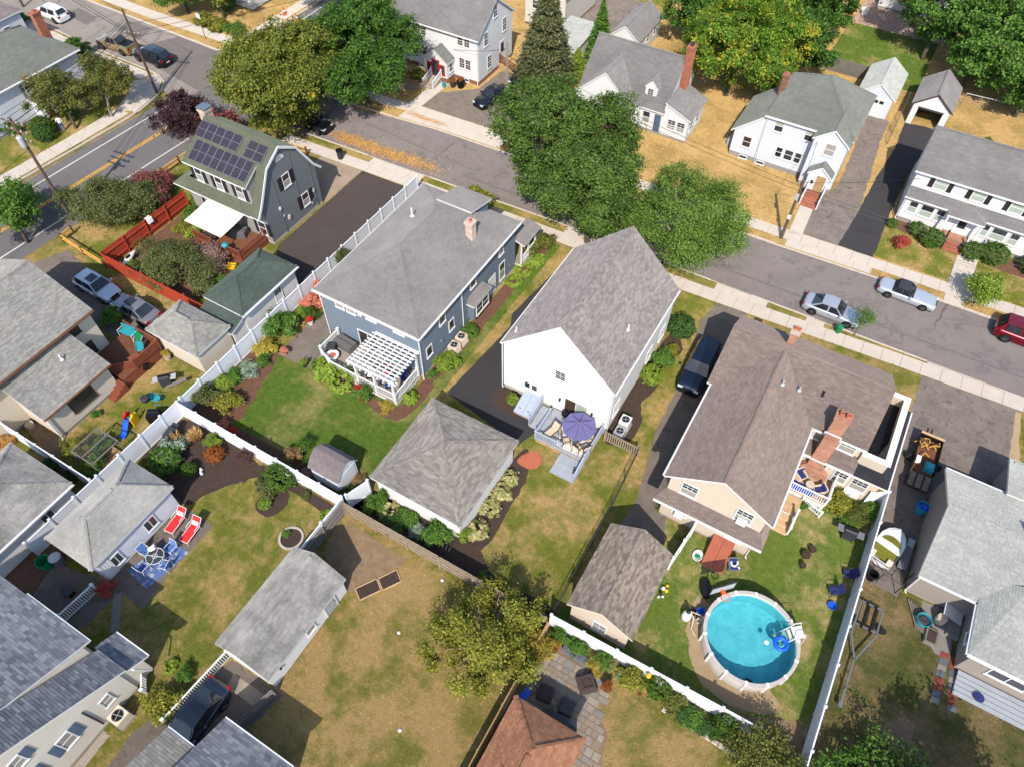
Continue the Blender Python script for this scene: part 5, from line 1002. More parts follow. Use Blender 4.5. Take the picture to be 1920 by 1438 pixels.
def board_fence(name, label, pts, h, mat, bw=.145, step=2.4, side=1, rails=(.35, 1.0, 1.5)):
    f = T(name, label, 'fence', (*pts[0], 0)); o = f.location
    for a, b, L, ang in run(pts, step):
        nx, ny = -math.sin(ang)*side, math.cos(ang)*side
        part('post', mat, f, 'cbox', a[0]+nx*.09, a[1]+ny*.09, 0, .1, .1, h+.05)
        for z in rails: part('rail', mat, f, 'bar', (a[0]+nx*.05, a[1]+ny*.05, z), (b[0]+nx*.06, b[1]+ny*.06, z), .07, .11)
        n = round(L/bw); m = fence_mesh('board', L/n, h, mat)[0]
        for i in range(n):
            p = lerp(a, b, i/n); q = link('board', m, f, loc=Vector((*p, 0))-o, rz=ang); q.scale.z = 1+random.uniform(-.012, .012)
    b = pts[-1]; part('post', mat, f, 'cbox', b[0], b[1], 0, .1, .1, h+.05)
    return f
def wire_fence(label, pts, h, mat='grey_dark', step=2.5, name='wire_fence', mesh=True):
    f = T(name, label, 'fence', (*pts[0], 0))
    for a, b, L, ang in run(pts, step):
        m = MB(); m.tube([(*a, 0), (*a, h+.05)], .035, 6); m.build('post', mat, f)
        m = MB(); m.tube([(*a, h), (*b, h)], .025, 5); m.build('top_rail', mat, f)
        if mesh:
            m = MB()
            for i in range(1, int(h/.2)): m.tube([(*a, i*.2), (*b, i*.2)], .008, 3, False)
            for i in range(1, int(L/.25)): p = lerp(a, b, i/int(L/.25)); m.tube([(*p, .05), (*p, h)], .008, 3, False)
            m.build('wire_mesh', mat, f, kind='stuff')
    m = MB(); m.tube([(*pts[-1], 0), (*pts[-1], h+.05)], .035, 6); m.build('post', mat, f)
    return f
def picket(label, a, b, h=1.0, mat='white', z=0, sp=.14):
    f = T('picket_fence', label, 'fence', (*a, 0)); railing(f, a, b, z+.02, h, mat, sp=sp, wd=.06, ps=.14); return f
random.seed(11)
vinyl('long white vinyl fence running between the garages and garden yards', [(-35.7, 1.2), (-35.7, 44)]); vinyl('white vinyl fence along the garden bed behind the gambrel shed', [(-35.6, 13.85), (-20.7, 13.85)])
vinyl('short white vinyl fence backing onto the wooden fence by the mulch ring', [(-20.62, 13.8), (-20.62, 9.6)], step=1.85); vinyl('white vinyl fence beside the orange flowers at the left edge', [(-48.5, 6.3), (-35.85, 6.35)])
vinyl('white vinyl fence between the pool lawn and the trailer driveway', [(10.42, 32.6), (10.42, 12.0)], step=2.45); vinyl('white vinyl fence behind the pool above the stone patio', [(-5.05, 13.98), (7.7, 14.3)], step=2.2); vinyl('single white fence panel at the corner of the square garage', [(-19.95, 15.7), (-20.5, 14.1)], step=1.9)
vinyl('short white vinyl fence joining the tan house to the brown roofed garage', [(-.2, 21.0), (.15, 23.9)], step=1.6); vinyl('angled white fence panel under the tan house wing', [(9.4, 31.9), (10.3, 32.6)], step=1.2)
board_fence('wooden_fence', 'weathered wooden fence with rails along the square garage bed', [(-20.45, 13.65), (-5.3, 13.75)], 1.65, 'wood_old', side=-1, rails=(.4, .95, 1.4)); board_fence('wooden_fence', 'weathered wooden fence behind the long garage', [(-20.5, 9.55), (-20.5, 13.5)], 1.55, 'wood_grey', side=-1, rails=(.4, .95, 1.4))
board_fence('wooden_fence', 'narrow wooden fence beside the terracotta roof', [(-5.0, 13.6), (-4.95, 3)], 1.45, 'wood_tan', side=-1); board_fence('wooden_fence', 'grey wooden fence behind the green grey roofed house', [(-10.5, 86.2), (-3.6, 86.2)], 1.6, 'wood_grey')
board_fence('red_fence', 'bright red board fence around the overgrown garden', [(-52.8, 31.2), (-52.8, 21.75), (-40.7, 21.75)], 1.75, 'fence_red', side=1, rails=(.45, 1.35))
board_fence('orange_fence', 'orange wooden fence at the top right patio', [(-8.9, 97), (-8.6, 104)], 1.7, 'wood_yellow'); board_fence('wooden_fence', 'dark board fence at the top centre behind the grass', [(-34, 92), (-20, 93)], 1.7, 'wood_brown')
wire_fence('thin dark wire fence dividing the white house lawn from the driveway', [(-5.15, 14.2), (-5.2, 22.9), (-5.45, 27.7)], 1.15)
f = T('rail_fence', 'short weathered railing fence between the white house and its lawn', 'fence', (-8, 27.7, 0)); railing(f, (-8.05, 27.75), (-5.5, 27.72), 0, 1.05, 'wood_old', sp=.17, wd=.08)
def split_rail(label, pts, mat='wood_yellow'):
    f = T('split_rail_fence', label, 'fence', (*pts[0], 0))
    for a, b, L, ang in run(pts, 2.4):
        part('post', 'wood_brown', f, 'cbox', a[0], a[1], 0, .14, .14, 1.0)
        for z in (.4, .8): part('rail', mat, f, 'bar', (*a, z), (*b, z-.02), .1, .1)
    part('post', 'wood_brown', f, 'cbox', pts[-1][0], pts[-1][1], 0, .14, .14, 1.0)
split_rail('yellow split rail fence beside the red fence corner', [(-58.9, 23.2), (-58.8, 22.0), (-52.9, 21.6)]); split_rail('yellow split rail fence between the main road and gambrel house', [(-58.2, 37.5), (-58.4, 29)]); split_rail('yellow split rail fence behind the gambrel house at the street corner', [(-57.5, 42), (-48.5, 43.0)])
picket('white picket fence beside the lower left house roof', (-30.65, -.85), (-30.45, 1.5)); picket('long white picket fence beside the dark parked car', (-20.9, -1.8), (-20.5, 2.75)); picket('white railing at the porch of the lower left house', (-24.1, -.5), (-23.2, -1.3), .8)
wire_fence('dark metal gate and railing beside the motor boat', [(10.6, 27.9), (11.6, 27.0), (12.8, 26.8), (13.2, 28.0)], 1.2, step=1.2, mesh=False); wire_fence('chain link fence along the big trees at the top right', [(6.6, 86.8), (16, 87.5)], 1.3, 'galvan'); wire_fence('wire fence between the two driveways across the street', [(1.35, 75), (1.4, 84)], 1.2, 'galvan')
board_fence('low_wood_fence', 'low brown wooden fence in front of the two storey house', [(-47.6, 57.3), (-45.4, 58.9), (-45.4, 59.9)], .8, 'wood_old', rails=(.25, .65)); board_fence('gate_fence', 'dark slatted gate beside the long garage', [(-16.75, 2.4), (-17.3, .2)], 1.2, 'wood_grey', rails=(.3, .9))
# ---------------- furniture and yard things ----------------
def tubes(name, mat, par, r, *paths):
    m = MB()
    for p in paths: m.tube(p, r, 6)
    return m.build(name, mat, par)
def arm_chair(name, label, x, y, rz, frame, cloth, z=0, back=.75, group=None):
    "outdoor chair facing -y: sling seat and back, bent side frames"
    c = T(name, label, 'chair', group=group)
    for s in (-.29, .29): tubes('side_frame', frame, c, .022, [(s, -.3, 0), (s, -.3, .58), (s, -.1, .62), (s, .22, .6), (s, .34, .0)], [(s, .22, .38), (s, .38, .38+back*.8)])
    m = MB(); m.grid([[(-.27, yy, zz), (0, yy, zz-.02), (.27, yy, zz)] for yy, zz in ((-.3, .4), (-.05, .37), (.2, .38))]); m.grid([[(-.27, yy, zz-.02), (0, yy, zz-.04), (.27, yy, zz-.02)] for yy, zz in ((-.3, .4), (-.05, .37), (.2, .38))]); m.build('seat', cloth, c)
    m = MB(); m.bar((0, .22, .4), (0, .37, .36+back*.8), .52, .03, (0, 1, .3)); m.build('backrest', cloth, c)
    tubes('crossbar', frame, c, .018, [(-.29, -.3, .38), (.29, -.3, .38)], [(-.29, .38, .38+back*.8), (.29, .38, .38+back*.8)])
    return put(c, x, y, rz, z)
def box_chair(name, label, x, y, rz, body, cush, z=0):
    c = T(name, label, 'chair'); m = MB(); m.box(-.33, -.3, .1, .33, .3, .3); m.box(-.33, -.3, .3, -.25, .3, .55); m.box(.25, -.3, .3, .33, .3, .55); m.box(-.33, .24, .3, .33, .32, .85); m.build('frame', body, c)
    for a in (-.28, .28):
        for b in (-.25, .25): part('leg', body, c, 'cbox', a, b, 0, .06, .06, .1)
    part('seat_cushion', cush, c, 'box', -.24, -.28, .3, .24, .18, .42); part('back_cushion', cush, c, 'box', -.24, .16, .42, .24, .24, .8); return put(c, x, y, rz, z)
def lounger(label, x, y, rz):
    c = T('sun_lounger', label, 'sun lounger', group='red sun loungers on the patio')
    for s in (-.33, .33): tubes('frame_rail', 'white', c, .025, [(s, -.95, 0), (s, -.92, .34), (s, .35, .36), (s, .38, 0)], [(s, .3, .36), (s, .78, .85)], [(s, -.1, .36), (s*1.06, -.08, .58), (s*1.06, .32, .6), (s, .5, .56)])
    part('seat_sling', 'cloth_red', c, 'box', -.31, -.92, .335, .31, .33, .36); m = MB(); m.bar((0, .31, .37), (0, .78, .85), .62, .025, (0, 1, .2)); m.build('back_sling', 'cloth_red', c); tubes('crossbar', 'white', c, .022, [(-.33, -.93, .34), (.33, -.93, .34)], [(-.33, .78, .86), (.33, .78, .86)])
    m = MB(); m.bar((0, .33, .44), (0, .52, .64), .42, .1, (0, 1, .2)); m.build('pillow', 'cloth_white', c); return put(c, x, y, rz)
lounger('red sun lounger nearer the garage wall', -29.65, 7.45, .12); lounger('red sun lounger nearer the dry lawn', -28.3, 7.45, .12)
r = MB(); r.prism([(-29.95, 3.35), (-28.0, 3.1), (-27.5, 6.2), (-29.2, 6.3)], .016, .03)
n = N('rug_pattern'); v = n.n('TexVoronoi'); v.inputs['Scale'].default_value = 2.6; n.l(n.coord(), v.inputs['Vector']); n.fin(n.mix(n.step(v.outputs['Distance'], .25, .5), lin((150, 152, 160)), lin((84, 104, 146))), .95, .1)
tag(r.build('patterned_rug', 'rug_pattern'), 'blue and white patterned outdoor rug under the glass table', 'rug')
t = T('glass_table', 'round glass patio table with white frame on the rug', 'table')
m = MB(); m.lathe([(.55, .70), (.55, .712)], 28); m.build('glass_top', 'glass_dark', t); tubes('rim', 'white', t, .022, [(.56*math.cos(a*PI/14), .56*math.sin(a*PI/14), .71) for a in range(29)]); tubes('spoke', 'white', t, .018, [(-.55, 0, .72), (.55, 0, .72)]); tubes('spoke', 'white', t, .018, [(0, -.55, .722), (0, .55, .722)])
tubes('ring', 'white', t, .015, [(.16*math.cos(a*PI/8), .16*math.sin(a*PI/8), .735) for a in range(17)])
for a in range(4): tubes('leg', 'white', t, .022, [(.3*math.cos(a*PI/2+.7), .3*math.sin(a*PI/2+.7), .7), (.45*math.cos(a*PI/2+.7), .45*math.sin(a*PI/2+.7), 0)])
put(t, -28.75, 4.85, .4)
for lb, x, y, a in (('blue sling chair against the garage wall', -29.65, 4.8, PI/2), ('blue sling chair nearest the sun loungers', -28.45, 5.8, 0), ('blue sling chair nearest the lawn edge', -27.9, 4.75, -PI/2+.3), ('blue sling chair at the near end of the rug', -29.0, 3.95, PI)): arm_chair('patio_chair', lb, x, y, a, 'white', 'cloth_blue')
m = MB(); m.bar((-29.42, 4.9, .6), (-29.2, 5.3, .82), .34, .1); tag(m.build('striped_towel', 'cloth_white'), 'white towel draped over a blue patio chair', 'towel')
# white house deck
r = MB(); r.prism([(-10.85, 25.35), (-8.6, 25.35), (-8.6, 27.6), (-10.85, 27.6)], .452, .46); n = N('rug_floral'); v = n.n('TexVoronoi'); v.inputs['Scale'].default_value = 6; n.l(n.coord(), v.inputs['Vector']); n.fin(n.ramp(v.outputs['Distance'], (.2, lin((150, 142, 138))), (.5, lin((196, 188, 182)))), .95, .1); tag(r.build('outdoor_rug', 'rug_floral'), 'pale floral rug on the deck of the white house', 'rug')
u = T('patio_umbrella', 'violet octagonal patio umbrella on the white house deck', 'umbrella')
for i in range(8):
    a0, a1 = i*PI/4, (i+1)*PI/4; m = MB(); rows = []
    for k in range(5):
        t = k/4; rr = 1.25*t; z = 2.75-.62*t-.1*math.sin(PI*t)
        rows.append([(rr*math.cos(a0), rr*math.sin(a0), z), (rr*math.cos((a0+a1)/2)*.93, rr*math.sin((a0+a1)/2)*.93, z-.06*t), (rr*math.cos(a1), rr*math.sin(a1), z)])
    m.grid(rows); m.build('canopy_panel', 'umbrella', u); tubes('rib', 'grey_dark', u, .012, [(0, 0, 2.7), (1.24*math.cos(a0), 1.24*math.sin(a0), 2.1)])
tubes('pole', 'grey_dark', u, .03, [(0, 0, .45), (0, 0, 2.8)]); m = MB(); m.lathe([(.07, 2.76), (.02, 2.86)], 8); m.build('finial', 'grey_dark', u); m = MB(); m.lathe([(.26, .45), (.24, .53), (.06, .56)], 14); m.build('base', 'grey_dark', u); put(u, -9.65, 26.55, .2)
t = T('deck_table', 'round dark table under the violet umbrella', 'table'); m = MB(); m.lathe([(.6, .7), (.6, .73)], 20); m.build('top', 'grey_dark', t)
for a in range(4): tubes('leg', 'grey_dark', t, .025, [(.4*math.cos(a*PI/2+.5), .4*math.sin(a*PI/2+.5), .7), (.45*math.cos(a*PI/2+.5), .45*math.sin(a*PI/2+.5), 0)])
put(t, -9.65, 26.5, 0, .46)
for lb, x, y, a in (('cream sling chair beside the deck railing', -8.8, 26.95, -PI/2), ('cream sling chair left of the umbrella table', -10.5, 26.5, PI/2), ('cream sling chair at the front left of the umbrella table', -10.2, 25.75, PI/2+.7), ('cream sling chair closest to the wide deck steps', -9.2, 25.65, PI-.2), ('cream sling chair by the right railing', -8.75, 25.95, -2.2)): arm_chair('deck_chair', lb, x, y, a, 'grey_dark', 'cloth_cream', .46, .85)
c = T('cushioned_rocker', 'dark framed reclining chair with cream cushion by the deck corner', 'chair'); part('cushion', 'cloth_cream', c, 'box', -.27, -.55, .32, .27, .3, .42); m = MB(); m.bar((0, .3, .4), (0, .6, .9), .54, .1, (0, 1, .2)); m.build('back_cushion', 'cloth_cream', c)
for s in (-.32, .32): tubes('side_frame', 'brown_dark', c, .03, [(s, -.5, 0), (s, -.55, .5), (s, .3, .55), (s, .62, .95)], [(s, .3, .55), (s, .4, 0)])
put(c, -11.45, 25.95, -.3, .46)
l = T('lantern', 'dark metal lantern on the wide deck steps', 'lantern', (-8.6, 24.1, .3)); part('base', 'grey_dark', l, 'cbox', -8.6, 24.1, .3, .24, .24, .04); part('glass', 'glass_dark', l, 'cbox', -8.6, 24.1, .34, .18, .18, .3); m = MB(); m.lathe([(.16, .64), (.04, .78), (.01, .82)], 4, -8.6, 24.1); m.build('roof', 'grey_dark', l)
g = T('kettle_grill', 'round dark kettle grill by the sliding door', 'grill', (-11.25, 27.6, .46)); m = MB(); m.lathe([(.05, .95), (.24, 1.08), (.28, 1.25), (.22, 1.4), (.03, 1.46)], 14, -11.25, 27.6); m.build('bowl', 'black', g)
for a in range(3): tubes('leg', 'black', g, .015, [(-11.25+.15*math.cos(a*2.1), 27.6+.15*math.sin(a*2.1), 1.0), (-11.25+.25*math.cos(a*2.1), 27.6+.25*math.sin(a*2.1), .46)])
m = MB(); m.prism(blob([(-12.6, 23.0), (-11.6, 22.85), (-11.05, 23.4), (-11.2, 24.1), (-11.9, 24.4), (-12.4, 23.8)], 4, .02), .014, .04); tag(m.build('brick_pad', 'terracotta'), 'small terracotta coloured paved pad beside the deck', 'paving')
def ac_unit(label, x, y, mat, s=.75, h=.8, z=0, rz=0):
    c = T('air_conditioner', label, 'air conditioner'); m = MB(); m.box(-s/2, -s/2, .06, s/2, s/2, h); m.build('cabinet', mat, c)
    m = MB(); m.lathe([(s*.4, h), (s*.4, h+.015), (s*.36, h+.015), (s*.36, h-.02)], 20); m.build('fan_ring', 'grey_mid', c)
    m = MB(); m.lathe([(s*.35, h+.002), (s*.35, h+.006)], 20); m.build('fan_well', 'black', c)
    for k in range(4): m = MB(); m.bar((0, 0, h+.015), (s*.36*math.cos(k*PI/2+.3), s*.36*math.sin(k*PI/2+.3), h+.015), .03, .012); m.build('guard_bar', 'grey_light', c)
    for k in range(6): part('louvre', 'grey_light', c, 'box', -s/2-.01, -s/2-.012, .14+k*.1, s/2+.01, -s/2, .18+k*.1)
    part('pad', 'concrete_grey', c, 'box', -s/2-.08, -s/2-.08, 0, s/2+.08, s/2+.08, .06); return put(c, x, y, rz, z)
ac_unit('white air conditioner beside the white house, the taller of two', -7.3, 29.6, 'white', .75, .9); ac_unit('low grey air conditioner beside the white house fence', -7.3, 28.7, 'grey_light', .72, .6)
ac_unit('beige air conditioner by the blue house wall, nearer the pergola', -21.9, 29.2, 'cloth_cream'); ac_unit('beige air conditioner by the blue house wall, nearer the street', -21.9, 30.25, 'cloth_cream'); ac_unit('pale heat pump with round fan beside the lower left house', -23.3, -2.9, 'cream', .85, .85)
# blue house deck and drive
def covered_box(name, label, x, y, sx, sy, h, mat, z=0, rz=0, cat='furniture'):
    c = T(name, label, cat); m = MB(); m.grid([[(a*sx/2*k, b*sy/2*k, zz) for a, b in ((-1, -1), (1, -1), (1, 1), (-1, 1))] for k, zz in ((1.04, 0), (1, h*.9), (.93, h))], True); m.face([(-sx/2*.93, -sy/2*.93, h), (sx/2*.93, -sy/2*.93, h), (sx/2*.93, sy/2*.93, h), (-sx/2*.93, sy/2*.93, h)]); m.build('cover', mat, c); m = MB(); m.bar((-sx/2, 0, h+.005), (sx/2, 0, h+.005), .05, .02); m.build('seam', 'grey_dark', c); return put(c, x, y, rz, z)
covered_box('covered_sofa', 'outdoor sofa under a brown cover on the blue house deck', -29.35, 25.0, 1.7, .9, .6, 'tarp_grey', .42, -.1); covered_box('covered_chair', 'chair under a grey blue cover by the deck railing', -30.0, 24.1, .7, .7, .6, 'grey_dark', .42, .4)
t = T('fire_bowl', 'round white fire table on the blue house deck', 'table', (-29.4, 23.5, .42)); m = MB(); m.lathe([(.3, .42), (.34, .75), (.5, .8), (.5, .88), (.3, .88), (.28, .8)], 20, -29.4, 23.5); m.build('bowl', 'white', t); m = MB(); m.lathe([(.27, .82), (.2, .86)], 12, -29.4, 23.5); m.build('stones', 'terracotta', t)
for lb, x, y, c in (('red cushioned seat under the pergola', -25.0, 24.4, 'cloth_red'), ('blue cushioned seat under the pergola', -24.0, 23.6, 'plastic_blue'), ('white seat at the left end under the pergola', -25.8, 23.6, 'cloth_white'), ('dark seat near the house wall under the pergola', -23.4, 24.7, 'cloth_navy')): box_chair('pergola_chair', lb, x, y, .6, 'grey_dark', c, .42)
h_ = MB(); h_.tube([(-31.2+.5*math.cos(a)+.02*a, 24.6+.42*math.sin(a), .03) for a in [i*.5 for i in range(26)]]+[(-31.6, 23.6, .03), (-31.3, 22.8, .03), (-31.1, 22.2, .03)], .02, 5, False); tag(h_.build('garden_hose', 'plastic_green'), 'thin green garden hose coiled on the blue house patio', 'hose')
def pot(label, x, y, mat, plant, r=.22, z=0, ph=.35):
    p = T('plant_pot', label, 'plant pot', (x, y, z)); m = MB(); m.lathe([(r*.7, z), (r, z+r*1.5), (r*.85, z+r*1.5), (r*.8, z+r*1.3)], 14, x, y); m.build('pot', mat, p); POTS.append((p, x, y, z+r*1.4, ph, plant)); return p
POTS = []
pot('dark pot with a green plant on the blue house patio corner', -31.05, 21.95, 'grey_dark', 'leaf_lime', .2); pot('white pot with red flowers by the round shrub', -33.5, 25.6, 'white', 'leaf_red', .25); pot('terracotta pot below the round green shrub', -33.2, 22.1, 'terracotta', 'leaf_rose', .22); pot('stone pot with yellow flowers beside the cream shed', -40.7, 17.1, 'concrete_old', 'leaf_yellow', .3); pot('dark urn with dry leaves on the stone patio edge', -.45, 12.35, 'grey_dark', 'leaf_rust', .25); pot('dark planter bowl under the two storey house', -42.0, 61.4, 'black', 'leaf_rust', .5); pot('black tub with rusty plants beside the porch steps', -42.8, 61.0, 'grey_dark', 'leaf_rust', .35)
# left yards
def slide():
    s = T('toddler_slide', 'red yellow and blue plastic toddler slide on the left lawn', 'slide'); m = MB(); m.grid([[(-.22, y, z+.08), (-.18, y, z), (.18, y, z), (.22, y, z+.08)] for y, z in ((-.9, .05), (-.6, .12), (.1, .7), (.3, .74))]); m.build('chute', 'plastic_blue', s)
    for k, mt in ((-.28, 'plastic_red'), (.28, 'plastic_yellow')): m = MB(); m.prism([(-.06, .25), (.06, .25), (.06, .95), (-.06, .95)], 0, .9); m.v = [(x+k, y, z) for x, y, z in m.v]; m.lathe([(.06, .9), (.12, 1.0), (.06, 1.1)], 10, k, .6); m.build('side_panel', mt, s)
    for k in range(3): part('step', 'teal', s, 'box', -.22, .5+k*.15, 0, .22, .65+k*.15, .6-.2*k)
    return put(s, -38.3, 11.0, .3)
slide()
c = T('garden_cage', 'square netted vegetable cage with grey frame by the white fence', 'cage', (-38, 8.3, 0))
for x, y in ((-39.0, 7.3), (-36.9, 7.3), (-36.9, 9.5), (-39.0, 9.5)): part('corner_post', 'wood_grey', c, 'cbox', x, y, 0, .08, .08, 1.5)
for a, b in (((-39, 7.3), (-36.9, 7.3)), ((-36.9, 7.3), (-36.9, 9.5)), ((-36.9, 9.5), (-39, 9.5)), ((-39, 9.5), (-39, 7.3)), ((-37.95, 7.3), (-37.95, 9.5))):
    part('top_rail', 'wood_grey', c, 'bar', (*a, 1.5), (*b, 1.5), .09, .05)
m = MB()
for i in range(1, 15): m.tube([(-39+.14*i, 7.3, 1.52), (-39+.14*i, 9.5, 1.52)], .004, 3, False); m.tube([(-39, 7.3+.147*i, 1.52), (-36.9, 7.3+.147*i, 1.52)], .004, 3, False); m.tube([(-39+.14*i, 7.3, 0), (-39+.14*i, 7.3, 1.5)], .004, 3, False); m.tube([(-36.9, 7.3+.147*i, 0), (-36.9, 7.3+.147*i, 1.5)], .004, 3, False)
m.build('netting', 'grey_mid', c, kind='stuff'); part('raised_bed', 'wood_tan', c, 'box', -38.8, 7.5, 0, -37.1, 9.3, .25)
def shell_chair(label, x, y, rz, mat, z=0):
    c = T('metal_lawn_chair', label, 'chair'); m = MB(); m.lathe([(.24, .4), (.3, .44), (.28, .46)], 16); m.build('seat', mat, c)
    m = MB(); rows = [[(.3*math.cos(t)*k, .18+.1*math.sin(t)*.5+.1*(zz-.4), zz) for t in [PI*i/8 for i in range(9)]] for zz, k in ((.44, .9), (.65, 1.05), (.85, .9), (.95, .5))]; m.grid(rows); m.build('backrest', mat, c)
    for s in (-.3, .3): tubes('side_frame', 'white' if mat != 'teal' else 'teal', c, .018, [(s, -.3, .02), (s, -.28, .6), (s, .25, .6), (s, .3, .02), (s, -.3, .02)])
    return put(c, x, y, rz, z)
shell_chair('turquoise metal chair at the corner of the brown deck', -42.1, 16.2, .8, 'teal', .95); shell_chair('green metal chair next to the turquoise one on the deck', -42.9, 16.8, .6, 'plastic_green', .95); shell_chair('teal lawn chair on the grass near the left grills', -38.3, 13.8, 2, 'teal')
s = T('porch_glider', 'turquoise two seat glider on the brown deck', 'glider'); part('seat', 'teal', s, 'box', -.7, -.3, .38, .7, .25, .45); part('backrest', 'teal', s, 'box', -.7, .2, .45, .7, .3, .9)
for x in (-.7, .7): tubes('side_frame', 'white', s, .025, [(x, -.35, 0), (x, -.35, .6), (x, .3, .6), (x, .35, 0)])
put(s, -44.2, 16.9, .1, .95); part_ = T('corner_shelf', 'low wooden corner table on the brown deck', 'table', (-41.8, 15.2, .95)); part('top', 'wood_red', part_, 'prism', [(-42.3, 14.9), (-41.4, 15.0), (-41.4, 15.9), (-42.1, 15.7)], 1.3, 1.36); part('stand', 'wood_brown', part_, 'box', -42.0, 15.1, .95, -41.5, 15.6, 1.3)
def cart_grill(label, x, y, rz, hood='black', shelf='grey_mid', z=0):
    g = T('cart_grill', label, 'grill'); part('cabinet', 'grey_dark', g, 'box', -.38, -.28, .12, .38, .28, .78)
    m = MB(); m.grid([[(-.4, .3*math.cos(t), .8+.3*math.sin(t)) for t in [PI*i/8 for i in range(9)]], [(.4, .3*math.cos(t), .8+.3*math.sin(t)) for t in [PI*i/8 for i in range(9)]]]); m.face([(-.4, .3*math.cos(PI*i/8), .8+.3*math.sin(PI*i/8)) for i in range(9)]); m.face([(.4, .3*math.cos(PI*i/8), .8+.3*math.sin(PI*i/8)) for i in range(9)][::-1]); m.build('hood', hood, g)
    for s in (-1, 1): part('side_shelf', shelf, g, 'box', min(s*.42, s*.85), -.26, .78, max(s*.42, s*.85), .26, .83); part('hood_rim', 'chrome', g, 'box', s*.4-.02, -.31, .8, s*.4+.02, .31, .84)
    tubes('handle', 'chrome', g, .015, [(-.3, -.34, .95), (.3, -.34, .95)])
    for a in (-.33, .33):
        for b in (-.22, .22): m = MB(); m.lathe([(.06, 0), (.06, .12)], 8, a, b); m.build('wheel', 'rubber', g)
    return put(g, x, y, rz, z)
cart_grill('silver and black gas grill on the pool lawn', 9.15, 29.1, .05, 'black', 'grey_mid'); cart_grill('black grill in the garden corner against the white fence', -34.9, 12.0, -PI/2+.2, 'grey_dark', 'grey_dark'); cart_grill('dark grill with white lid near the left white fence', -38.9, 15.3, .8, 'black', 'grey_light')
covered_box('covered_grill', 'grill under a black cover by the left white fence', -37.2, 12.6, .9, .7, .9, 'black', 0, .6, 'grill')
m = MB(); m.tube([(-41.3, 15.4, .3), (-41.2, 15.6, .75)], .25, 8); tag(m.build('folded_stroller', 'black'), 'small black folded stroller on the left lawn', 'stroller'); m = MB(); m.lathe([(.3, 0), (.34, .35), (.28, .4)], 12, -39.2, 13.4); tag(m.build('grey_tub', 'grey_dark'), 'dark tub lying on the grass near the teal chair', 'tub'); m = MB(); m.bar((-38.7, 15.0, .15), (-37.6, 16.2, .6), .25, .12); tag(m.build('leaning_post', 'wood_grey'), 'weathered post leaning at the left white fence', 'post')
m = MB(); m.lathe([(.3, 0), (.3, .35), (.24, .35), (.22, .3)], 14, -44.6, 7.5); tag(m.build('stone_tub', 'cloth_cream'), 'round cream tub at the corner of the beige house', 'tub')
def bin_(label, x, y, mat, r=.3, h=.8, fill=None, lid=None, name='rubbish_bin', z=0):
    b = T(name, label, 'bin', (x, y, z)); m = MB(); m.lathe([(r*.8, z), (r, z+h), (r*1.06, z+h), (r*1.06, z+h-.05), (r*.95, z+h-.04), (r*.78, z+.1)], 18, x, y); m.build('body', mat, b)
    if fill: m = MB(); m.lathe([(r*.9, z+h*.75), (r*.5, z+h*.85), (r*.2, z+h*.8)], 9, x, y); m.build('contents', fill, b)
    if lid: m = MB(); m.lathe([(r*1.1, z+h), (r*1.05, z+h+.06), (r*.3, z+h+.12)], 16, x, y); m.build('lid', lid, b)
    for s in (-1, 1): tubes('handle', mat, b, .02, [(x+s*r*1.02, y-.1, z+h*.7), (x+s*r*1.18, y, z+h*.72), (x+s*r*1.02, y+.1, z+h*.7)])
    return b
bin_('bright green round bin beside the pale grey garage', -34.55, 1.0, 'plastic_green', .42, .85); bin_('grey bin with lid beside the bright green bin', -34.0, 1.55, 'grey_mid', .35, .9, lid='grey_light'); bin_('turquoise round bin full of bottles on the trailer driveway', 12.95, 33.5, 'teal', .42, .8, 'plastic_blue'); bin_('black bin behind the motor boat', 11.2, 27.0, 'black', .3, .7); bin_('dark wheeled bin on the pavement across from the maples', -45.3, 44.3, 'grey_dark', .32, .95, lid='black'); bin_('turquoise tub on wooden slats by the pale roofed house', 14.6, 25.7, 'teal', .42, .6, 'grey_dark'); bin_('dark green box bin on the verge by the silver sedan', 3.8, 46.75, 'plastic_green', .24, .7, lid='plastic_green'); bin_('teal watering bin beside the porch steps', -43.6, 60.4, 'teal', .2, .5)
m = MB(); m.lathe([(.3, 0), (.3, .7), (.1, .76)], 14, 15.5, 26.3); tag(m.build('round_stool', 'cloth_cream'), 'cream round drum beside the turquoise tub', 'drum'); p = T('wood_pallet', 'grey wooden slats leaning by the pale roofed house', 'pallet', (14.2, 25.9, 0))
for i in range(5): part('slat', 'wood_grey', p, 'bar', (13.6+.16*i, 26.8-.05*i, .1), (14.4+.16*i, 25.1-.05*i, .16), .1, .03)
p = T('planter_trough', 'dark wooden trough at the pale roofed house wall', 'planter', (15.2, 24.9, 0)); part('box', 'wood_grey', p, 'box', 14.9, 24.5, 0, 15.6, 25.5, .35); part('earth', 'mulch', p, 'box', 15.0, 24.6, .34, 15.5, 25.4, .36)
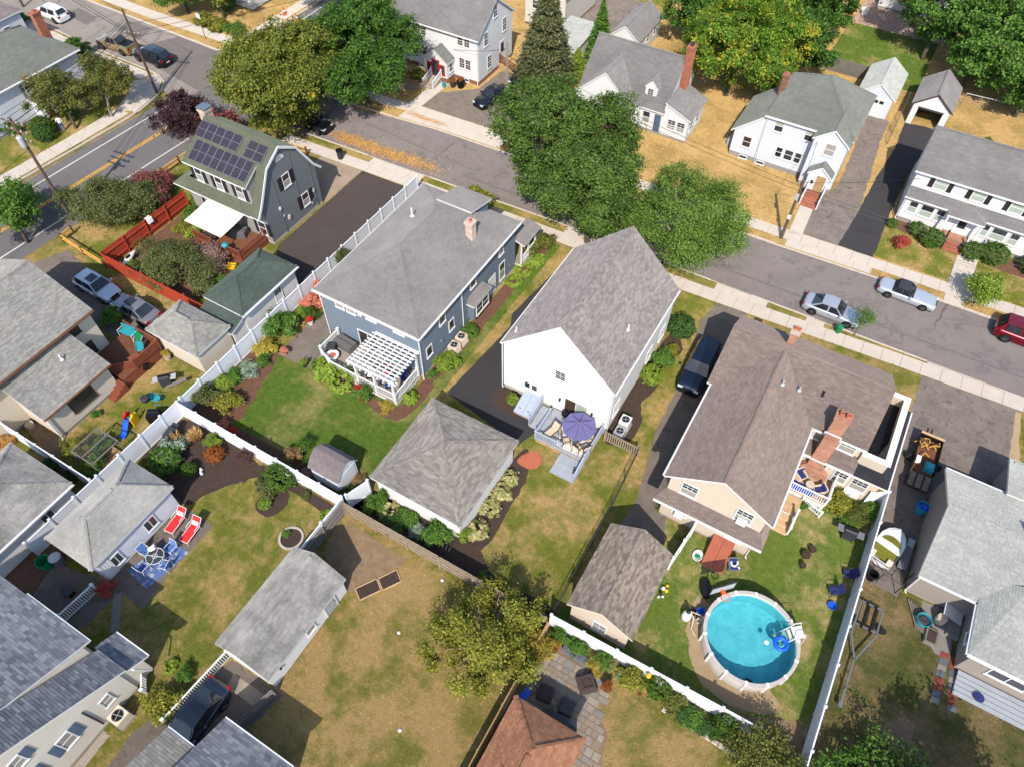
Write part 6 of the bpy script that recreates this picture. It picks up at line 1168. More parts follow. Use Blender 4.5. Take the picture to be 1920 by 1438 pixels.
# ---- pool ----
PX, PY, PR = 5.7, 18.95, 2.72
EXCL.append([(PX+2.8*math.cos(i*PI/8), PY+2.8*math.sin(i*PI/8)) for i in range(16)])
p = T('swimming_pool', 'round above ground pool with turquoise water', 'pool', (PX, PY, 0)); WL = 1.08
m = MB(); m.lathe([(PR-.12, .02), (PR-.12, 1.3), (PR+.02, 1.3), (PR+.02, 0)], 48, PX, PY); m.f = m.f[:-2]; m.m = m.m[:-2]; m.build('pool_wall', 'pool_wall', p, True)
n = N('liner'); n.fin(n.ramp(n.noise(1.6, 5, .7), (.3, lin((100, 170, 178))), (.7, lin((134, 198, 200)))), .7, .2)
m = MB(); m.lathe([(PR-.125, WL+.1), (PR-.125, .06), (PR-.3, .03), (.01, .03)], 48, PX, PY); m.f = [f[::-1] for f in m.f[:-2]]; m.m = m.m[:-2]; m.build('liner', 'liner', p)
n = N('pool_water'); tr = n.n('BsdfTransparent'); tr.inputs[0].default_value = (.62, .9, .95, 1); gl = n.n('BsdfGlossy'); gl.inputs['Roughness'].default_value = .03; fr = n.n('Fresnel'); fr.inputs[0].default_value = 1.33; b = n.n('Bump'); b.inputs['Strength'].default_value = .14; b.inputs['Distance'].default_value = .05; n.l(n.noise(5, 3, .5), b.inputs['Height']); n.l(b.outputs[0], gl.inputs['Normal']); n.l(b.outputs[0], fr.inputs['Normal']); mx = n.n('MixShader'); n.l(fr.outputs[0], mx.inputs[0]); n.l(tr.outputs[0], mx.inputs[1]); n.l(gl.outputs[0], mx.inputs[2]); n.l(mx.outputs[0], n.o.inputs[0])
m = MB(); m.sheet([(PX+(PR-.127)*math.cos(2*PI*i/48), PY+(PR-.127)*math.sin(2*PI*i/48)) for i in range(48)], WL); m.build('water', 'pool_water', p)
NS = 14
for i in range(NS):
    a0, a1 = 2*PI*(i+.03)/NS, 2*PI*(i+.97)/NS; q = [(PX+(PR+.1)*math.cos(a0+(a1-a0)*k/5), PY+(PR+.1)*math.sin(a0+(a1-a0)*k/5)) for k in range(6)]+[(PX+(PR-.1)*math.cos(a0+(a1-a0)*k/5), PY+(PR-.1)*math.sin(a0+(a1-a0)*k/5)) for k in range(5, -1, -1)]
    part('top_ledge', 'pool_wall', p, 'prism', q, 1.3, 1.35); a = 2*PI*i/NS; cx, cy = PX+(PR-.03)*math.cos(a), PY+(PR-.03)*math.sin(a)
    m = MB(); m.bar((cx-.1*math.cos(a), cy-.1*math.sin(a), 1.345), (cx+.15*math.cos(a), cy+.15*math.sin(a), 1.345), .16, .05); j = m.build('joint_cap', 'white_trim', p); m = MB(); m.bar((cx+.08*math.cos(a), cy+.08*math.sin(a), 0), (cx+.08*math.cos(a), cy+.08*math.sin(a), 1.3), .14, .06); m.build('upright', 'white_trim', p)
l = T('pool_ladder', 'white plastic step ladder over the pool edge', 'ladder'); part('platform', 'white', l, 'box', -.35, -.3, 1.42, .35, .35, 1.48)
for k in range(4): part('tread', 'cream', l, 'box', -.3, -.5-.2*k, 1.2-.24*k, .3, -.32-.2*k, 1.25-.24*k)
for s in (-.36, .36): tubes('handrail', 'white', l, .03, [(s, .5, 0), (s, .35, 1.5), (s, .2, 2.0), (s, -.2, 2.0), (s, -.4, 1.4), (s, -1.1, .3)])
put(l, PX+2.25, PY+1.6, R_(-52), -.02)
m = MB(); m.grid([[(7.35+(.36+.13*math.cos(b))*math.cos(a), 19.55+(.36+.13*math.cos(b))*math.sin(a), WL+.06+.13*math.sin(b)) for b in [2*PI*k/8 for k in range(8)]] for a in [2*PI*k/20 for k in range(21)]], True); tag(m.build('swim_ring', 'plastic_blue', smooth=True), 'bright blue inflatable ring floating beside the pool ladder', 'swim ring')
m = MB(); m.lathe([(.1, WL-.02), (.14, WL+.06), (.05, WL+.1)], 10, 6.6, 19.2); tag(m.build('chlorine_float', 'white'), 'small white dispenser floating mid pool', 'float'); m = MB(); m.box(6.35, 16.75, .05, 6.75, 17.05, .2); tag(m.build('pool_cleaner', 'black'), 'small dark cleaner on the pool floor', 'pool cleaner')
f = T('pool_filter', 'white sand filter tank with pipes beside the pool', 'filter', (1.95, 18.7, 0)); m = MB(); m.lathe([(.25, 0), (.3, .15), (.3, .55), (.2, .75), (.08, .8)], 16, 1.95, 18.6); m.build('tank', 'white', f, True); m = MB(); m.lathe([(.14, .8), (.12, .98), (.05, 1.02)], 10, 1.95, 18.7); m.build('valve', 'black', f); tubes('pipe', 'cream', f, .03, [(2.05, 18.8, .85), (2.4, 18.6, .5), (2.5, 18.1, .2), (2.9, 17.8, .2)], [(2.05, 18.8, .8), (2.6, 19.0, .5), (3.0, 18.8, .9)]); part('pump', 'black', f, 'box', 2.1, 18.95, 0, 2.4, 19.3, .3)
bin_('blue bucket beside the pool filter', 2.6, 19.35, 'plastic_blue', .2, .4, name='bucket'); bin_('white bucket on the ground beside the pool wall', 2.75, 18.75, 'cream', .17, .35, name='bucket')
b = T('basketball_hoop', 'portable basketball hoop with clear backboard leaning over the pool', 'basketball hoop', (2.4, 20.9, 0)); m = MB(); m.prism(blob([(1.9, 21.3), (2.3, 21.5), (2.75, 21.0), (2.75, 20.45), (2.4, 20.4), (2.0, 20.8)], 3, 0), .02, .3); m.build('base_tank', 'black', b); tubes('pole', 'black', b, .05, [(2.55, 20.7, .3), (2.75, 20.5, 2.2), (3.0, 20.25, 2.75)])
m = MB(); m.bar((2.6, 19.75, 2.65), (3.65, 20.85, 2.65), .05, .85); m.build('backboard', 'grey_light', b); m = MB(); m.bar((2.55, 19.7, 3.08), (3.7, 20.9, 3.08), .07, .06); m.bar((2.55, 19.7, 2.22), (3.7, 20.9, 2.22), .07, .06); m.build('backboard_frame', 'grey_dark', b); tubes('rim', 'plastic_orange', b, .025, [(3.45+.24*math.cos(a*PI/8), 19.95+.24*math.sin(a*PI/8), 2.4) for a in range(17)]); part('rim_plate', 'plastic_orange', b, 'bar', (3.15, 20.25, 2.4), (3.3, 20.1, 2.4), .22, .2)
m = MB()
for a in range(10): t = a*PI/5; m.tube([(3.45+.24*math.cos(t), 19.95+.24*math.sin(t), 2.38), (3.45+.12*math.cos(t+.5), 19.95+.12*math.sin(t+.5), 2.0)], .01, 3, False)
m.build('net', 'white', b, kind='stuff')
k = T('cellar_hatch', 'terracotta coloured sloping cellar hatch at the tan house', 'bulkhead', (2.2, 23.2, 0)); part('base', 'foundation', k, 'prism', [(1.5, 22.35), (2.85, 22.35), (2.85, 24.3), (1.5, 24.3)], 0, .2)
for a, b_ in ((1.47, 2.16), (2.18, 2.88)): m = MB(); m.face([(a, 22.3, .25), (b_, 22.3, .25), (b_, 24.32, 1.0), (a, 24.32, 1.0)]); m.face([(a, 22.3, .18), (b_, 22.3, .18), (b_, 22.3, .25), (a, 22.3, .25)]); m.build('door_leaf', 'terracotta', k)
m = MB(); m.face([(2.88, 22.3, .2), (2.88, 24.32, .2), (2.88, 24.32, 1), (2.88, 22.3, .25)]); m.face([(1.47, 24.32, .2), (1.47, 22.3, .2), (1.47, 22.3, .25), (1.47, 24.32, 1)]); m.build('cheek', 'wood_red', k)
box_chair('folding_lounge', 'navy folding lounge with a white floatie beside the cellar hatch', 3.3, 23.2, .5, 'grey_mid', 'cloth_navy'); m = MB(); m.grid([[(3.3+(.2+.07*math.cos(b))*math.cos(a), 23.3+(.26+.07*math.cos(b))*math.sin(a), .55+.07*math.sin(b)) for b in [2*PI*k/6 for k in range(6)]] for a in [2*PI*k/14 for k in range(15)]], True); m.tube([(3.5, 23.1, .55), (3.62, 23.0, .8), (3.7, 22.95, .75)], .05, 6); tag(m.build('swan_float', 'white', smooth=True), 'white inflatable float resting on the navy lounge', 'float')
b = T('baby_tub', 'white oval tub with toys on the grass near the tan garage', 'tub', (1.1, 22.75, 0)); m = MB(); m.lathe([(.24, .02), (.3, .2), (.34, .2), (.3, .18), (.22, .06)], 16, 1.1, 22.75, 1, 1.25); m.build('shell', 'white', b); m = MB(); m.lathe([(.2, .08), (.12, .14)], 8, 1.1, 22.75); m.build('toys', 'plastic_green', b)
for i, (x, y, r, mt, lb) in enumerate(((.05, 19.6, .14, 'white', 'largest white ball beside the brown roofed garage'), (.2, 19.9, .1, 'plastic_yellow', 'upper yellow ball beside the brown roofed garage'), (.28, 19.55, .12, 'plastic_yellow', 'lower yellow ball beside the brown roofed garage'), (.0, 18.95, .09, 'white', 'left small white ball under the garage eave'), (.22, 19.1, .08, 'cloth_white', 'right small white ball under the garage eave'), (0, 19.25, .11, 'black', 'black ball among the white and yellow ones'))):
    m = MB(); m.lathe([(r*math.sin(PI*k/8)+.001, r-r*math.cos(PI*k/8)) for k in range(9)], 12, x, y); tag(m.build('play_ball', mt, smooth=True), lb, 'ball')
for lb, x, y, a in (('navy folding camp chair nearest the gas grill by the fence', 9.9, 26.4, -1.2), ('navy folding camp chair next to the blue tub by the fence', 9.4, 24.8, -1.0)): arm_chair('camp_chair', lb, x, y, a, 'grey_dark', 'cloth_navy')
m = MB(); m.lathe([(.22, 0), (.28, .2), (.24, .2), (.2, .05)], 14, 9.55, 23.9); tag(m.build('blue_tub', 'plastic_blue'), 'bright blue tub on the pool lawn by the fence', 'tub')
for i, (x, y, r, lb) in enumerate(((7.15, 26.3, .3, 'largest dark round stool on the pool lawn'), (7.42, 26.9, .24, 'farthest dark round stool on the pool lawn'), (7.2, 25.5, .2, 'smallest dark round stool nearest the pool'))):
    s = T('garden_stool', lb, 'stool', (x, y, 0)); m = MB(); m.lathe([(r*.7, .12), (r, .3), (r*.95, .4), (r*.2, .42)], 14, x, y); m.build('seat', 'brown_dark', s)
    for k in range(3): tubes('leg', 'black', s, .02, [(x+r*.5*math.cos(k*2.1), y+r*.5*math.sin(k*2.1), .15), (x+r*.8*math.cos(k*2.1), y+r*.8*math.sin(k*2.1), 0)])
# tan house side deck
d = T('tan_porch', 'small white railed porch with blue cushioned chairs at the tan house', 'porch', (6, 30.5, 0)); boards(d, 4.5, 7.15, 30.0, 32.05, .95, 'wood_pale', 'y'); skirt(d, 4.5, 7.15, 30.0, 32.05, .95, 'white')
railing(d, (4.55, 30.05), (7.1, 30.05), .95, .85, 'white', sp=.15); railing(d, (7.1, 30.1), (7.1, 32.0), .95, .85, 'white', post=(False, True)); boards(d, 4.5, 5.75, 28.4, 29.9, .65, 'wood_pale', 'y'); skirt(d, 4.5, 5.75, 28.4, 29.9, .65, 'white'); railing(d, (5.75, 29.9), (7.1, 29.4), .3, .6, 'white'); steps(d, 4.5, 5.6, 27.1, 28.38, 0, .65, 3, 'wood_pale', '-y'); railing(d, (5.65, 27.2, -.5), (5.65, 28.4), .65, .8, 'white')
box_chair('porch_chair', 'cream chair with blue cushion beside the brick chimney', 5.0, 31.25, .9, 'cloth_cream', 'cloth_navy', .95); box_chair('porch_chair', 'cream chair with blue cushion nearest the porch corner', 6.45, 30.75, -.9, 'cloth_cream', 'cloth_navy', .95); t = T('porch_table', 'small round cream table between the porch chairs', 'table', (5.75, 30.75, .95)); m = MB(); m.lathe([(.3, 1.4), (.3, 1.45)], 16, 5.75, 30.75); m.build('top', 'cloth_cream', t); m = MB(); m.lathe([(.2, .95), (.05, 1.0), (.05, 1.4)], 10, 5.75, 30.75); m.build('pedestal', 'cloth_cream', t)
m = MB(); m.prism([(4.7, 30.2), (6.2, 30.2), (6.2, 30.9), (4.7, 30.9)], .952, .962); tag(m.build('blue_mat', 'plastic_blue'), 'blue striped mat on the tan house porch', 'rug')
# trailer, boat, cart, frame
t = T('utility_trailer', 'black open utility trailer loaded with yellow tools', 'trailer', (12.3, 37.5, 0)); part('deck', 'wood_brown', t, 'box', 11.55, 36.2, .5, 13.0, 39.3, .56)
for b_ in ((11.5, 36.2, .5, 11.56, 39.3, .95), (13.0, 36.2, .5, 13.06, 39.3, .95), (11.5, 39.3, .5, 13.06, 39.37, .95)): part('side_wall', 'black', t, 'box', *b_)
part('front_board', 'wood_pale', t, 'box', 11.5, 39.38, .5, 13.06, 39.45, 1.1); g = part('ramp_gate', 'black', t, 'bar', (12.28, 36.1, .6), (12.28, 34.9, .35), 1.6, .04)
for k in range(4): part('gate_bar', 'grey_dark', t, 'bar', (11.55+.49*k, 36.15, .66), (11.55+.49*k, 34.88, .4), .05, .05)
for k in range(3): part('gate_sheet', 'wood_old', t, 'bar', (11.8+.49*k, 36.05, .64), (11.8+.49*k, 34.98, .42), .36, .03)
WM = {}
def wheelmesh(r, w):
    k = (r, w)
    if k not in WM:
        a = MB(); a.lathe([(r*.62, -w/2), (r*.95, -w/2), (r, -w*.3), (r, w*.3), (r*.95, w/2), (r*.62, w/2)], 22); a.v = [(x, z, y) for x, y, z in a.v]; b = MB(); b.lathe([(r*.12, w*.42), (r*.3, w*.42), (r*.58, w*.3), (r*.64, w*.5), (r*.66, w*.42), (r*.66, -w*.4)], 20); b.v = [(x, z, y) for x, y, z in b.v]; WM[k] = (a.mesh('tyre', 'rubber', smooth=True), b.mesh('rim', 'chrome'))
        s = MB()
        for i in range(5): s.bar((.0, w*.5, 0), (r*.62*math.cos(i*2*PI/5), w*.5, r*.62*math.sin(i*2*PI/5)), .05, .02, (0, 1, 0))
        WM[k] += (s.mesh('spokes', 'metal'),)
    return WM[k]
def wheel(par, x, y, r, w=.22, flip=False):
    m = wheelmesh(r, w); o = link('wheel', m[0], par, loc=Vector((x, y, r))-(ROOT(par).location), rz=PI if flip else 0); link('rim', m[1], o); link('spokes', m[2], o); return o
wheel(t, 13.2, 37.4, .33, .2); wheel(t, 11.36, 37.4, .33, .2, True); part('tow_bar', 'black', t, 'bar', (12.28, 39.4, .5), (12.28, 40.5, .45), .08, .08)
rg = random.Random(5)
for k in range(7): m = MB(); a = rg.uniform(0, 3); x, y = ((12.3, 39.0), (11.8, 38.5), (12.3, 38.3), (12.2, 38.6), (12.75, 38.4), (12.4, 37.6), (12.5, 38.7))[k]; m.tube([(x, y, .62+.05*k), (x+.35*math.cos(a), y+.35*math.sin(a), .7+.05*k), (x+.5*math.cos(a+.8), y+.5*math.sin(a+.8), .62+.05*k)], .045, 6); tag(m.build('yellow_tool', 'wood_yellow'), ('yellow tool nearest the pale front board of the trailer', 'yellow tool against the left trailer wall', 'yellow tool across the middle of the trailer', 'yellow tool on top of the heap in the trailer', 'yellow tool against the right trailer wall', 'yellow tool nearest the teal crate in the trailer', 'yellow tool underneath the heap in the trailer')[k], 'tool', 'yellow tools in the trailer')
m = MB(); m.box(12.3, 36.4, .57, 12.9, 37.1, .95); m.box(12.4, 36.5, .95, 12.8, 37.0, 1.02); tag(m.build('tool_crate', 'teal'), 'dark teal tool crate at the rear of the trailer', 'crate'); m = MB(); m.box(11.7, 36.9, .57, 12.0, 37.5, .75); tag(m.build('white_sack', 'cloth_white'), 'white sack inside the trailer beside its wall', 'sack')
b = T('motor_boat', 'small white motor boat with yellow green seats behind the fence', 'boat')
prof = [(-1.45, .78), (-1.0, .84), (0, .86), (.6, .8), (1.1, .6), (1.4, .32), (1.5, .04)]
m = MB(); m.grid([[(-w, x, .75), (-w*.96, x, .55), (-w*.5, x, .25), (0, x, .15), (w*.5, x, .25), (w*.96, x, .55), (w, x, .75)] for x, w in prof]); m.face([(-.78, -1.45, .75), (-.75, -1.45, .55), (-.39, -1.45, .25), (0, -1.45, .15), (.39, -1.45, .25), (.75, -1.45, .55), (.78, -1.45, .75)]); m.build('hull', 'white', b, True)
m = MB(); m.grid([[(-w, x, .76), (-w*.5, x, .82), (0, x, .84), (w*.5, x, .82), (w, x, .76)] for x, w in ((-.15, .86), (.6, .8), (1.1, .6), (1.4, .32), (1.5, .04))]); m.build('fore_deck', 'white', b, True); m = MB(); m.grid([[(.62*math.cos(t)*k, .1+.55*math.sin(t)*k, .85+.08*(1-k)) for t in [PI*i/10 for i in range(11)]] for k in (1, .05)]); m.build('front_seat_pad', 'yellow_green', b)
part('bench_seat', 'yellow_green', b, 'box', -.7, -.95, .6, .7, -.35, .72); part('rear_seat', 'yellow_green', b, 'box', -.35, -1.2, .6, .35, -.95, .7); part('gunwale', 'white', b, 'box', -.84, -.35, .74, .84, -.12, .86); part('engine_cover', 'cream', b, 'box', -.75, -1.42, .6, -.4, -1.0, .86); part('engine_cover', 'cream', b, 'box', .4, -1.42, .6, .75, -1.0, .86); part('transom', 'white', b, 'box', -.78, -1.5, .55, .78, -1.42, .78); tubes('tow_rail', 'black', b, .025, [(-.7, -1.4, .8), (-.8, -1.7, 1.0), (.8, -1.7, 1.0), (.7, -1.4, .8)]); put(b, 11.55, 29.4, R_(-14), .1)
c = T('flat_cart', 'long grey flat cart beside the motor boat', 'cart', (12.75, 29.6, 0)); part('bed', 'grey_mid', c, 'prism', [(12.4, 28.4), (12.95, 28.4), (13.1, 30.9), (12.6, 30.9)], .4, .46); part('hatch', 'grey_light', c, 'prism', [(12.62, 30.2), (13.0, 30.2), (13.05, 30.8), (12.66, 30.8)], .46, .5)
for y in (28.7, 30.5):
    for x in (12.55, 12.9): m = MB(); m.lathe([(.12, 0), (.12, .38)], 8, x, y); m.build('caster', 'black', c)
f = T('trailer_frame', 'bare galvanised boat trailer frame on the shaded lawn', 'trailer', (11.8, 22, 0))
for a, b_ in (((11.0, 25.0), (12.3, 25.0)), ((11.0, 25.0), (10.95, 22.6)), ((12.3, 25.0), (12.3, 23.2)), ((10.95, 22.6), (11.5, 21.2)), ((12.3, 23.2), (11.55, 21.2)), ((11.5, 21.25), (11.45, 18.3)), ((11.0, 23.4), (12.3, 23.4))): part('frame_tube', 'galvan', f, 'bar', (*a, .45), (*b_, .45), .09, .09)
for x in (11.35, 11.85): part('bunk', 'black', f, 'bar', (x, 25.0, .58), (x, 23.2, .58), .12, .08)
wheel(f, 12.55, 23.8, .28, .18); wheel(f, 10.78, 23.8, .28, .18, True); part('winch_post', 'galvan', f, 'bar', (11.47, 19.2, .45), (11.47, 19.3, .95), .08, .08); part('hitch', 'galvan', f, 'box', 11.35, 18.1, .4, 11.57, 18.4, .5)
# stone patio at the bottom
rg = random.Random(9); sp = T('stone_patio', '', ''); del sp['label'], sp['category']; sp['kind'] = 'structure'; out = [(-4.6, 10.3), (-4.2, 12.9), (-1.9, 13.0), (-.6, 12.7), (-.3, 11.9), (-.2, 10.8), (.6, 10.3), (.85, 9.3), (.9, 7.2), (-4.3, 7.0)]
def inside(x, y, P):
    c = False
    for (x0, y0), (x1, y1) in zip(P, P[1:]+P[:1]):
        if (y0 > y) != (y1 > y) and x < x0+(x1-x0)*(y-y0)/(y1-y0): c = not c
    return c
part('patio_base', 'soil', sp, 'prism', blob(out, 3, .03)[::-1], -.02, .02)
y = 7.1
while y < 13.0:
    hgt = rg.choice((.34, .42, .5)); x = -4.6+rg.uniform(-.3, 0)
    while x < 1:
        w = rg.choice((.36, .46, .6, .7)); cx, cy = x+w/2, y+hgt/2
        if inside(cx, cy, out):
            m = MB(); m.prism([(x+.02+rg.uniform(0, .02), y+.02), (x+w-.02, y+.02+rg.uniform(0, .02)), (x+w-.02-rg.uniform(0, .02), y+hgt-.02), (x+.02, y+hgt-.02-rg.uniform(0, .02))], 0, .04+rg.uniform(0, .012)); m.build('flagstone', rg.choice(('stone_grey', 'stone_grey', 'concrete_grey', 'paver_tan', 'concrete_old')), sp)
        x += w
    y += hgt
sw = T('seat_wall', 'low stone seat wall along the patio corner', 'wall', (-3.9, 12.5, 0))
for a, b_ in (((-4.35, 10.6), (-4.25, 12.6)), ((-3.7, 13.15), (-2.0, 13.05))):
    k = round(math.dist(a, b_)/.5)
    for i in range(k): p0, p1 = lerp(a, b_, i/k), lerp(a, b_, (i+.95)/k); part('wall_stone', 'stone_blue' if a[0] > -4 else 'stone_grey', sw, 'bar', (*p0, .2), (*p1, .2), .42, .42)
b = T('pagoda_fire_pit', 'dark wicker fire table with sloping sides on the stone patio', 'fire table', (-1.55, 12.0, 0)); m = MB(); m.lathe([(.75, .05), (.72, .35), (.55, .62), (.4, .62), (.36, .55)], 4, -1.55, 12.0, 1, 1); m.build('body', 'wicker', b); part('lid', 'brown_dark', b, 'box', -1.75, 11.8, .56, -1.35, 12.2, .6)
covered_box('wicker_ottoman', 'square wicker ottoman nearer the wooden fence on the patio', -3.35, 10.3, .85, .85, .4, 'wicker', .05, .1, 'ottoman'); covered_box('wicker_ottoman', 'square grey ottoman nearer the terracotta roof on the patio', -1.95, 10.25, .8, .8, .4, 'grey_dark', .05, .1, 'ottoman'); covered_box('patio_sofa', 'long dark sofa beside the terracotta roof', -1.9, 9.3, 1.9, .6, .5, 'grey_dark', .05, -.15, 'sofa')
l = T('aluminium_ladder', 'aluminium ladder lying between the fence and terracotta roof', 'ladder', (-4.7, 6.5, 0))
for x in (-4.75, -4.45): part('rail', 'galvan', l, 'bar', (x, 4.2, .5), (x, 8.2, .5), .05, .06)
for k in range(12): part('rung', 'galvan', l, 'bar', (-4.75, 4.4+.32*k, .5), (-4.45, 4.4+.32*k, .5), .04, .04)
tag(MB().bar((-4.45, 9.2, .1), (-4.25, 9.9, .6), .4, .12).build('blue_tarp', 'plastic_blue'), 'bright blue bundle beside the terracotta roof', 'bundle')
# dry lawn, beds
for lb, P in (('dark window screen on the dry lawn, nearer the long garage', [(-16.7, 9.75), (-15.95, 10.95), (-15.25, 10.5), (-16.0, 9.3)]), ('dark window screen on the dry lawn, nearer the wooden fence', [(-15.85, 11.0), (-15.2, 12.1), (-14.5, 11.6), (-15.15, 10.55)])):
    s = T('window_screen', lb, 'screen', (*P[0], 0))
    for a, b_ in zip(P, P[1:]+P[:1]): part('frame', 'wood_pale', s, 'bar', (*a, .06), (*b_, .06), .06, .05)
    part('mesh', 'mulch', s, 'prism', P[::-1], .03, .05)
for x, y, lb in ((-12.74, 8.91, 'crumpled white paper on the dry lawn'), (-12.3, 13.0, 'white scrap beside the wooden fence and apple tree'), (-9.5, 4.5, 'tiny white scrap low on the dry lawn')): m = MB(); m.lathe([(.13, .01), (.09, .08), (.02, .12)], 5, x, y); tag(m.build('paper_scrap', 'white'), lb, 'litter')
rgm = T('stone_edging', 'ring of pale stones around the round mulch bed', 'edging', (-22.45, 10.35, 0))
for i in range(30): a = i*2*PI/30; part('edging_stone', 'concrete', rgm, 'bar', (-22.45+.76*math.cos(a-.09), 10.35+.76*math.sin(a-.09), .06), (-22.45+.76*math.cos(a+.09), 10.35+.76*math.sin(a+.09), .06), .14, .12)
ed = T('stone_border', 'pale stone border below the patio yard hedge', 'edging', (3, 12.9, 0))
for i in range(12): part('edging_stone', 'concrete', ed, 'bar', (2.8+.38*i, 13.0-.015*i, .1), (3.14+.38*i, 12.98-.015*i, .1), .22, .2)
for i, (x, y) in enumerate(((-31.2, 11.1), (-31.0, 10.9), (-25.3, 11.2))): m = MB(); m.lathe([(.1, .02), (.13, .15), (.05, .28), (.07, .34), (.02, .4)], 8, x, y); tag(m.build('garden_ornament', 'white'), ('white rabbit shaped ornament left beside the clipped ball shrub', 'white ornament right beside the clipped ball shrub', 'white ornament in the small round bed')[i], 'ornament')
b = T('bird_bath', 'pale blue bird bath in front of the pool fence', 'bird bath', (0, 13.3, 0)); m = MB(); m.lathe([(.15, 0), (.06, .1), (.06, .6), (.24, .7), (.2, .66)], 12, -.1, 13.35); m.build('bowl', 'teal', b); m = MB(); m.lathe([(.02, 1.0), (.14, 1.15), (.16, 1.3), (.05, 1.5)], 8, 1.35, 13.9); tag(m.build('yellow_ornament', 'plastic_yellow'), 'yellow ornament hanging on the pool fence', 'ornament')
w_ = T('stone_path', '', ''); del w_['label'], w_['category']; w_['kind'] = 'structure'
for i in range(8):
    for j in range(2):
        m = MB(); x0 = 16.0+.55*j+.05*i*(j); y0 = 24.2-.42*i; m.prism([(x0, y0), (x0+.5, y0+.04), (x0+.48, y0+.4), (x0+.02, y0+.36)], 0, .04); m.build('paver', ('stone_red', 'stone_blue', 'stone_blue', 'stone_red', 'concrete_grey')[(i*2+j*3) % 5], w_)
area('rear_concrete', 'concrete_grey', .014, [(14.4, 27.2), (16.3, 27.2), (16.6, 24.2), (15.7, 24.2), (14.6, 25.5)])
walk_path('yard_path', [(-29.3, 2.0), (-27.6, .2)], .5, .6, 'concrete_grey'); p = T('patio_bench', 'dark bench on the yard pavement behind the picket fence', 'bench', (-31.9, .5, 0)); part('seat', 'grey_dark', p, 'box', -32.3, .25, .4, -31.5, .75, .46)
for x in (-32.2, -31.6): part('leg', 'black', p, 'box', x-.04, .3, 0, x+.04, .7, .4)
c = T('traffic_cone', 'orange traffic cone at the top of the main road, left one', 'cone', (-69.6, 63.8, 0)); m = MB(); m.box(-69.85, 63.55, 0, -69.35, 64.05, .06); m.lathe([(.2, .06), (.05, .95), (.04, 1.0)], 12, -69.6, 63.8); m.build('body', 'plastic_orange', c); m = MB(); m.lathe([(.155, .42), (.125, .6)], 12, -69.6, 63.8); m.build('band', 'white', c); c2 = dup(c, 'orange traffic cone at the top of the main road, right one'); c2.location = (-67.2, 63.4, 0)
wb = T('white_kayak', 'white kayak leaning inside the red fence', 'kayak'); m = MB(); m.grid([[(.28*w*math.cos(t), x, .25+.18*w*math.sin(t)) for t in [2*PI*k/10 for k in range(10)]] for x, w in ((-1.1, .02), (-.8, .6), (-.2, 1), (.3, 1), (.8, .6), (1.1, .02))], True); m.build('hull', 'white', wb, True); m = MB(); m.lathe([(.2, .42), (.16, .44)], 12, 0, 0, .8, 1.6); m.build('cockpit', 'black', wb); put(wb, -51.6, 23.2, .3, .3)
tag(MB().box(-53.0, 26.8, 1.2, -52.6, 27.3, 1.7).build('white_cloth_bundle', 'cloth_white'), 'white cloth hung over the red fence', 'cloth')
for lb, x, y, mt, s in (('covered table under the cream canopy', -45.3, 30.3, 'tarp_grey', 1.3), ('dark covered furniture left of the red deck steps', -47.2, 28.8, 'grey_dark', .9)): covered_box('covered_furniture', lb, x, y, s, s*.7, .7, mt, .6, .4)
box_chair('garden_chair', 'dark garden chair at the foot of the red deck', -47.0, 27.2, .5, 'black', 'grey_mid'); m = MB(); m.lathe([(.26, 1.4), (.3, 1.6), (.15, 1.75)], 9, -44.6, 28.0); tag(m.build('teal_cloth', 'teal'), 'pale turquoise cloth over the red deck railing', 'cloth'); covered_box('yellow_toy', 'yellow and navy toy truck beside the red deck', -43.6, 27.2, .8, .5, .4, 'plastic_yellow', 0, .4, 'toy')
for lb, x, y, mt in (('white garden seat on the brick patio', -7.6, 101.5, 'white'), ('small white planter by the awning house', 0.6, 101.8, 'cloth_white')): box_chair('garden_chair', lb, x, y, .4, mt, mt)
s = T('garden_gate_arch', 'thin leaning trellis poles beside the square garage bed', 'trellis', (-13.2, 14.9, 0))
for i in range(3): part('pole', 'galvan', s, 'bar', (-13.4+.2*i, 14.5, 0), (-13.2+.25*i, 14.7, 1.3), .03, .03)
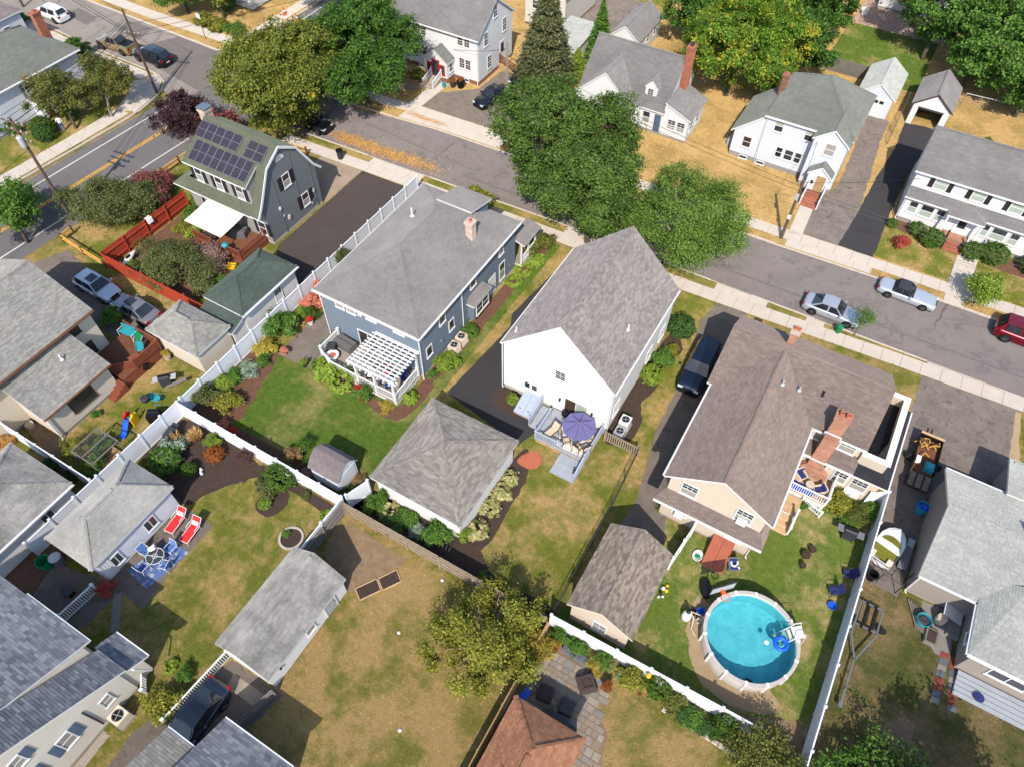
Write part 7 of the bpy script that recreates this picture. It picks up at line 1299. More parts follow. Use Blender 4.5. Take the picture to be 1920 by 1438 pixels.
# ---------------- vehicles ----------------
def car(name, label, x, y, rz, paint, kind='sedan', L=4.6, W=1.8, H=1.46, roofmat=None, sunroof=False):
    "front towards +x; body shell, cabin, glass panels, lamps, mirrors, wheels"
    c = T(name, label, {'suv': 'suv', 'pickup': 'pickup', 'sedan': 'car', 'hatch': 'car', 'soft': 'car'}[kind]); h = L/2; w = W/2
    gc = .24 if kind in ('suv', 'pickup') else .18; belt = H*.62; hood = belt*(.93 if kind in ('suv', 'pickup', 'soft') else .88)
    deck = {'sedan': belt*1.0, 'soft': belt*.97}.get(kind, belt)
    xa, xb, xc, xd = {'sedan': (.2, .05, -.2, -.37), 'hatch': (.24, .08, -.34, -.48), 'suv': (.22, .1, -.4, -.485), 'pickup': (.17, .07, -.12, -.17), 'soft': (.1, -.02, -.2, -.27)}[kind]
    xa, xb, xc, xd = (k*L for k in (xa, xb, xc, xd))
    blunt = .93 if kind in ('suv', 'pickup', 'soft') else .8
    st_ = [(-h, .78, deck*.7), (-h+.06, .9, deck*.93), (-h+.3, .97, deck*.985), (xd, 1, deck), ((xd+xa)/2, 1, belt), (xa, 1, belt*.99), (xa+(h-xa)*.45, .985, hood*1.03), (h-.35, .95, hood*.96), (h-.08, blunt, hood*.84), (h, blunt*.88, hood*.62)]
    m = MB(); rows = []
    for sx, k, zt in st_:
        W_ = w*k; rows.append([(sx, -W_*.88, gc), (sx, -W_*.985, gc+.12), (sx, -W_, zt*.62), (sx, -W_*.97, zt*.88), (sx, -W_*.86, zt), (sx, -W_*.45, zt+.025), (sx, 0, zt+.035), (sx, W_*.45, zt+.025), (sx, W_*.86, zt), (sx, W_*.97, zt*.88), (sx, W_, zt*.62), (sx, W_*.985, gc+.12), (sx, W_*.88, gc)])
    m.grid(rows); m.face(rows[0][::-1]); m.face(rows[-1]); b = m.build('body', paint, c, True); md = b.modifiers.new('s', 'SUBSURF'); md.levels = md.render_levels = 1
    wb, wr = w*.9, w*.72; zr = H-.03
    def row(sx, ww, z, cr): return [(sx, -ww, z), (sx, -ww*.6, z+cr*.7), (sx, 0, z+cr), (sx, ww*.6, z+cr*.7), (sx, ww, z)]
    m = MB(); R5 = [row(xa, wb, belt-.02, .02), row(xb, wr, zr-.03, .03), row((xb+xc)/2, wr*1.01, zr, .035), row(xc, wr*.98, zr-.05, .03), row(xd, wb*.94, deck-.02, .02)]
    m.grid(R5); m.face([r[0] for r in R5]); m.face([r[-1] for r in R5][::-1]); m.build('cabin', roofmat or paint, c)
    def patch(nm, q, inset=.09, mat='glass_car', off=.02):
        q = [Vector(p) for p in q]; ce = sum(q, Vector())/len(q); nn = (q[1]-q[0]).cross(q[2]-q[1]).normalized()
        if nn.z < -.01 or (abs(nn.z) < .3 and nn.y*ce.y < 0) or (nn.x*ce.x < 0 and abs(nn.x) > .5): nn = -nn
        P = [p.lerp(ce, inset)+nn*off for p in q]; k = MB(); k.face(P); k.face([p-nn*.03 for p in P][::-1]); return k.build(nm, mat, c)
    patch('windscreen', [(xa, -wb, belt), (xa, wb, belt), (xb, wr, zr-.02), (xb, -wr, zr-.02)], .1, off=.035)
    if kind != 'pickup' or True: patch('rear_window', [(xd, wb*.94, deck), (xd, -wb*.94, deck), (xc, -wr*.98, zr-.04), (xc, wr*.98, zr-.04)], .14 if kind != 'suv' else .2, off=.035)
    xm = (xb+xc)/2+.05 if kind != 'pickup' else (xb+xc)/2
    for s in (-1, 1):
        f = lambda X: (X, s*wb, belt); g = lambda X: (X, s*wr*1.0, zr-.03)
        patch('side_window', [f(xa-.1), f(xm+.03), g(xm+.03), g(xb)], .1, off=.03); patch('side_window', [f(xm-.03), f(xd+.12 if kind not in ('suv', 'hatch') else xc+.1), g(xc if kind != 'sedan' else xc+.05), g(xm-.03)], .1, off=.03)
        part('mirror', paint, c, 'box', xa-.28, min(s*w*.98, s*(w+.17)), belt-.02, xa-.12, max(s*w*.98, s*(w+.17)), belt+.13)
        part('headlight', 'light_clear', c, 'box', h-.2, min(s*w*.42, s*w*.8), hood*.66, h-.025, max(s*w*.42, s*w*.8), hood*.82); part('tail_light', 'light_red', c, 'box', -h+.01, min(s*w*.48, s*w*.84), deck*.68, -h+.16, max(s*w*.48, s*w*.84), deck*.9)
        for k in ((xm, .01),): part('door_handle', 'chrome' if paint != 'paint_car_black' else 'dark_trim', c, 'box', k[0]+.12, min(s*w*.98, s*w*1.01), belt*.82, k[0]+.3, max(s*w*.98, s*w*1.01), belt*.86)
        tubes('roof_rail', 'grey_dark', c, .018, [(xb-.05, s*wr*.9, zr+.0), ((xb+xc)/2, s*wr*.92, zr+.05), (xc+.05, s*wr*.9, zr-.02)]) if kind in ('suv',) else None
    part('front_bumper', 'dark_trim', c, 'box', h-.12, -w*.7, gc+.02, h+.02, w*.7, gc+.2); part('grille', 'dark_trim', c, 'box', h-.06, -w*.4, hood*.55, h+.012, w*.4, hood*.8); part('number_plate', 'white', c, 'box', -h-.015, -.25, deck*.5, -h+.02, .25, deck*.62); part('floor', 'black', c, 'box', -h*.93, -w*.86, gc-.02, h*.93, w*.86, gc+.1)
    if sunroof: part('sunroof', 'glass_car', c, 'box', (xb+xc)/2+.05, -wr*.6, zr+.035, (xb+xc)/2+.85, wr*.6, zr+.048)
    if kind == 'pickup':
        part('bed', 'black', c, 'box', -h+.12, -w*.76, belt+.0, xd-.04, w*.76, belt+.04)
        for s in (-1, 1): part('bed_rail', paint, c, 'box', -h+.08, min(s*w*.76, s*w*.92), belt, xd, max(s*w*.76, s*w*.92), belt+.1)
        part('tailgate', paint, c, 'box', -h+.02, -w*.9, belt*.5, -h+.1, w*.9, belt+.1)
    r = H*(.235 if kind not in ('suv', 'pickup') else .225)
    for fx in (h*.63, -h*.6):
        for s in (-1, 1):
            m = MB(); m.lathe([(r*1.13, 0), (r*1.13, .02)], 20); m.v = [(X+fx, s*(w*.985+Z*.6), Y+r+.02) for X, Y, Z in m.v]; m.build('wheel_arch', 'black', c); wheel(c, fx, s*(w-.07), r, .2, s < 0)
    return put(c, x, y, rz, 0)
def onroad(c, z=-.118): c.location.z = z; return c
onroad(car('silver_sedan', 'silver sedan parked on the near kerb beside the sapling', 2.75, 48.55, -.01, 'paint_silver', 'sedan', 4.65, 1.8, 1.47))
onroad(car('silver_convertible', 'boxy silver convertible with black soft top at the far kerb', 7.75, 53.75, -.02, 'paint_silver_pale', 'soft', 4.7, 1.75, 1.35, 'grey_dark')); onroad(car('maroon_suv', 'maroon suv cut by the right edge of the street', 17.1, 53.65, -.02, 'paint_car_red', 'suv', 4.8, 1.95, 1.75))
car('navy_pickup', 'dark navy pickup truck on the driveway beside the tan house', -4.5, 37.1, -PI/2+.02, 'paint_car_navy', 'suv', 5.3, 2.0, 1.85); car('silver_wagon', 'silver wagon with sunroof beside the red fence', -51.2, 19.45, -.02, 'paint_silver_pale', 'hatch', 4.35, 1.8, 1.5, None, True); car('grey_sedan', 'grey sedan parked behind the silver wagon', -46.4, 19.25, PI, 'paint_car_grey', 'sedan', 4.45, 1.8, 1.46, None, True)
car('dark_hatchback', 'glossy blue black car beside the long picket fence', -19.6, -1.0, -PI/2+.04, 'paint_car_blueblack', 'sedan', 4.7, 1.85, 1.5); car('black_suv', 'black car on the driveway of the two storey house', -37.6, 60.9, -PI/2-.25, 'paint_car_black', 'sedan', 4.6, 1.85, 1.5)
onroad(car('parked_black_car', 'black car half hidden under the yellow green maple', -51.3, 47.2, 0, 'paint_car_black', 'suv', 4.5, 1.85, 1.6)); onroad(car('white_suv', 'white suv parked near the top left corner', -93.4, 48.7, PI, 'paint_car_white', 'suv', 4.6, 1.85, 1.65), -.11)
onroad(car('tan_pickup', 'tan pickup truck on the side street', -80.8, 47.7, PI+.05, 'paint_car_tan', 'pickup', 5.2, 1.9, 1.75), -.11); onroad(car('black_crossover', 'black suv with red tail lights behind the tan pickup', -75.2, 47.9, PI+.03, 'paint_car_black', 'suv', 4.7, 1.9, 1.7), -.11)
car('far_dark_car', 'dark car nose showing behind the two storey house porch', -36.9, 66.5, -PI/2, 'paint_car_black', 'sedan', 4.5, 1.8, 1.45)
# ---------------- poles, wires, sign, person ----------------
def pole(label, x, y, h, arms=(), r=.15, mat='pole_wood', lean=(0, 0), group=None):
    p = T('utility_pole', label, 'utility pole', (x, y, 0)); top = (x+lean[0], y+lean[1], h); m = MB(); m.tube([(x, y, -.1), lerp((x, y, 0), top, .5), top], [r, r*.85, r*.68], 10); m.build('shaft', mat, p)
    for z, ln, ang in arms:
        c = lerp((x, y, 0), top, z/h); dx, dy = math.cos(ang)*ln/2, math.sin(ang)*ln/2; part('cross_arm', 'pole_wood', p, 'bar', (c[0]-dx, c[1]-dy, z), (c[0]+dx, c[1]+dy, z), .1, .12)
        for k in (-.9, -.4, .4, .9): m = MB(); m.lathe([(.05, z+.06), (.07, z+.14), (.03, z+.24)], 8, c[0]+dx*k, c[1]+dy*k); m.build('insulator', 'grey_light', p)
    return p
pole('tall dark utility pole on the corner pavement by the black suv', -69.75, 43.2, 9.1, [(6.6, 1.6, .3)], .15)
p = pole('utility pole with crossarms and transformer beside the main road', -60.7, 24.4, 10.4, [(10.0, 2.6, .1), (9.2, 2.4, .1), (8.4, 2.2, .1)], .16); m = MB(); m.lathe([(.22, 8.0), (.25, 8.2), (.25, 8.9), (.15, 9.0)], 12, -60.4, 24.1); m.build('transformer', 'grey_light', p)
p = pole('wooden utility pole at the far kerb by the brick steps', -3.67, 55.5, 6.3, [], .16); part('meter', 'grey_light', p, 'box', -3.85, 55.25, 4.4, -3.55, 55.4, 5.0); part('sign_plate', 'white', p, 'box', -3.82, 55.32, 2.3, -3.52, 55.36, 2.75)
pole('pale wooden utility pole beside the two storey driveway', -35.6, 60.6, 7.2, [], .15, 'wood_old'); pole('utility pole at the top left edge', -99, 48.6, 9, [(8.6, 2, 0)], .15)
s = T('street_sign', 'white street sign on a thin post at the far corner', 'sign', (-73.7, 54.5, 0)); tubes('post', 'grey_dark', s, .04, [(-73.7, 54.5, 0), (-73.7, 54.5, 2.8)]); part('plate', 'white', s, 'box', -74.0, 54.45, 2.4, -73.4, 54.48, 3.0)
def wire(label, a, b, sag=.5, r=.02):
    a = Vector(a); b = Vector(b); m = MB(); m.tube([tuple(a.lerp(b, t/14)-Vector((0, 0, sag*4*(t/14)*(1-t/14)))) for t in range(15)], r, 4, False); tag(m.build('overhead_wire', 'black'), label, 'wire')
P1, P2, P3 = (-69.75, 43.2), (-60.7, 24.4), (-3.67, 55.5)
for i, (dx, z) in enumerate(((-1.2, 10.2), (-.5, 10.2), (.5, 10.2), (1.2, 10.2), (-1.0, 9.4), (1.0, 9.4), (0, 6.6))): wire('overhead wire from the crossarm pole to the corner pole, strand %s' % ('furthest left', 'second from left', 'middle left', 'middle right', 'furthest right', 'lower right', 'lowest')[i], (P2[0]+dx, P2[1], z), (P1[0]+dx*.4, P1[1], z-2.2 if z > 7 else z), .4)
for i, (y, z) in enumerate(((0, 6.4), (.4, 6.0), (-.3, 7.2), (.2, 8.6))): wire('overhead wire along the side street, %s strand' % ('lowest', 'second lowest', 'second highest', 'highest')[i], (P1[0], P1[1]+y, z), (-99, 48.6+y, z+.6), .5)
for i, (y, z) in enumerate(((0, 6.3), (.3, 6.8), (-.3, 7.6))): wire('overhead wire running from the corner pole across the main road, %s strand' % ('lowest', 'middle', 'highest')[i], (P1[0], P1[1], z), (-56, 66+y*4, z+.4), .4)
for i, z in enumerate((5.2, 5.6)): wire('overhead wire over the far driveways, %s strand' % ('lower', 'upper')[i], (P3[0], P3[1], z), (30, 56.5, z), .5)
for i, z in enumerate((5.2, 5.7)): wire('overhead wire behind the street trees, %s strand' % ('lower', 'upper')[i], (P3[0], P3[1], z), (-35.6, 60.6, z+.6), .5)
wire('service wire from the kerb pole to the shuttered house', (P3[0], P3[1], 6.1), (5.0, 64, 4.4), .2); wire('service wire from the pale pole to the two storey house', (-35.6, 60.6, 6.5), (-43.5, 62.5, 3.4), .2); wire('service wire from the crossarm pole over the left driveway', (P2[0], P2[1], 7.5), (-56, -5, 7.5), .6); wire('service wire from the corner pole to the corner house', (P1[0], P1[1], 6.6), (-76.6, 38, 4), .2)
wire('service wire from the kerb pole to the green grey roofed house', (P3[0], P3[1], 5.9), (-4.4, 63.8, 4.9), .2)
def person():
    p = T('person', 'person in white shirt and blue trousers walking on the front path', 'person'); me = bpy.data.meshes.new('body')
    J = [(0, 0, .95, .15, .11), (0, 0, 1.15, .15, .1), (0, .0, 1.38, .17, .11), (0, .02, 1.5, .06, .06), (0, .04, 1.6, .07, .08), (0, .05, 1.72, .07, .08), (.1, 0, .9, .09, .09), (.11, .12, .5, .065, .065), (.11, .02, .1, .045, .045), (.11, .14, .04, .045, .035), (-.1, 0, .9, .09, .09), (-.11, -.06, .5, .065, .065), (-.11, -.28, .14, .045, .045), (-.11, -.18, .05, .045, .035), (.21, .0, 1.4, .06, .06), (.27, -.06, 1.12, .045, .045), (.25, .12, .92, .035, .035), (.25, .17, .86, .035, .02), (-.21, 0, 1.4, .06, .06), (-.27, .02, 1.12, .045, .045), (-.24, .2, 1.0, .035, .035), (-.24, .25, .95, .035, .02)]
    E_ = [(0, 1), (1, 2), (2, 3), (3, 4), (4, 5), (0, 6), (6, 7), (7, 8), (8, 9), (0, 10), (10, 11), (11, 12), (12, 13), (2, 14), (14, 15), (15, 16), (16, 17), (2, 18), (18, 19), (19, 20), (20, 21)]
    me.from_pydata([j[:3] for j in J], E_, []); o = link('body', me, p); sk = o.modifiers.new('skin', 'SKIN'); 
    for i, v in enumerate(me.skin_vertices[0].data): v.radius = J[i][3:5]; v.use_root = i == 0
    sb = o.modifiers.new('sub', 'SUBSURF'); sb.levels = sb.render_levels = 2
    n = N('person_clothes'); sp = n.n('SeparateXYZ'); n.l(n.coord('obj'), sp.inputs[0]); n.fin(n.ramp(n.mul(sp.outputs[2], .5), (0, lin((40, 40, 44))), (.05, lin((58, 78, 128))), (.485, lin((206, 208, 214))), (.745, lin((176, 124, 100))), mode='CONSTANT'), .8, .2); me.materials.append(MATS['person_clothes'])
    m = MB(); m.lathe([(.075, 1.66), (.095, 1.72), (.085, 1.78), (.03, 1.82)], 12, 0, .035); m.build('hair', 'hair', p, True)
    return put(p, -72.6, 33.3, .9, .03)
person()
# ---------------- vegetation ----------------
leafmat('leaf_maple_yellow', (58, 72, 24), (134, 140, 54), (189, 158, 37), .02); leafmat('leaf_maple_dark', (27, 58, 19), (88, 124, 43), (157, 149, 51), -.06)
leafmat('leaf_green', (32, 60, 24), (104, 130, 54), (169, 169, 48), -.08); leafmat('leaf_locust', (50, 81, 26), (127, 154, 66)); leafmat('leaf_right', (35, 64, 23), (109, 148, 60)); leafmat('leaf_gold', (58, 92, 26), (117, 148, 45), (176, 170, 56), .13)
leafmat('leaf_spruce', (54, 66, 36), (108, 108, 70), tl=.15); leafmat('leaf_purple', (37, 22, 26), (77, 50, 52), tl=.2); leafmat('leaf_plum', (96, 50, 52), (154, 92, 88)); leafmat('leaf_olive', (61, 81, 38), (122, 124, 74)); leafmat('leaf_autumn', (69, 90, 32), (126, 122, 60), (158, 105, 59), .03)
leafmat('leaf_apple', (82, 92, 30), (156, 154, 60), (220, 191, 48), -.02); leafmat('leaf_lime', (92, 118, 36), (144, 164, 62)); leafmat('leaf_bush', (50, 86, 32), (108, 143, 55)); leafmat('leaf_boxwood', (52, 81, 26), (96, 126, 43)); leafmat('leaf_hosta', (102, 128, 56), (190, 178, 128)); leafmat('leaf_yew', (40, 73, 30), (81, 111, 51))
leafmat('leaf_rust', (127, 72, 30), (169, 101, 48)); leafmat('leaf_red', (169, 35, 33), (220, 70, 52)); leafmat('leaf_rose', (180, 105, 81), (231, 158, 132)); leafmat('leaf_yellow', (150, 134, 44), (190, 174, 80)); leafmat('leaf_straw', (182, 147, 96), (222, 189, 132), tl=.2); leafmat('leaf_silver', (125, 145, 127), (178, 191, 167)); leafmat('leaf_brown', (118, 99, 61), (171, 140, 99)); leafmat('leaf_smoke', (81, 55, 61), (118, 90, 85)); leafmat('leaf_mauve', (136, 105, 103), (180, 149, 136)); leafmat('leaf_fallen', (168, 120, 58), (200, 152, 84), tl=.1); leafmat('leaf_bark_red', (158, 59, 52), (191, 96, 77))
paved('bark', (86, 74, 64), .25, 4, .25, bump=.7); paved('bark_pale', (140, 128, 112), .2, 4, .2, bump=.5)
def leaves_mesh(name, lobes, n, size, seed, mat, clump=54, spread=.3, upw=.5, aspect=.6, surf=.4, hole=-1.15):
    "leaf-sized faces scattered in clumps through the outer part of the crown lobes"
    rg = np.random.default_rng(seed); L = np.array(lobes, float)
    wgt = (L[:, 3]*L[:, 4]+L[:, 4]*L[:, 5]+L[:, 3]*L[:, 5]); wgt /= wgt.sum(); nc = max(4, n//clump)
    k = rg.choice(len(L), nc, p=wgt); d = rg.normal(size=(nc, 3)); d[:, 2] = d[:, 2]*.85+.18; d /= np.linalg.norm(d, axis=1)[:, None]
    rad = 1-surf*rg.random(nc)**1.6+rg.normal(0, .05, nc)+.22*(rg.random(nc) < .07); c = L[k, :3]+d*L[k, 3:6]*rad[:, None]
    ph = rg.uniform(0, 6, 6); w0 = 3.6/max(L[:, 3].max(), .4); gap = np.sin(c[:, 0]*w0+ph[0])+np.sin(c[:, 1]*w0*1.1+ph[1])+np.sin(c[:, 2]*w0*1.3+ph[2])+np.sin((c[:, 0]+c[:, 1])*w0*1.7+ph[3])+rg.normal(0, .5, nc)
    # drop clump centres buried deep inside another lobe
    keep = np.ones(nc, bool)
    for q in L:
        keep &= (((c-q[:3])/q[3:6])**2).sum(1) > .38
    keep &= gap > hole
    c = c[keep]; d = d[keep]; nc = len(c); sz = rg.uniform(.6, 1.35, nc)
    i = rg.integers(0, nc, n); p = c[i]+rg.normal(size=(n, 3))*spread*np.array([1, 1, .6])*sz[i][:, None]
    nn = d[i]*.7+rg.normal(size=(n, 3))*.55; nn[:, 2] += upw; nn /= np.linalg.norm(nn, axis=1)[:, None]
    t = np.cross(nn, rg.normal(size=(n, 3))); t /= np.linalg.norm(t, axis=1)[:, None]; b = np.cross(nn, t); s = size*rg.uniform(.6, 1.3, n)[:, None]
    return quads(name, p, t*s*.5, b*s*.5*aspect, mat, nn*s*.12)
def quads(name, p, t, b, mat, fold=None):
    n = len(p); f = 0 if fold is None else fold
    V = np.stack([p-t, p-b+f, p+t, p+b+f], 1).reshape(-1, 3).astype(np.float32)
    me = bpy.data.meshes.new(name); me.vertices.add(4*n); me.vertices.foreach_set('co', V.ravel()); me.loops.add(4*n); me.loops.foreach_set('vertex_index', np.arange(4*n, dtype=np.int32)); me.polygons.add(n); me.polygons.foreach_set('loop_start', np.arange(0, 4*n, 4, dtype=np.int32))
    try: me.polygons.foreach_set('loop_total', np.full(n, 4, dtype=np.int32))
    except Exception: pass
    me.materials.append(MATS[mat]); me.update(calc_edges=True); return me
def crown_lobes(rx, ry, z0, z1, n, seed, flat=.55):
    rg = random.Random(seed); H_ = z1-z0; L = [(0, 0, z0+H_*.5, rx*.6, ry*.6, H_*.4)]
    for i in range(n):
        a = i*2.4+rg.uniform(-.5, .5); r = .3+.5*((i+.5)/n)**.6+rg.uniform(-.06, .1); s = rg.uniform(.24, .4); z = z0+H_*(.2+.52*math.sqrt(max(0, 1-r*r))*rg.uniform(.45, 1.1)+.08*rg.random())
        L.append((rx*r*math.cos(a), ry*r*math.sin(a), z, rx*s, ry*s, H_*s*flat*1.2))
    L.append((rx*rg.uniform(-.2, .2), ry*rg.uniform(-.2, .2), z1-H_*.18, rx*.36, ry*.36, H_*.2)); return L
def trunk_mb(lobes, z0, r, base=(0, 0), seed=1):
    rg = random.Random(seed); m = MB(); top = (lobes[0][0], lobes[0][1], lobes[0][2]); b = (*base, -.05); fork = lerp(b, top, .55)
    m.tube([b, (b[0]+rg.uniform(-.1, .1), b[1]+rg.uniform(-.1, .1), z0*.6), fork, top], [r*1.25, r, r*.8, r*.3], 10)
    for q in lobes[1:]:
        s = lerp(b, top, rg.uniform(.4, .8)); e = (q[0], q[1], q[2]); mid = lerp(s, e, .5); m.tube([s, (mid[0], mid[1], mid[2]-.15*abs(e[2]-s[2])), e], [r*.45, r*.3, r*.08], 6)
    return m
def tree(name, label, x, y, rx, ry, z0, z1, mat, n, seed, size=.3, lobes=9, trunk=.18, base=None, bark='bark', group=None, **k):
    t = T(name, label, 'tree', (x, y, 0), group); L = crown_lobes(rx, ry, z0, z1, lobes, seed)
    link('trunk', trunk_mb(L, z0, trunk, base or (0, 0), seed).mesh('trunk', bark, smooth=True), t); link('crown', leaves_mesh('crown', L, n, size, seed, mat, **k), t); return t
# trees along the street and behind
tree('maple_tree', 'large yellow green maple behind the solar panel roof', -52.6, 46.2, 6.6, 6.2, .5, 10.6, 'leaf_maple_yellow', 76000, 1, .25, 12, .3, (1.5, -.8), spread=.34)
tree('maple_tree', 'dark green maple beside the big white two storey house', -49.6, 53.6, 6.4, 6.0, .8, 10.8, 'leaf_maple_dark', 68000, 2, .25, 11, .28, (1, -.5), spread=.34)
tree('street_tree', 'largest bright green tree over the middle of the street', -24.9, 51.3, 7.0, 6.4, .8, 10.2, 'leaf_green', 72000, 3, .24, 12, .28, (1, -3.3), spread=.32); tree('street_tree', 'deep green tree in front of the largest street tree', -18.6, 47.0, 5.0, 4.7, 1.0, 8.6, 'leaf_green', 50000, 4, .23, 10, .25, (0, -1), spread=.32)
tree('locust_tree', 'feathery olive green tree over the street behind the white house', -10.6, 48.2, 5.4, 5.1, 1.0, 8.2, 'leaf_locust', 52000, 5, .19, 14, .2, (-1, -1.2), 'bark_pale', spread=.36, aspect=.4)
tree('yellowing_tree', 'tree with bright yellow branches above the cape house', -16.2, 75.2, 6.6, 6.2, .6, 10.8, 'leaf_gold', 50000, 6, .26, 12, .28, spread=.36); tree('yellowing_tree', 'yellow and green tree at the top edge behind the yellowing one', -18.5, 84.5, 5.2, 4.6, 1.5, 10, 'leaf_gold', 24000, 16, .34, 11, .25); tree('backyard_tree', 'dark green tree left of the yellowing tree', -22.8, 83, 4.2, 4, 1, 9, 'leaf_maple_dark', 20000, 7, .34, 9, .25)
tree('backyard_tree', 'dark tree between the yellowing tree and the grey fence', -11.2, 80.5, 3.6, 3.6, 1, 8.4, 'leaf_maple_dark', 18000, 8, .32, 9, .22); tree('backyard_tree', 'dark tree beside the orange fence', -11.6, 92, 3.2, 4.6, 1, 8, 'leaf_maple_dark', 16000, 9, .34, 9, .22); tree('backyard_tree', 'tree at the top edge left of the brick patio', -14, 101, 4, 4, 1, 9, 'leaf_gold', 12000, 22, .36, 8, .22)
for i, (x, y, r, z1, lb) in enumerate(((1.0, 94.5, 5.2, 10.8, 'big green tree beside the brick patio'), (6.2, 90.4, 5.2, 10, 'big green tree directly behind the two garages'), (11.8, 95, 5.2, 11, 'tallest green tree at the top right'), (12.0, 87.4, 4.4, 8.5, 'green tree above the chain link fence'), (18.2, 89.5, 4.6, 9.5, 'green tree at the right edge above the shuttered house'), (8.6, 103, 5, 11, 'green tree at the top edge right of the awning house'), (18.5, 99, 5, 11, 'green tree in the top right corner'))): tree('broad_tree', lb, x, y, r, r*.95, .8, z1, 'leaf_right', 22000 if i < 5 else 13000, 30+i, .34, 10, .26, group='trees behind the far garages', spread=.36)
tree('purple_tree', 'dark purple leaved tree beside the main road', -60.6, 39.6, 2.7, 2.6, .6, 4.6, 'leaf_purple', 13000, 40, .22, 9, .14, spread=.25); tree('plum_shrub', 'dusty red leaved tree behind the solar panel house chimney', -57.2, 40.2, 1.9, 1.9, .4, 3.4, 'leaf_plum', 6000, 41, .2, 7, .1); tree('plum_shrub', 'dusty red shrub beside the purple tree by the roof', -55.6, 38.6, 1.5, 1.5, .3, 3.0, 'leaf_plum', 4500, 42, .2, 6, .1)
tree('crabapple_tree', 'olive crabapple tree in front of the corner house', -73.2, 34.9, 3.2, 2.9, 1.0, 5.6, 'leaf_autumn', 14000, 43, .2, 9, .14, (1.2, -.6), spread=.26); tree('crabapple_tree', 'olive crabapple tree with pale trunk near the corner pole', -71.4, 38.9, 2.9, 2.7, 1.1, 6.2, 'leaf_autumn', 11000, 44, .2, 9, .13, (.9, -1.2), 'bark_pale', spread=.26)
tree('roadside_tree', 'dark green tree cut by the left edge beside the road', -61.6, 20.4, 2.2, 2.2, 1.2, 5.4, 'leaf_bush', 9000, 45, .22, 8, .14); tree('roadside_tree', 'small dark tree above the left edge tree', -64.2, 22.6, 1.6, 1.6, .8, 4, 'leaf_bush', 5000, 46, .22, 6, .1)
tree('wild_shrub', 'large tangled olive shrub outside the red fence', -57.3, 26.2, 3.4, 3.2, .1, 4.0, 'leaf_olive', 21000, 47, .16, 12, .1, spread=.3); tree('wild_shrub', 'tangled shrub beside the red leaved one outside the fence', -55.2, 28.8, 2.0, 2.2, .1, 3.0, 'leaf_olive', 8000, 48, .16, 8, .08); tree('plum_shrub', 'dusty red shrub outside the upper red fence', -56.4, 30.8, 1.9, 1.7, .2, 2.6, 'leaf_plum', 7000, 49, .16, 7, .08)
tree('rose_thicket', 'big grey green flowering thicket inside the red fence', -46.8, 24.3, 3.7, 2.4, .1, 2.6, 'leaf_olive', 24000, 50, .14, 14, .08, spread=.26); tree('rose_thicket', 'pinkish flowering bush beside the red deck', -45.2, 26.6, 1.4, 1.0, .1, 1.8, 'leaf_mauve', 5000, 51, .13, 7, .06)
tree('apple_tree', 'gnarled yellow green apple tree on the dry lawn', -7.7, 10.5, 3.1, 3.5, .7, 4.2, 'leaf_apple', 24000, 52, .16, 17, .16, (0, .3), 'bark_pale', spread=.24, surf=.65, hole=-.1); tree('backyard_tree', 'tree just beyond the lower right corner shading the lawn', 18.4, 14.4, 3.0, 2.8, 2.0, 6.8, 'leaf_green', 12000, 66, .25, 9, .16); tree('brown_shrub', 'rust tinged shrub at the bottom of the white fence', 8.6, 12.9, 2.2, 1.7, .1, 2.6, 'leaf_autumn', 9000, 53, .15, 9, .07); tree('yellow_tree', 'small lime yellow tree on the far verge', 12.9, 56.0, 1.45, 1.4, .6, 3.0, 'leaf_lime', 6500, 54, .17, 8, .07); tree('sapling', 'thin staked sapling in front of the silver sedan', 5.1, 47.1, .7, .6, 1.4, 2.8, 'leaf_bush', 1300, 55, .13, 4, .03)
for i, (x, y, r, z, m_, lb) in enumerate(((-75.5, 59.5, 3.6, 7, 'leaf_maple_yellow', 'green tree at the top edge near the side street'), (-65.3, 68, 3.6, 8, 'leaf_maple_dark', 'tree at the top edge beside the main road cones'), (-55, 64.2, 3.4, 8, 'leaf_maple_dark', 'tree squeezed behind the dark green maple'), (-80, 58, 2.8, 5, 'leaf_bush', 'smaller green tree at the top edge left of the corner sign'), (-37, 92, 3, 7, 'leaf_maple_dark', 'tree at the top edge behind the spruce'))): tree('background_tree', lb, x, y, r, r, 1, z, m_, 12000, 60+i, .3, 9, .2)
def conifer(name, label, x, y, r, h, mat, n, seed, base=.2, size=.2, tiers=14, droop=.25):
    t = T(name, label, 'tree', (x, y, 0)); rg = np.random.default_rng(seed); m = MB(); m.tube([(0, 0, -.05), (0, 0, h*.5), (0, 0, h*.97)], [r*.09, r*.06, .02], 8); m.build('trunk', 'bark', None).parent = t
    f = rg.random(n)**.75; tier = np.floor(f*tiers)/tiers; nb = 9; ang = (rg.integers(0, nb, n)+tier*7.3)*2*PI/nb+rg.normal(0, .2, n)
    z = base+(h-base)*(1-f)**1.0; R = r*np.clip(1-(z-base)/(h-base), .02, 1)**.85; q = rg.random(n)**.55; rr = R*q*(1+.12*rg.normal(size=n)); z = z-droop*q*R*.5+rg.normal(0, .06*r, n)*.6+.1*r*np.sin(tier*40)
    p = np.stack([rr*np.cos(ang), rr*np.sin(ang), np.maximum(z, .05)], 1); out = np.stack([np.cos(ang), np.sin(ang), np.full(n, -.1)], 1)+rg.normal(0, .35, (n, 3)); out /= np.linalg.norm(out, axis=1)[:, None]
    b = np.cross(out, np.array([0, 0, 1.])+rg.normal(0, .5, (n, 3))); b /= np.linalg.norm(b, axis=1)[:, None]; s = size*rg.uniform(.6, 1.3, n)[:, None]
    link('crown', quads('crown', p, out*s*.6, b*s*.28, mat), t); return t
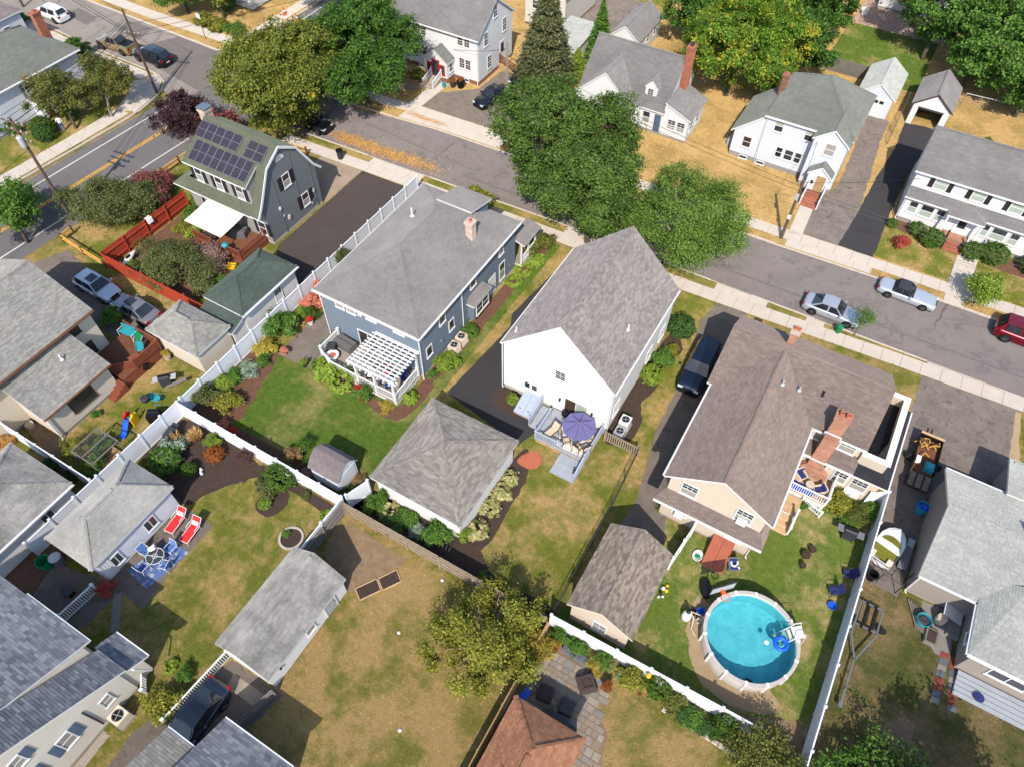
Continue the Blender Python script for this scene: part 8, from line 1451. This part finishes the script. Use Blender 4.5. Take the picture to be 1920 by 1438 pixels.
conifer('spruce_tree', 'tall conical spruce beside the big white house', -34.5, 67.0, 3.5, 11.2, 'leaf_spruce', 34000, 70, .3, .32); conifer('arborvitae_tree', 'green arborvitae right of the spruce, the taller one', -31.4, 74.2, 1.7, 7.0, 'leaf_bush', 9000, 71, .2, .25); conifer('arborvitae_tree', 'green arborvitae behind the cape roof, the shorter one', -30.2, 71.3, 1.6, 4.6, 'leaf_lime', 6500, 72, .1, .22); conifer('arborvitae_tree', 'bushy green arborvitae in front of the flat garage', -31.8, 69.5, 1.4, 3.6, 'leaf_lime', 5000, 77, .1, .22)
# shrubs: unit meshes reused at many sizes, each with its own leaf material
UNIT = {}
def unit(kind):
    if kind in UNIT: return UNIT[kind]
    sd = hash(kind[0]) % 7+kind[1]; a = kind[0]
    if a == 'ball': me = leaves_mesh('foliage', [(0, 0, .92, .96, .96, .96)], 5200, .13, 80+kind[1], 'leaf_bush', 14, .05, .3, .7, .06, -9)
    elif a == 'loose': me = leaves_mesh('foliage', crown_lobes(1, 1, .0, 1.5, 7, 90+kind[1]), 3600, .17, 90+kind[1], 'leaf_bush', 24, .12, .5, .6, .4)
    elif a == 'fine': me = leaves_mesh('foliage', crown_lobes(1, 1, .0, 1.5, 9, 95+kind[1]), 4200, .11, 95+kind[1], 'leaf_bush', 24, .12, .4, .5, .5)
    elif a == 'big': me = leaves_mesh('foliage', [(0, 0, .35, .95, .95, .75)], 420, .42, 99+kind[1], 'leaf_bush', 3, .1, .9, .72, .3)
    elif a == 'grass':
        rg = np.random.default_rng(kind[1]); n = 700; an = rg.uniform(0, 2*PI, n); q = rg.random(n)**.6; d = np.stack([np.cos(an)*q, np.sin(an)*q, np.full(n, .9)], 1); d /= np.linalg.norm(d, axis=1)[:, None]; ln = rg.uniform(.5, 1.3, n)[:, None]; p = d*ln*.5; b = np.cross(d, rg.normal(size=(n, 3))); b /= np.linalg.norm(b, axis=1)[:, None]; me = quads('foliage', p, d*ln*.5, b*.035, 'leaf_bush')
    UNIT[kind] = me; return me
NSH = [0]
def shrub(label, x, y, r, kind, mat, h=None, z=0, name='shrub', rz=None, par=None):
    NSH[0] += 1; h = h or r; me = unit((kind, NSH[0] % 3 if kind != 'ball' else 0)); rz = NSH[0]*1.7 if rz is None else rz
    if par is None:
        t = T(name, label, 'plant' if name != 'hedge' else 'hedge', (x, y, z)); m = MB(); m.tube([(0, 0, -.03), (.02, .03, h*.5), (0, 0, h*.9)], [.05*r, .035*r, .01], 6); link('stem', m.mesh('stem', 'bark'), t); o = link('foliage', me, t)
    else: o = link('plant', me, par, loc=Vector((x, y, z))-par.location)
    o.scale = (r, r, h); o.rotation_euler = (0, 0, rz); o.material_slots[0].link = 'OBJECT'; o.material_slots[0].material = MATS[mat]; return o
for p, x, y, z, ph, mt in POTS: shrub('', x, y, ph*.9, 'loose', mt, ph, z, par=p)
SH = '''round clipped green bush between the blue house patio and fence|-34.9|23.8|1.35|loose|leaf_bush|1.2
pink flowered bush left of the blue house corner|-34.5|27.4|.9|loose|leaf_rose|.9
yellow green clump beside the white flower pot|-34.7|25.9|.6|loose|leaf_lime|.5
rounded olive bush below the pink flowers|-33.9|26.2|.75|fine|leaf_boxwood|.7
trained shrub growing on the fence beside the driveway|-35.3|32.2|.7|fine|leaf_olive|1.5
small pink flowered climber on the fence|-35.3|28.9|.5|loose|leaf_rose|.8
yellow flowering bush below the round clipped bush|-34.6|21.5|.85|loose|leaf_yellow|.7
mixed border plant next to the yellow bush|-33.9|20.4|.6|loose|leaf_bush|.6
grey green border shrub along the left fence|-34.4|19.2|.9|fine|leaf_silver|.6
light green border shrub nearest the fence corner|-34.9|17.4|.8|loose|leaf_lime|.6
large yellow green shrub in the fence corner|-33.6|16.1|1.0|loose|leaf_apple|.85
olive shrub beside the red flowers at the fence corner|-35.0|15.7|.9|loose|leaf_olive|1.0
dark shrub at the top of the fence corner bed|-34.7|18.3|.7|loose|leaf_bush|.7
low red flowered plant at the fence|-32.5|14.6|.5|fine|leaf_rose|.4
small red flowered plant next to it at the fence|-31.4|14.5|.45|fine|leaf_red|.35
orange brown bush left of the gambrel shed|-26.3|15.2|.6|loose|leaf_brown|.7
dark feathery bush left of the gambrel shed|-26.1|16.2|.6|fine|leaf_bush|.8
green spiky clump between shed and orange bush|-25.0|15.2|.55|grass|leaf_bush|.6
mauve dry plants along the shed wall|-24.6|14.5|.5|fine|leaf_mauve|.5
dark spiky yucca right of the gambrel shed|-21.2|14.6|.9|grass|leaf_yew|.7
brown dry shrubs at the shed corner|-21.2|16.0|.5|fine|leaf_brown|.35
lime vine covering the blue house deck corner|-28.9|22.2|1.0|big|leaf_lime|1.1
lime vine covering the deck railing beside the pergola|-27.5|22.2|1.0|big|leaf_lime|1.0
lime vine trailing at the patio side of the deck|-29.9|22.5|.7|big|leaf_lime|.9
red rose bush in front of the pergola|-25.3|21.9|.7|loose|leaf_bush|.8
dark red roses on the left rose stem|-25.6|22.0|.35|fine|leaf_red|1.0
small red roses low on the rose bush|-25.1|21.6|.22|fine|leaf_red|.6
yellow flowers at the pergola corner post|-23.2|22.0|.6|fine|leaf_yellow|.4
lime bush below the pergola side railing|-22.2|23.6|.6|big|leaf_lime|.6
clipped bush beside the blue house air conditioners|-21.7|31.2|.65|ball|leaf_bush|.55
yellow green bush nearest the pergola side of the blue wall|-21.6|27.6|.95|loose|leaf_lime|.7
small green clump at the blue house corner|-22.0|26.3|.45|loose|leaf_bush|.4
rust green hydrangea at the blue house street corner|-22.2|42.6|1.3|loose|leaf_autumn|1.1
lime grass strip nearest the street by the blue house|-21.6|41.4|.9|big|leaf_lime|.5
lime grass strip in the middle by the blue house|-21.7|39.8|.85|big|leaf_lime|.45
lime grass strip nearest the side door|-21.7|38.2|.7|big|leaf_lime|.4
clump of red tinged shrubs by the porch|-21.5|43.6|.8|loose|leaf_autumn|.8
round yellowish bush beside the street curb|-29.3|45.0|1.5|loose|leaf_apple|1.2
large clipped ball beside the white house|-7.2|40.1|1.05|ball|leaf_yew|.9
round green shrub in the middle of the white house bed|-7.3|36.5|.85|loose|leaf_bush|.7
yellow topped shrub next to it in the white house bed|-7.0|37.6|.6|loose|leaf_apple|.6
lime green shrub nearest the white house air conditioners|-7.35|34.5|.85|ball|leaf_lime|.75
small lime cone shrub beside the cellar doors|-15.4|27.2|.42|ball|leaf_lime|.55
variegated hosta nearest the terracotta pad|-12.3|21.5|.62|big|leaf_hosta|.55
variegated hosta second along the garage wall|-12.25|20.2|.72|big|leaf_hosta|.6
variegated hosta third along the garage wall|-12.3|18.85|.72|big|leaf_hosta|.6
variegated hosta at the near garage corner|-12.2|17.0|.75|big|leaf_hosta|.6
weedy clump at the garage corner below the hostas|-12.75|16.2|.5|loose|leaf_lime|.6
leafy bed plant beside the single fence panel|-19.0|14.9|.7|loose|leaf_bush|.6
pale shrub in the bed in front of the garage|-18.0|15.1|.75|big|leaf_hosta|.6
tall weed at the left garage corner|-18.8|15.6|.4|loose|leaf_bush|1.0
dark low plant in the garage bed|-17.1|14.5|.8|loose|leaf_yew|.5
green bush in the middle of the garage bed|-16.4|15.4|.7|loose|leaf_bush|.5
grey lavender clump in the garage bed|-15.4|14.8|.6|fine|leaf_silver|.5
light green rose bush right in the garage bed|-14.2|15.2|.9|loose|leaf_bush|.9
low plant by the wooden fence end|-10.2|14.4|.35|loose|leaf_bush|.3
tall dry grass in the mulch garden, left tuft|-34.5|11.9|.7|grass|leaf_straw|1.0
tall dry grass in the mulch garden, right tuft|-33.3|12.8|.8|grass|leaf_straw|1.1
silver mound between the dry grasses|-33.8|12.2|.45|fine|leaf_silver|.5
bright lime shrub in the mulch garden|-32.0|13.1|.55|loose|leaf_lime|.6
rust red mound in the mulch garden|-31.1|12.4|.65|ball|leaf_rust|.5
large mixed green shrub in the mulch garden|-33.5|10.2|1.05|ball|leaf_bush|.85
blue grey spruce shrub behind the mixed shrub|-33.8|11.0|.9|loose|leaf_silver|.9
small clipped olive ball in the mulch garden|-31.75|10.6|.5|ball|leaf_boxwood|.5
purple leaved twiggy shrub by the white fence|-29.1|13.3|.65|fine|leaf_smoke|.7
yellow clump at the corner of the pale garage|-34.9|9.3|.4|loose|leaf_apple|.5
round clipped shrub against the white fence|-25.7|13.2|1.0|ball|leaf_boxwood|.9
olive loose bush in the small round bed|-25.9|12.2|.75|loose|leaf_olive|.9
bright yellow green ball in the small round bed|-25.5|11.3|.42|ball|leaf_lime|.35
small olive ball beside the round clipped shrub|-23.6|13.2|.32|ball|leaf_olive|.3
low bush behind the round clipped shrub|-27.0|13.3|.4|loose|leaf_olive|.35
grassy plant at the fence end by the mulch ring|-21.4|12.8|.5|big|leaf_lime|.4
small plant inside the mulch ring|-22.9|10.4|.28|loose|leaf_bush|.2
wispy bush left of the garden cage|-39.6|7.8|.95|fine|leaf_apple|1.1
leafy crops inside the garden cage, back|-38.3|8.9|.6|loose|leaf_bush|.8
leafy crops inside the garden cage, front|-37.6|7.9|.6|loose|leaf_bush|.9
yellow flowers against the fence beside the cage|-36.4|10.6|.4|fine|leaf_yellow|.6
green vine at the cage foot by the fence|-37.0|6.8|.6|loose|leaf_bush|.6
low plants along the left house wall|-41.2|10.6|.35|loose|leaf_bush|.3
dark vines between the left fence and garage|-38.6|5.8|.7|loose|leaf_yew|.6
dark vines further left along the garage fence|-40.4|5.9|.6|loose|leaf_yew|.5
orange flowers in the left corner bed|-44.8|5.6|.8|fine|leaf_fallen|.6
orange flowers behind at the left edge|-46.2|5.4|.8|fine|leaf_rust|.6
yellow green clump in front of the picket fence|-21.6|-1.2|1.0|loose|leaf_apple|.9
red flowered bush at the top of the picket fence|-29.9|1.8|.6|fine|leaf_bark_red|.6
small hosta at the porch corner|-23.1|.5|.4|big|leaf_lime|.35
dark round shrub shading the lawn by the picket fence|-21.9|.6|.5|loose|leaf_bush|.5
clipped yellow green globe on the patio hedge, left one|.5|13.5|.8|loose|leaf_apple|.8
clipped green globe in front of the pool fence|2.1|13.75|.68|ball|leaf_boxwood|.8
clipped green cone at the right end of the pool fence|6.15|13.75|.7|ball|leaf_boxwood|.85
pale yellow flowering clump on the patio edge|-1.55|13.1|.55|fine|leaf_yellow|.5
leafy plant behind the seat wall|-3.0|13.5|.6|loose|leaf_bush|.6
leafy plant at the left end of the seat wall|-4.2|13.5|.6|loose|leaf_bush|.6
trailing green plant along the pool fence|-1.3|13.6|.6|loose|leaf_bush|.6
pale flowering plant near the bird bath|-.7|13.6|.45|fine|leaf_hosta|.5
reddish green bush right of the dry twigs|3.1|13.5|.75|loose|leaf_autumn|.6
low green ground cover along the fence, left|3.9|13.4|.7|loose|leaf_yew|.4
low green ground cover along the fence, middle|4.7|13.35|.7|loose|leaf_bush|.45
low green ground cover along the fence, right|5.4|13.3|.6|loose|leaf_yew|.4
dry twiggy heap between the globes|1.3|13.2|.5|grass|leaf_straw|.4
dry red foliage at the seat wall corner|-4.3|12.9|.5|fine|leaf_rust|.6
yellow leaves hanging over the wooden fence corner|-4.9|12.2|.9|fine|leaf_yellow|1.2
tangled yellow vine on the narrow wooden fence|-5.2|11.0|.9|fine|leaf_apple|1.3
weedy green bush beside the tan house porch|8.0|31.0|1.0|loose|leaf_apple|.7
red tinged weeds under the tan house window|9.2|30.9|.9|fine|leaf_autumn|.7
green weeds at the white fence corner|9.9|31.6|.7|loose|leaf_bush|.6
green weeds behind the gas grill|8.9|30.1|.7|loose|leaf_bush|.5
plants spilling over the porch railing|5.9|29.6|.35|loose|leaf_bush|.5
weeds at the corner of the tan house driveway|-2.3|24.9|.5|fine|leaf_bush|.4
vines at the foot of the brown roofed garage|-4.5|14.5|.5|loose|leaf_bush|.5
dark hedge nearest the corner house path|-74.2|32.2|1.1|ball|leaf_boxwood|.8
dark rounded hedge beside the person|-73.0|31.5|1.0|ball|leaf_yew|.8
green shrub at the left edge by the corner house|-77.2|30.3|1.3|loose|leaf_bush|1
green hedge beside the corner house chimney, left|-84.6|44.6|1.2|loose|leaf_boxwood|.9
green hedge beside the corner house chimney, right|-83.0|44.5|1.1|loose|leaf_boxwood|.9
small shrub behind the person|-73.6|35.3|.9|loose|leaf_bush|.8
low shrub below the white suv|-95.5|45.6|1.2|loose|leaf_yew|.7
yellow hedge along the far corner pavement, left|-76.0|57.0|1.3|loose|leaf_apple|.8
yellow hedge along the far corner pavement, middle|-73.6|56.8|1.2|loose|leaf_apple|.8
hedge along the far corner pavement, right|-71.4|57.2|1.2|loose|leaf_bush|.8
round bush at the top edge by the white house|-76.5|61|1.2|ball|leaf_bush|1.0
small clipped ball by the shuttered house corner|4.6|62.3|.5|ball|leaf_boxwood|.4
clipped box shrub under the shuttered house window|6.7|62.4|.7|ball|leaf_boxwood|.6
largest clipped ball left of the brick steps|8.1|61.5|.95|ball|leaf_boxwood|.8
clipped ball right of the brick steps|11.5|61.7|.85|ball|leaf_boxwood|.75
wide clipped hedge block right of the brick steps|13.3|62.2|1.15|ball|leaf_boxwood|.85
clipped hedge at the right edge by the shuttered house|16.4|62.4|1.0|ball|leaf_boxwood|.8
small red leaved shrub on the far front lawn|5.9|59.9|.75|loose|leaf_bark_red|.8
green edge plant beside the awning house|-.2|99.6|.9|loose|leaf_bush|.8
lime plant by the brick patio corner|-9|97|.6|loose|leaf_lime|.5
red flower tuft behind the shuttered house|10.2|80.5|.5|fine|leaf_autumn|.5
tall green shrub at the gambrel house corner|-52.2|31.9|.7|fine|leaf_lime|1.5
lime perennials inside the red fence below the canopy|-49.6|28.8|.9|big|leaf_lime|.7
green flower bed inside the upper red fence|-50.7|29.8|1.1|loose|leaf_bush|.9
yellow green perennials beside the canopy post|-50.6|28.4|.8|loose|leaf_apple|.6
narrow lime shrub at the lower red fence|-50.0|22.5|.55|loose|leaf_lime|1.0
lime bush at the red fence end by the green garage|-41.6|22.6|.8|loose|leaf_lime|.9
green plants along the green garage wall|-42.2|25.2|.8|loose|leaf_bush|.8
dark bush beside the silver wagon|-47.2|17.6|.9|loose|leaf_bush|1.0
garden bush near the garage end of the thicket|-43.6|24.0|1.1|loose|leaf_olive|1.1
green plants in the flower box of the two storey house|-47.3|60.4|.9|loose|leaf_apple|.6
large arching evergreen in the lower right corner|14.6|15.4|2.3|fine|leaf_green|1.8
large arching evergreen beside it, nearest the fence|12.6|14.2|1.9|fine|leaf_bush|1.6
large arching evergreen at the bottom edge|16.9|14.0|2.2|fine|leaf_green|1.6'''
for ln in SH.split('\n'): lb, x, y, r, k, mt, h_ = ln.split('|'); shrub(lb, float(x), float(y), float(r), k, mt, float(h_))
# fallen leaves in the gutters
def litter(name, label, pts, n, mat, seed, z=-.1, size=.14, spread=.5):
    rg = np.random.default_rng(seed); P = np.array(pts); k = rg.integers(0, len(P)-1, n); t = rg.random(n)[:, None]; p = P[k]*(1-t)+P[k+1]*t+rg.normal(0, spread, (n, 2))*np.array([1.3, .55]); p = np.concatenate([p, np.full((n, 1), z)+rg.random((n, 1))*.02], 1); a = rg.uniform(0, 2*PI, n); s = size*rg.uniform(.5, 1.2, n)[:, None]
    tt = np.stack([np.cos(a), np.sin(a), rg.normal(0, .25, n)], 1)*s*.5; bb = np.stack([-np.sin(a), np.cos(a), rg.normal(0, .25, n)], 1)*s*.4; o = link(name, quads(name, p, tt, bb, mat), kind='stuff'); o['label'] = label; o['category'] = 'leaves'
litter('fallen_leaves', 'drift of orange fallen leaves on the near side of the street', [(-48.2, 47.4), (-45.5, 47.5), (-43, 47.5), (-40, 47.7), (-37, 47.9)], 3600, 'leaf_fallen', 5, spread=.85); litter('gutter_leaves', 'orange leaves along the far kerb and verge', [(-50, 52.4), (-45, 53.2), (-39.6, 53.9)], 1800, 'leaf_fallen', 6, -.09, .14, .25); litter('verge_leaves', 'orange leaves on the far verge', [(-44.2, 54.3), (-39.6, 54.4)], 900, 'leaf_fallen', 7, .02, .14, .35)
litter('scattered_leaves', 'thin scatter of yellow leaves over the street', [(-50, 50), (-42, 50), (-30, 50.5)], 260, 'leaf_yellow', 8, -.1, .12, 1.6)
# ---------------- grass: blades over every lawn, nobody could count them ----------------
def pin(P, poly):
    x, y = P[:, 0], P[:, 1]; c = np.zeros(len(P), bool)
    for (x0, y0), (x1, y1) in zip(poly, poly[1:]+poly[:1]):
        if y0 == y1: continue
        c ^= ((y0 > y) != (y1 > y)) & (x < x0+(x1-x0)*(y-y0)/(y1-y0))
    return c
EXCL += [[(x, ni(x)-.03) for x in range(-52, 23, 5)]+[(x, no(x)+.03) for x in range(22, -53, -5)], [(x, fi(x)+.03) for x in range(-56, 22, 5)][::-1]+[(x, fo(x)-.03) for x in range(-56, 22, 5)]]
for a, b in ((-42.5, -36.5), (-21, -16), (-6.6, -2.1), (1.2, 2.7), (10.8, 21.3)): EXCL.append([(a, ni(a)), (b, ni(b)), (b, 48), (a, 48)])
for a, b in ((-44.6, -32.6), (-3.1, 4.5), (10.6, 12.2)): EXCL.append([(a, 52), (b, 52), (b, fi(b)), (a, fi(a))])
EXCL += [[(-45.2, 55), (-43.4, 55), (-43.4, 61), (-45.2, 61)], [(-3.4, 56), (-2.1, 56), (-2.1, 63), (-3.4, 63)], [(10.5, 57), (12.5, 57), (12.5, 62.5), (10.5, 62.5)], out]
BASE = [('lawn_mixed', [(-58, 0), (20, 0), (20, 47), (-6, 46.9), (-30, 46.5), (-57, 44.5)], 10), ('lawn_gold', [(-46, 53.2), (-4, 54.8), (20, 55.1), (20, 90), (-46, 90)], 14), ('lawn_mixed', [(-86, 20), (-70.5, 20), (-69.2, 38), (-72, 45), (-86, 45)], 12)]
rgn = np.random.default_rng(77)
for i, (mat, poly, dens) in enumerate([(m_, p_, 70 if max(q[1] for q in p_) < 50 else 22) for m_, p_ in TURF]+BASE):
    A = np.array(poly); lo, hi = A.min(0), A.max(0); n = int((hi-lo).prod()*dens); P = rgn.uniform(lo, hi, (n, 2)); k = pin(P, poly)
    for e in EXCL:
        E_ = np.array(e); k &= ~((P[:, 0] > E_[:, 0].min()) & (P[:, 0] < E_[:, 0].max()) & (P[:, 1] > E_[:, 1].min()) & (P[:, 1] < E_[:, 1].max())) | ~pin(P, e)
    if dens < 20 and i >= len(TURF):
        for _, e in TURF: k &= ~pin(P, e)
    P = P[k]; n = len(P); a = rgn.uniform(0, 2*PI, n); up_ = rgn.uniform(.08, .45, n); d = np.stack([np.cos(a), np.sin(a), up_], 1); d /= np.linalg.norm(d, axis=1)[:, None]; s = (.1 if dens > 30 else .15)*rgn.uniform(.5, 1.4, n)[:, None]
    b = np.stack([-np.sin(a), np.cos(a), np.zeros(n)], 1)*s*.42; p3 = np.concatenate([P, np.full((n, 1), .005)], 1)+d*s*.4
    link('grass', quads('grass', p3, d*s*.5, b, mat.replace('lawn', 'blade')), kind='stuff')
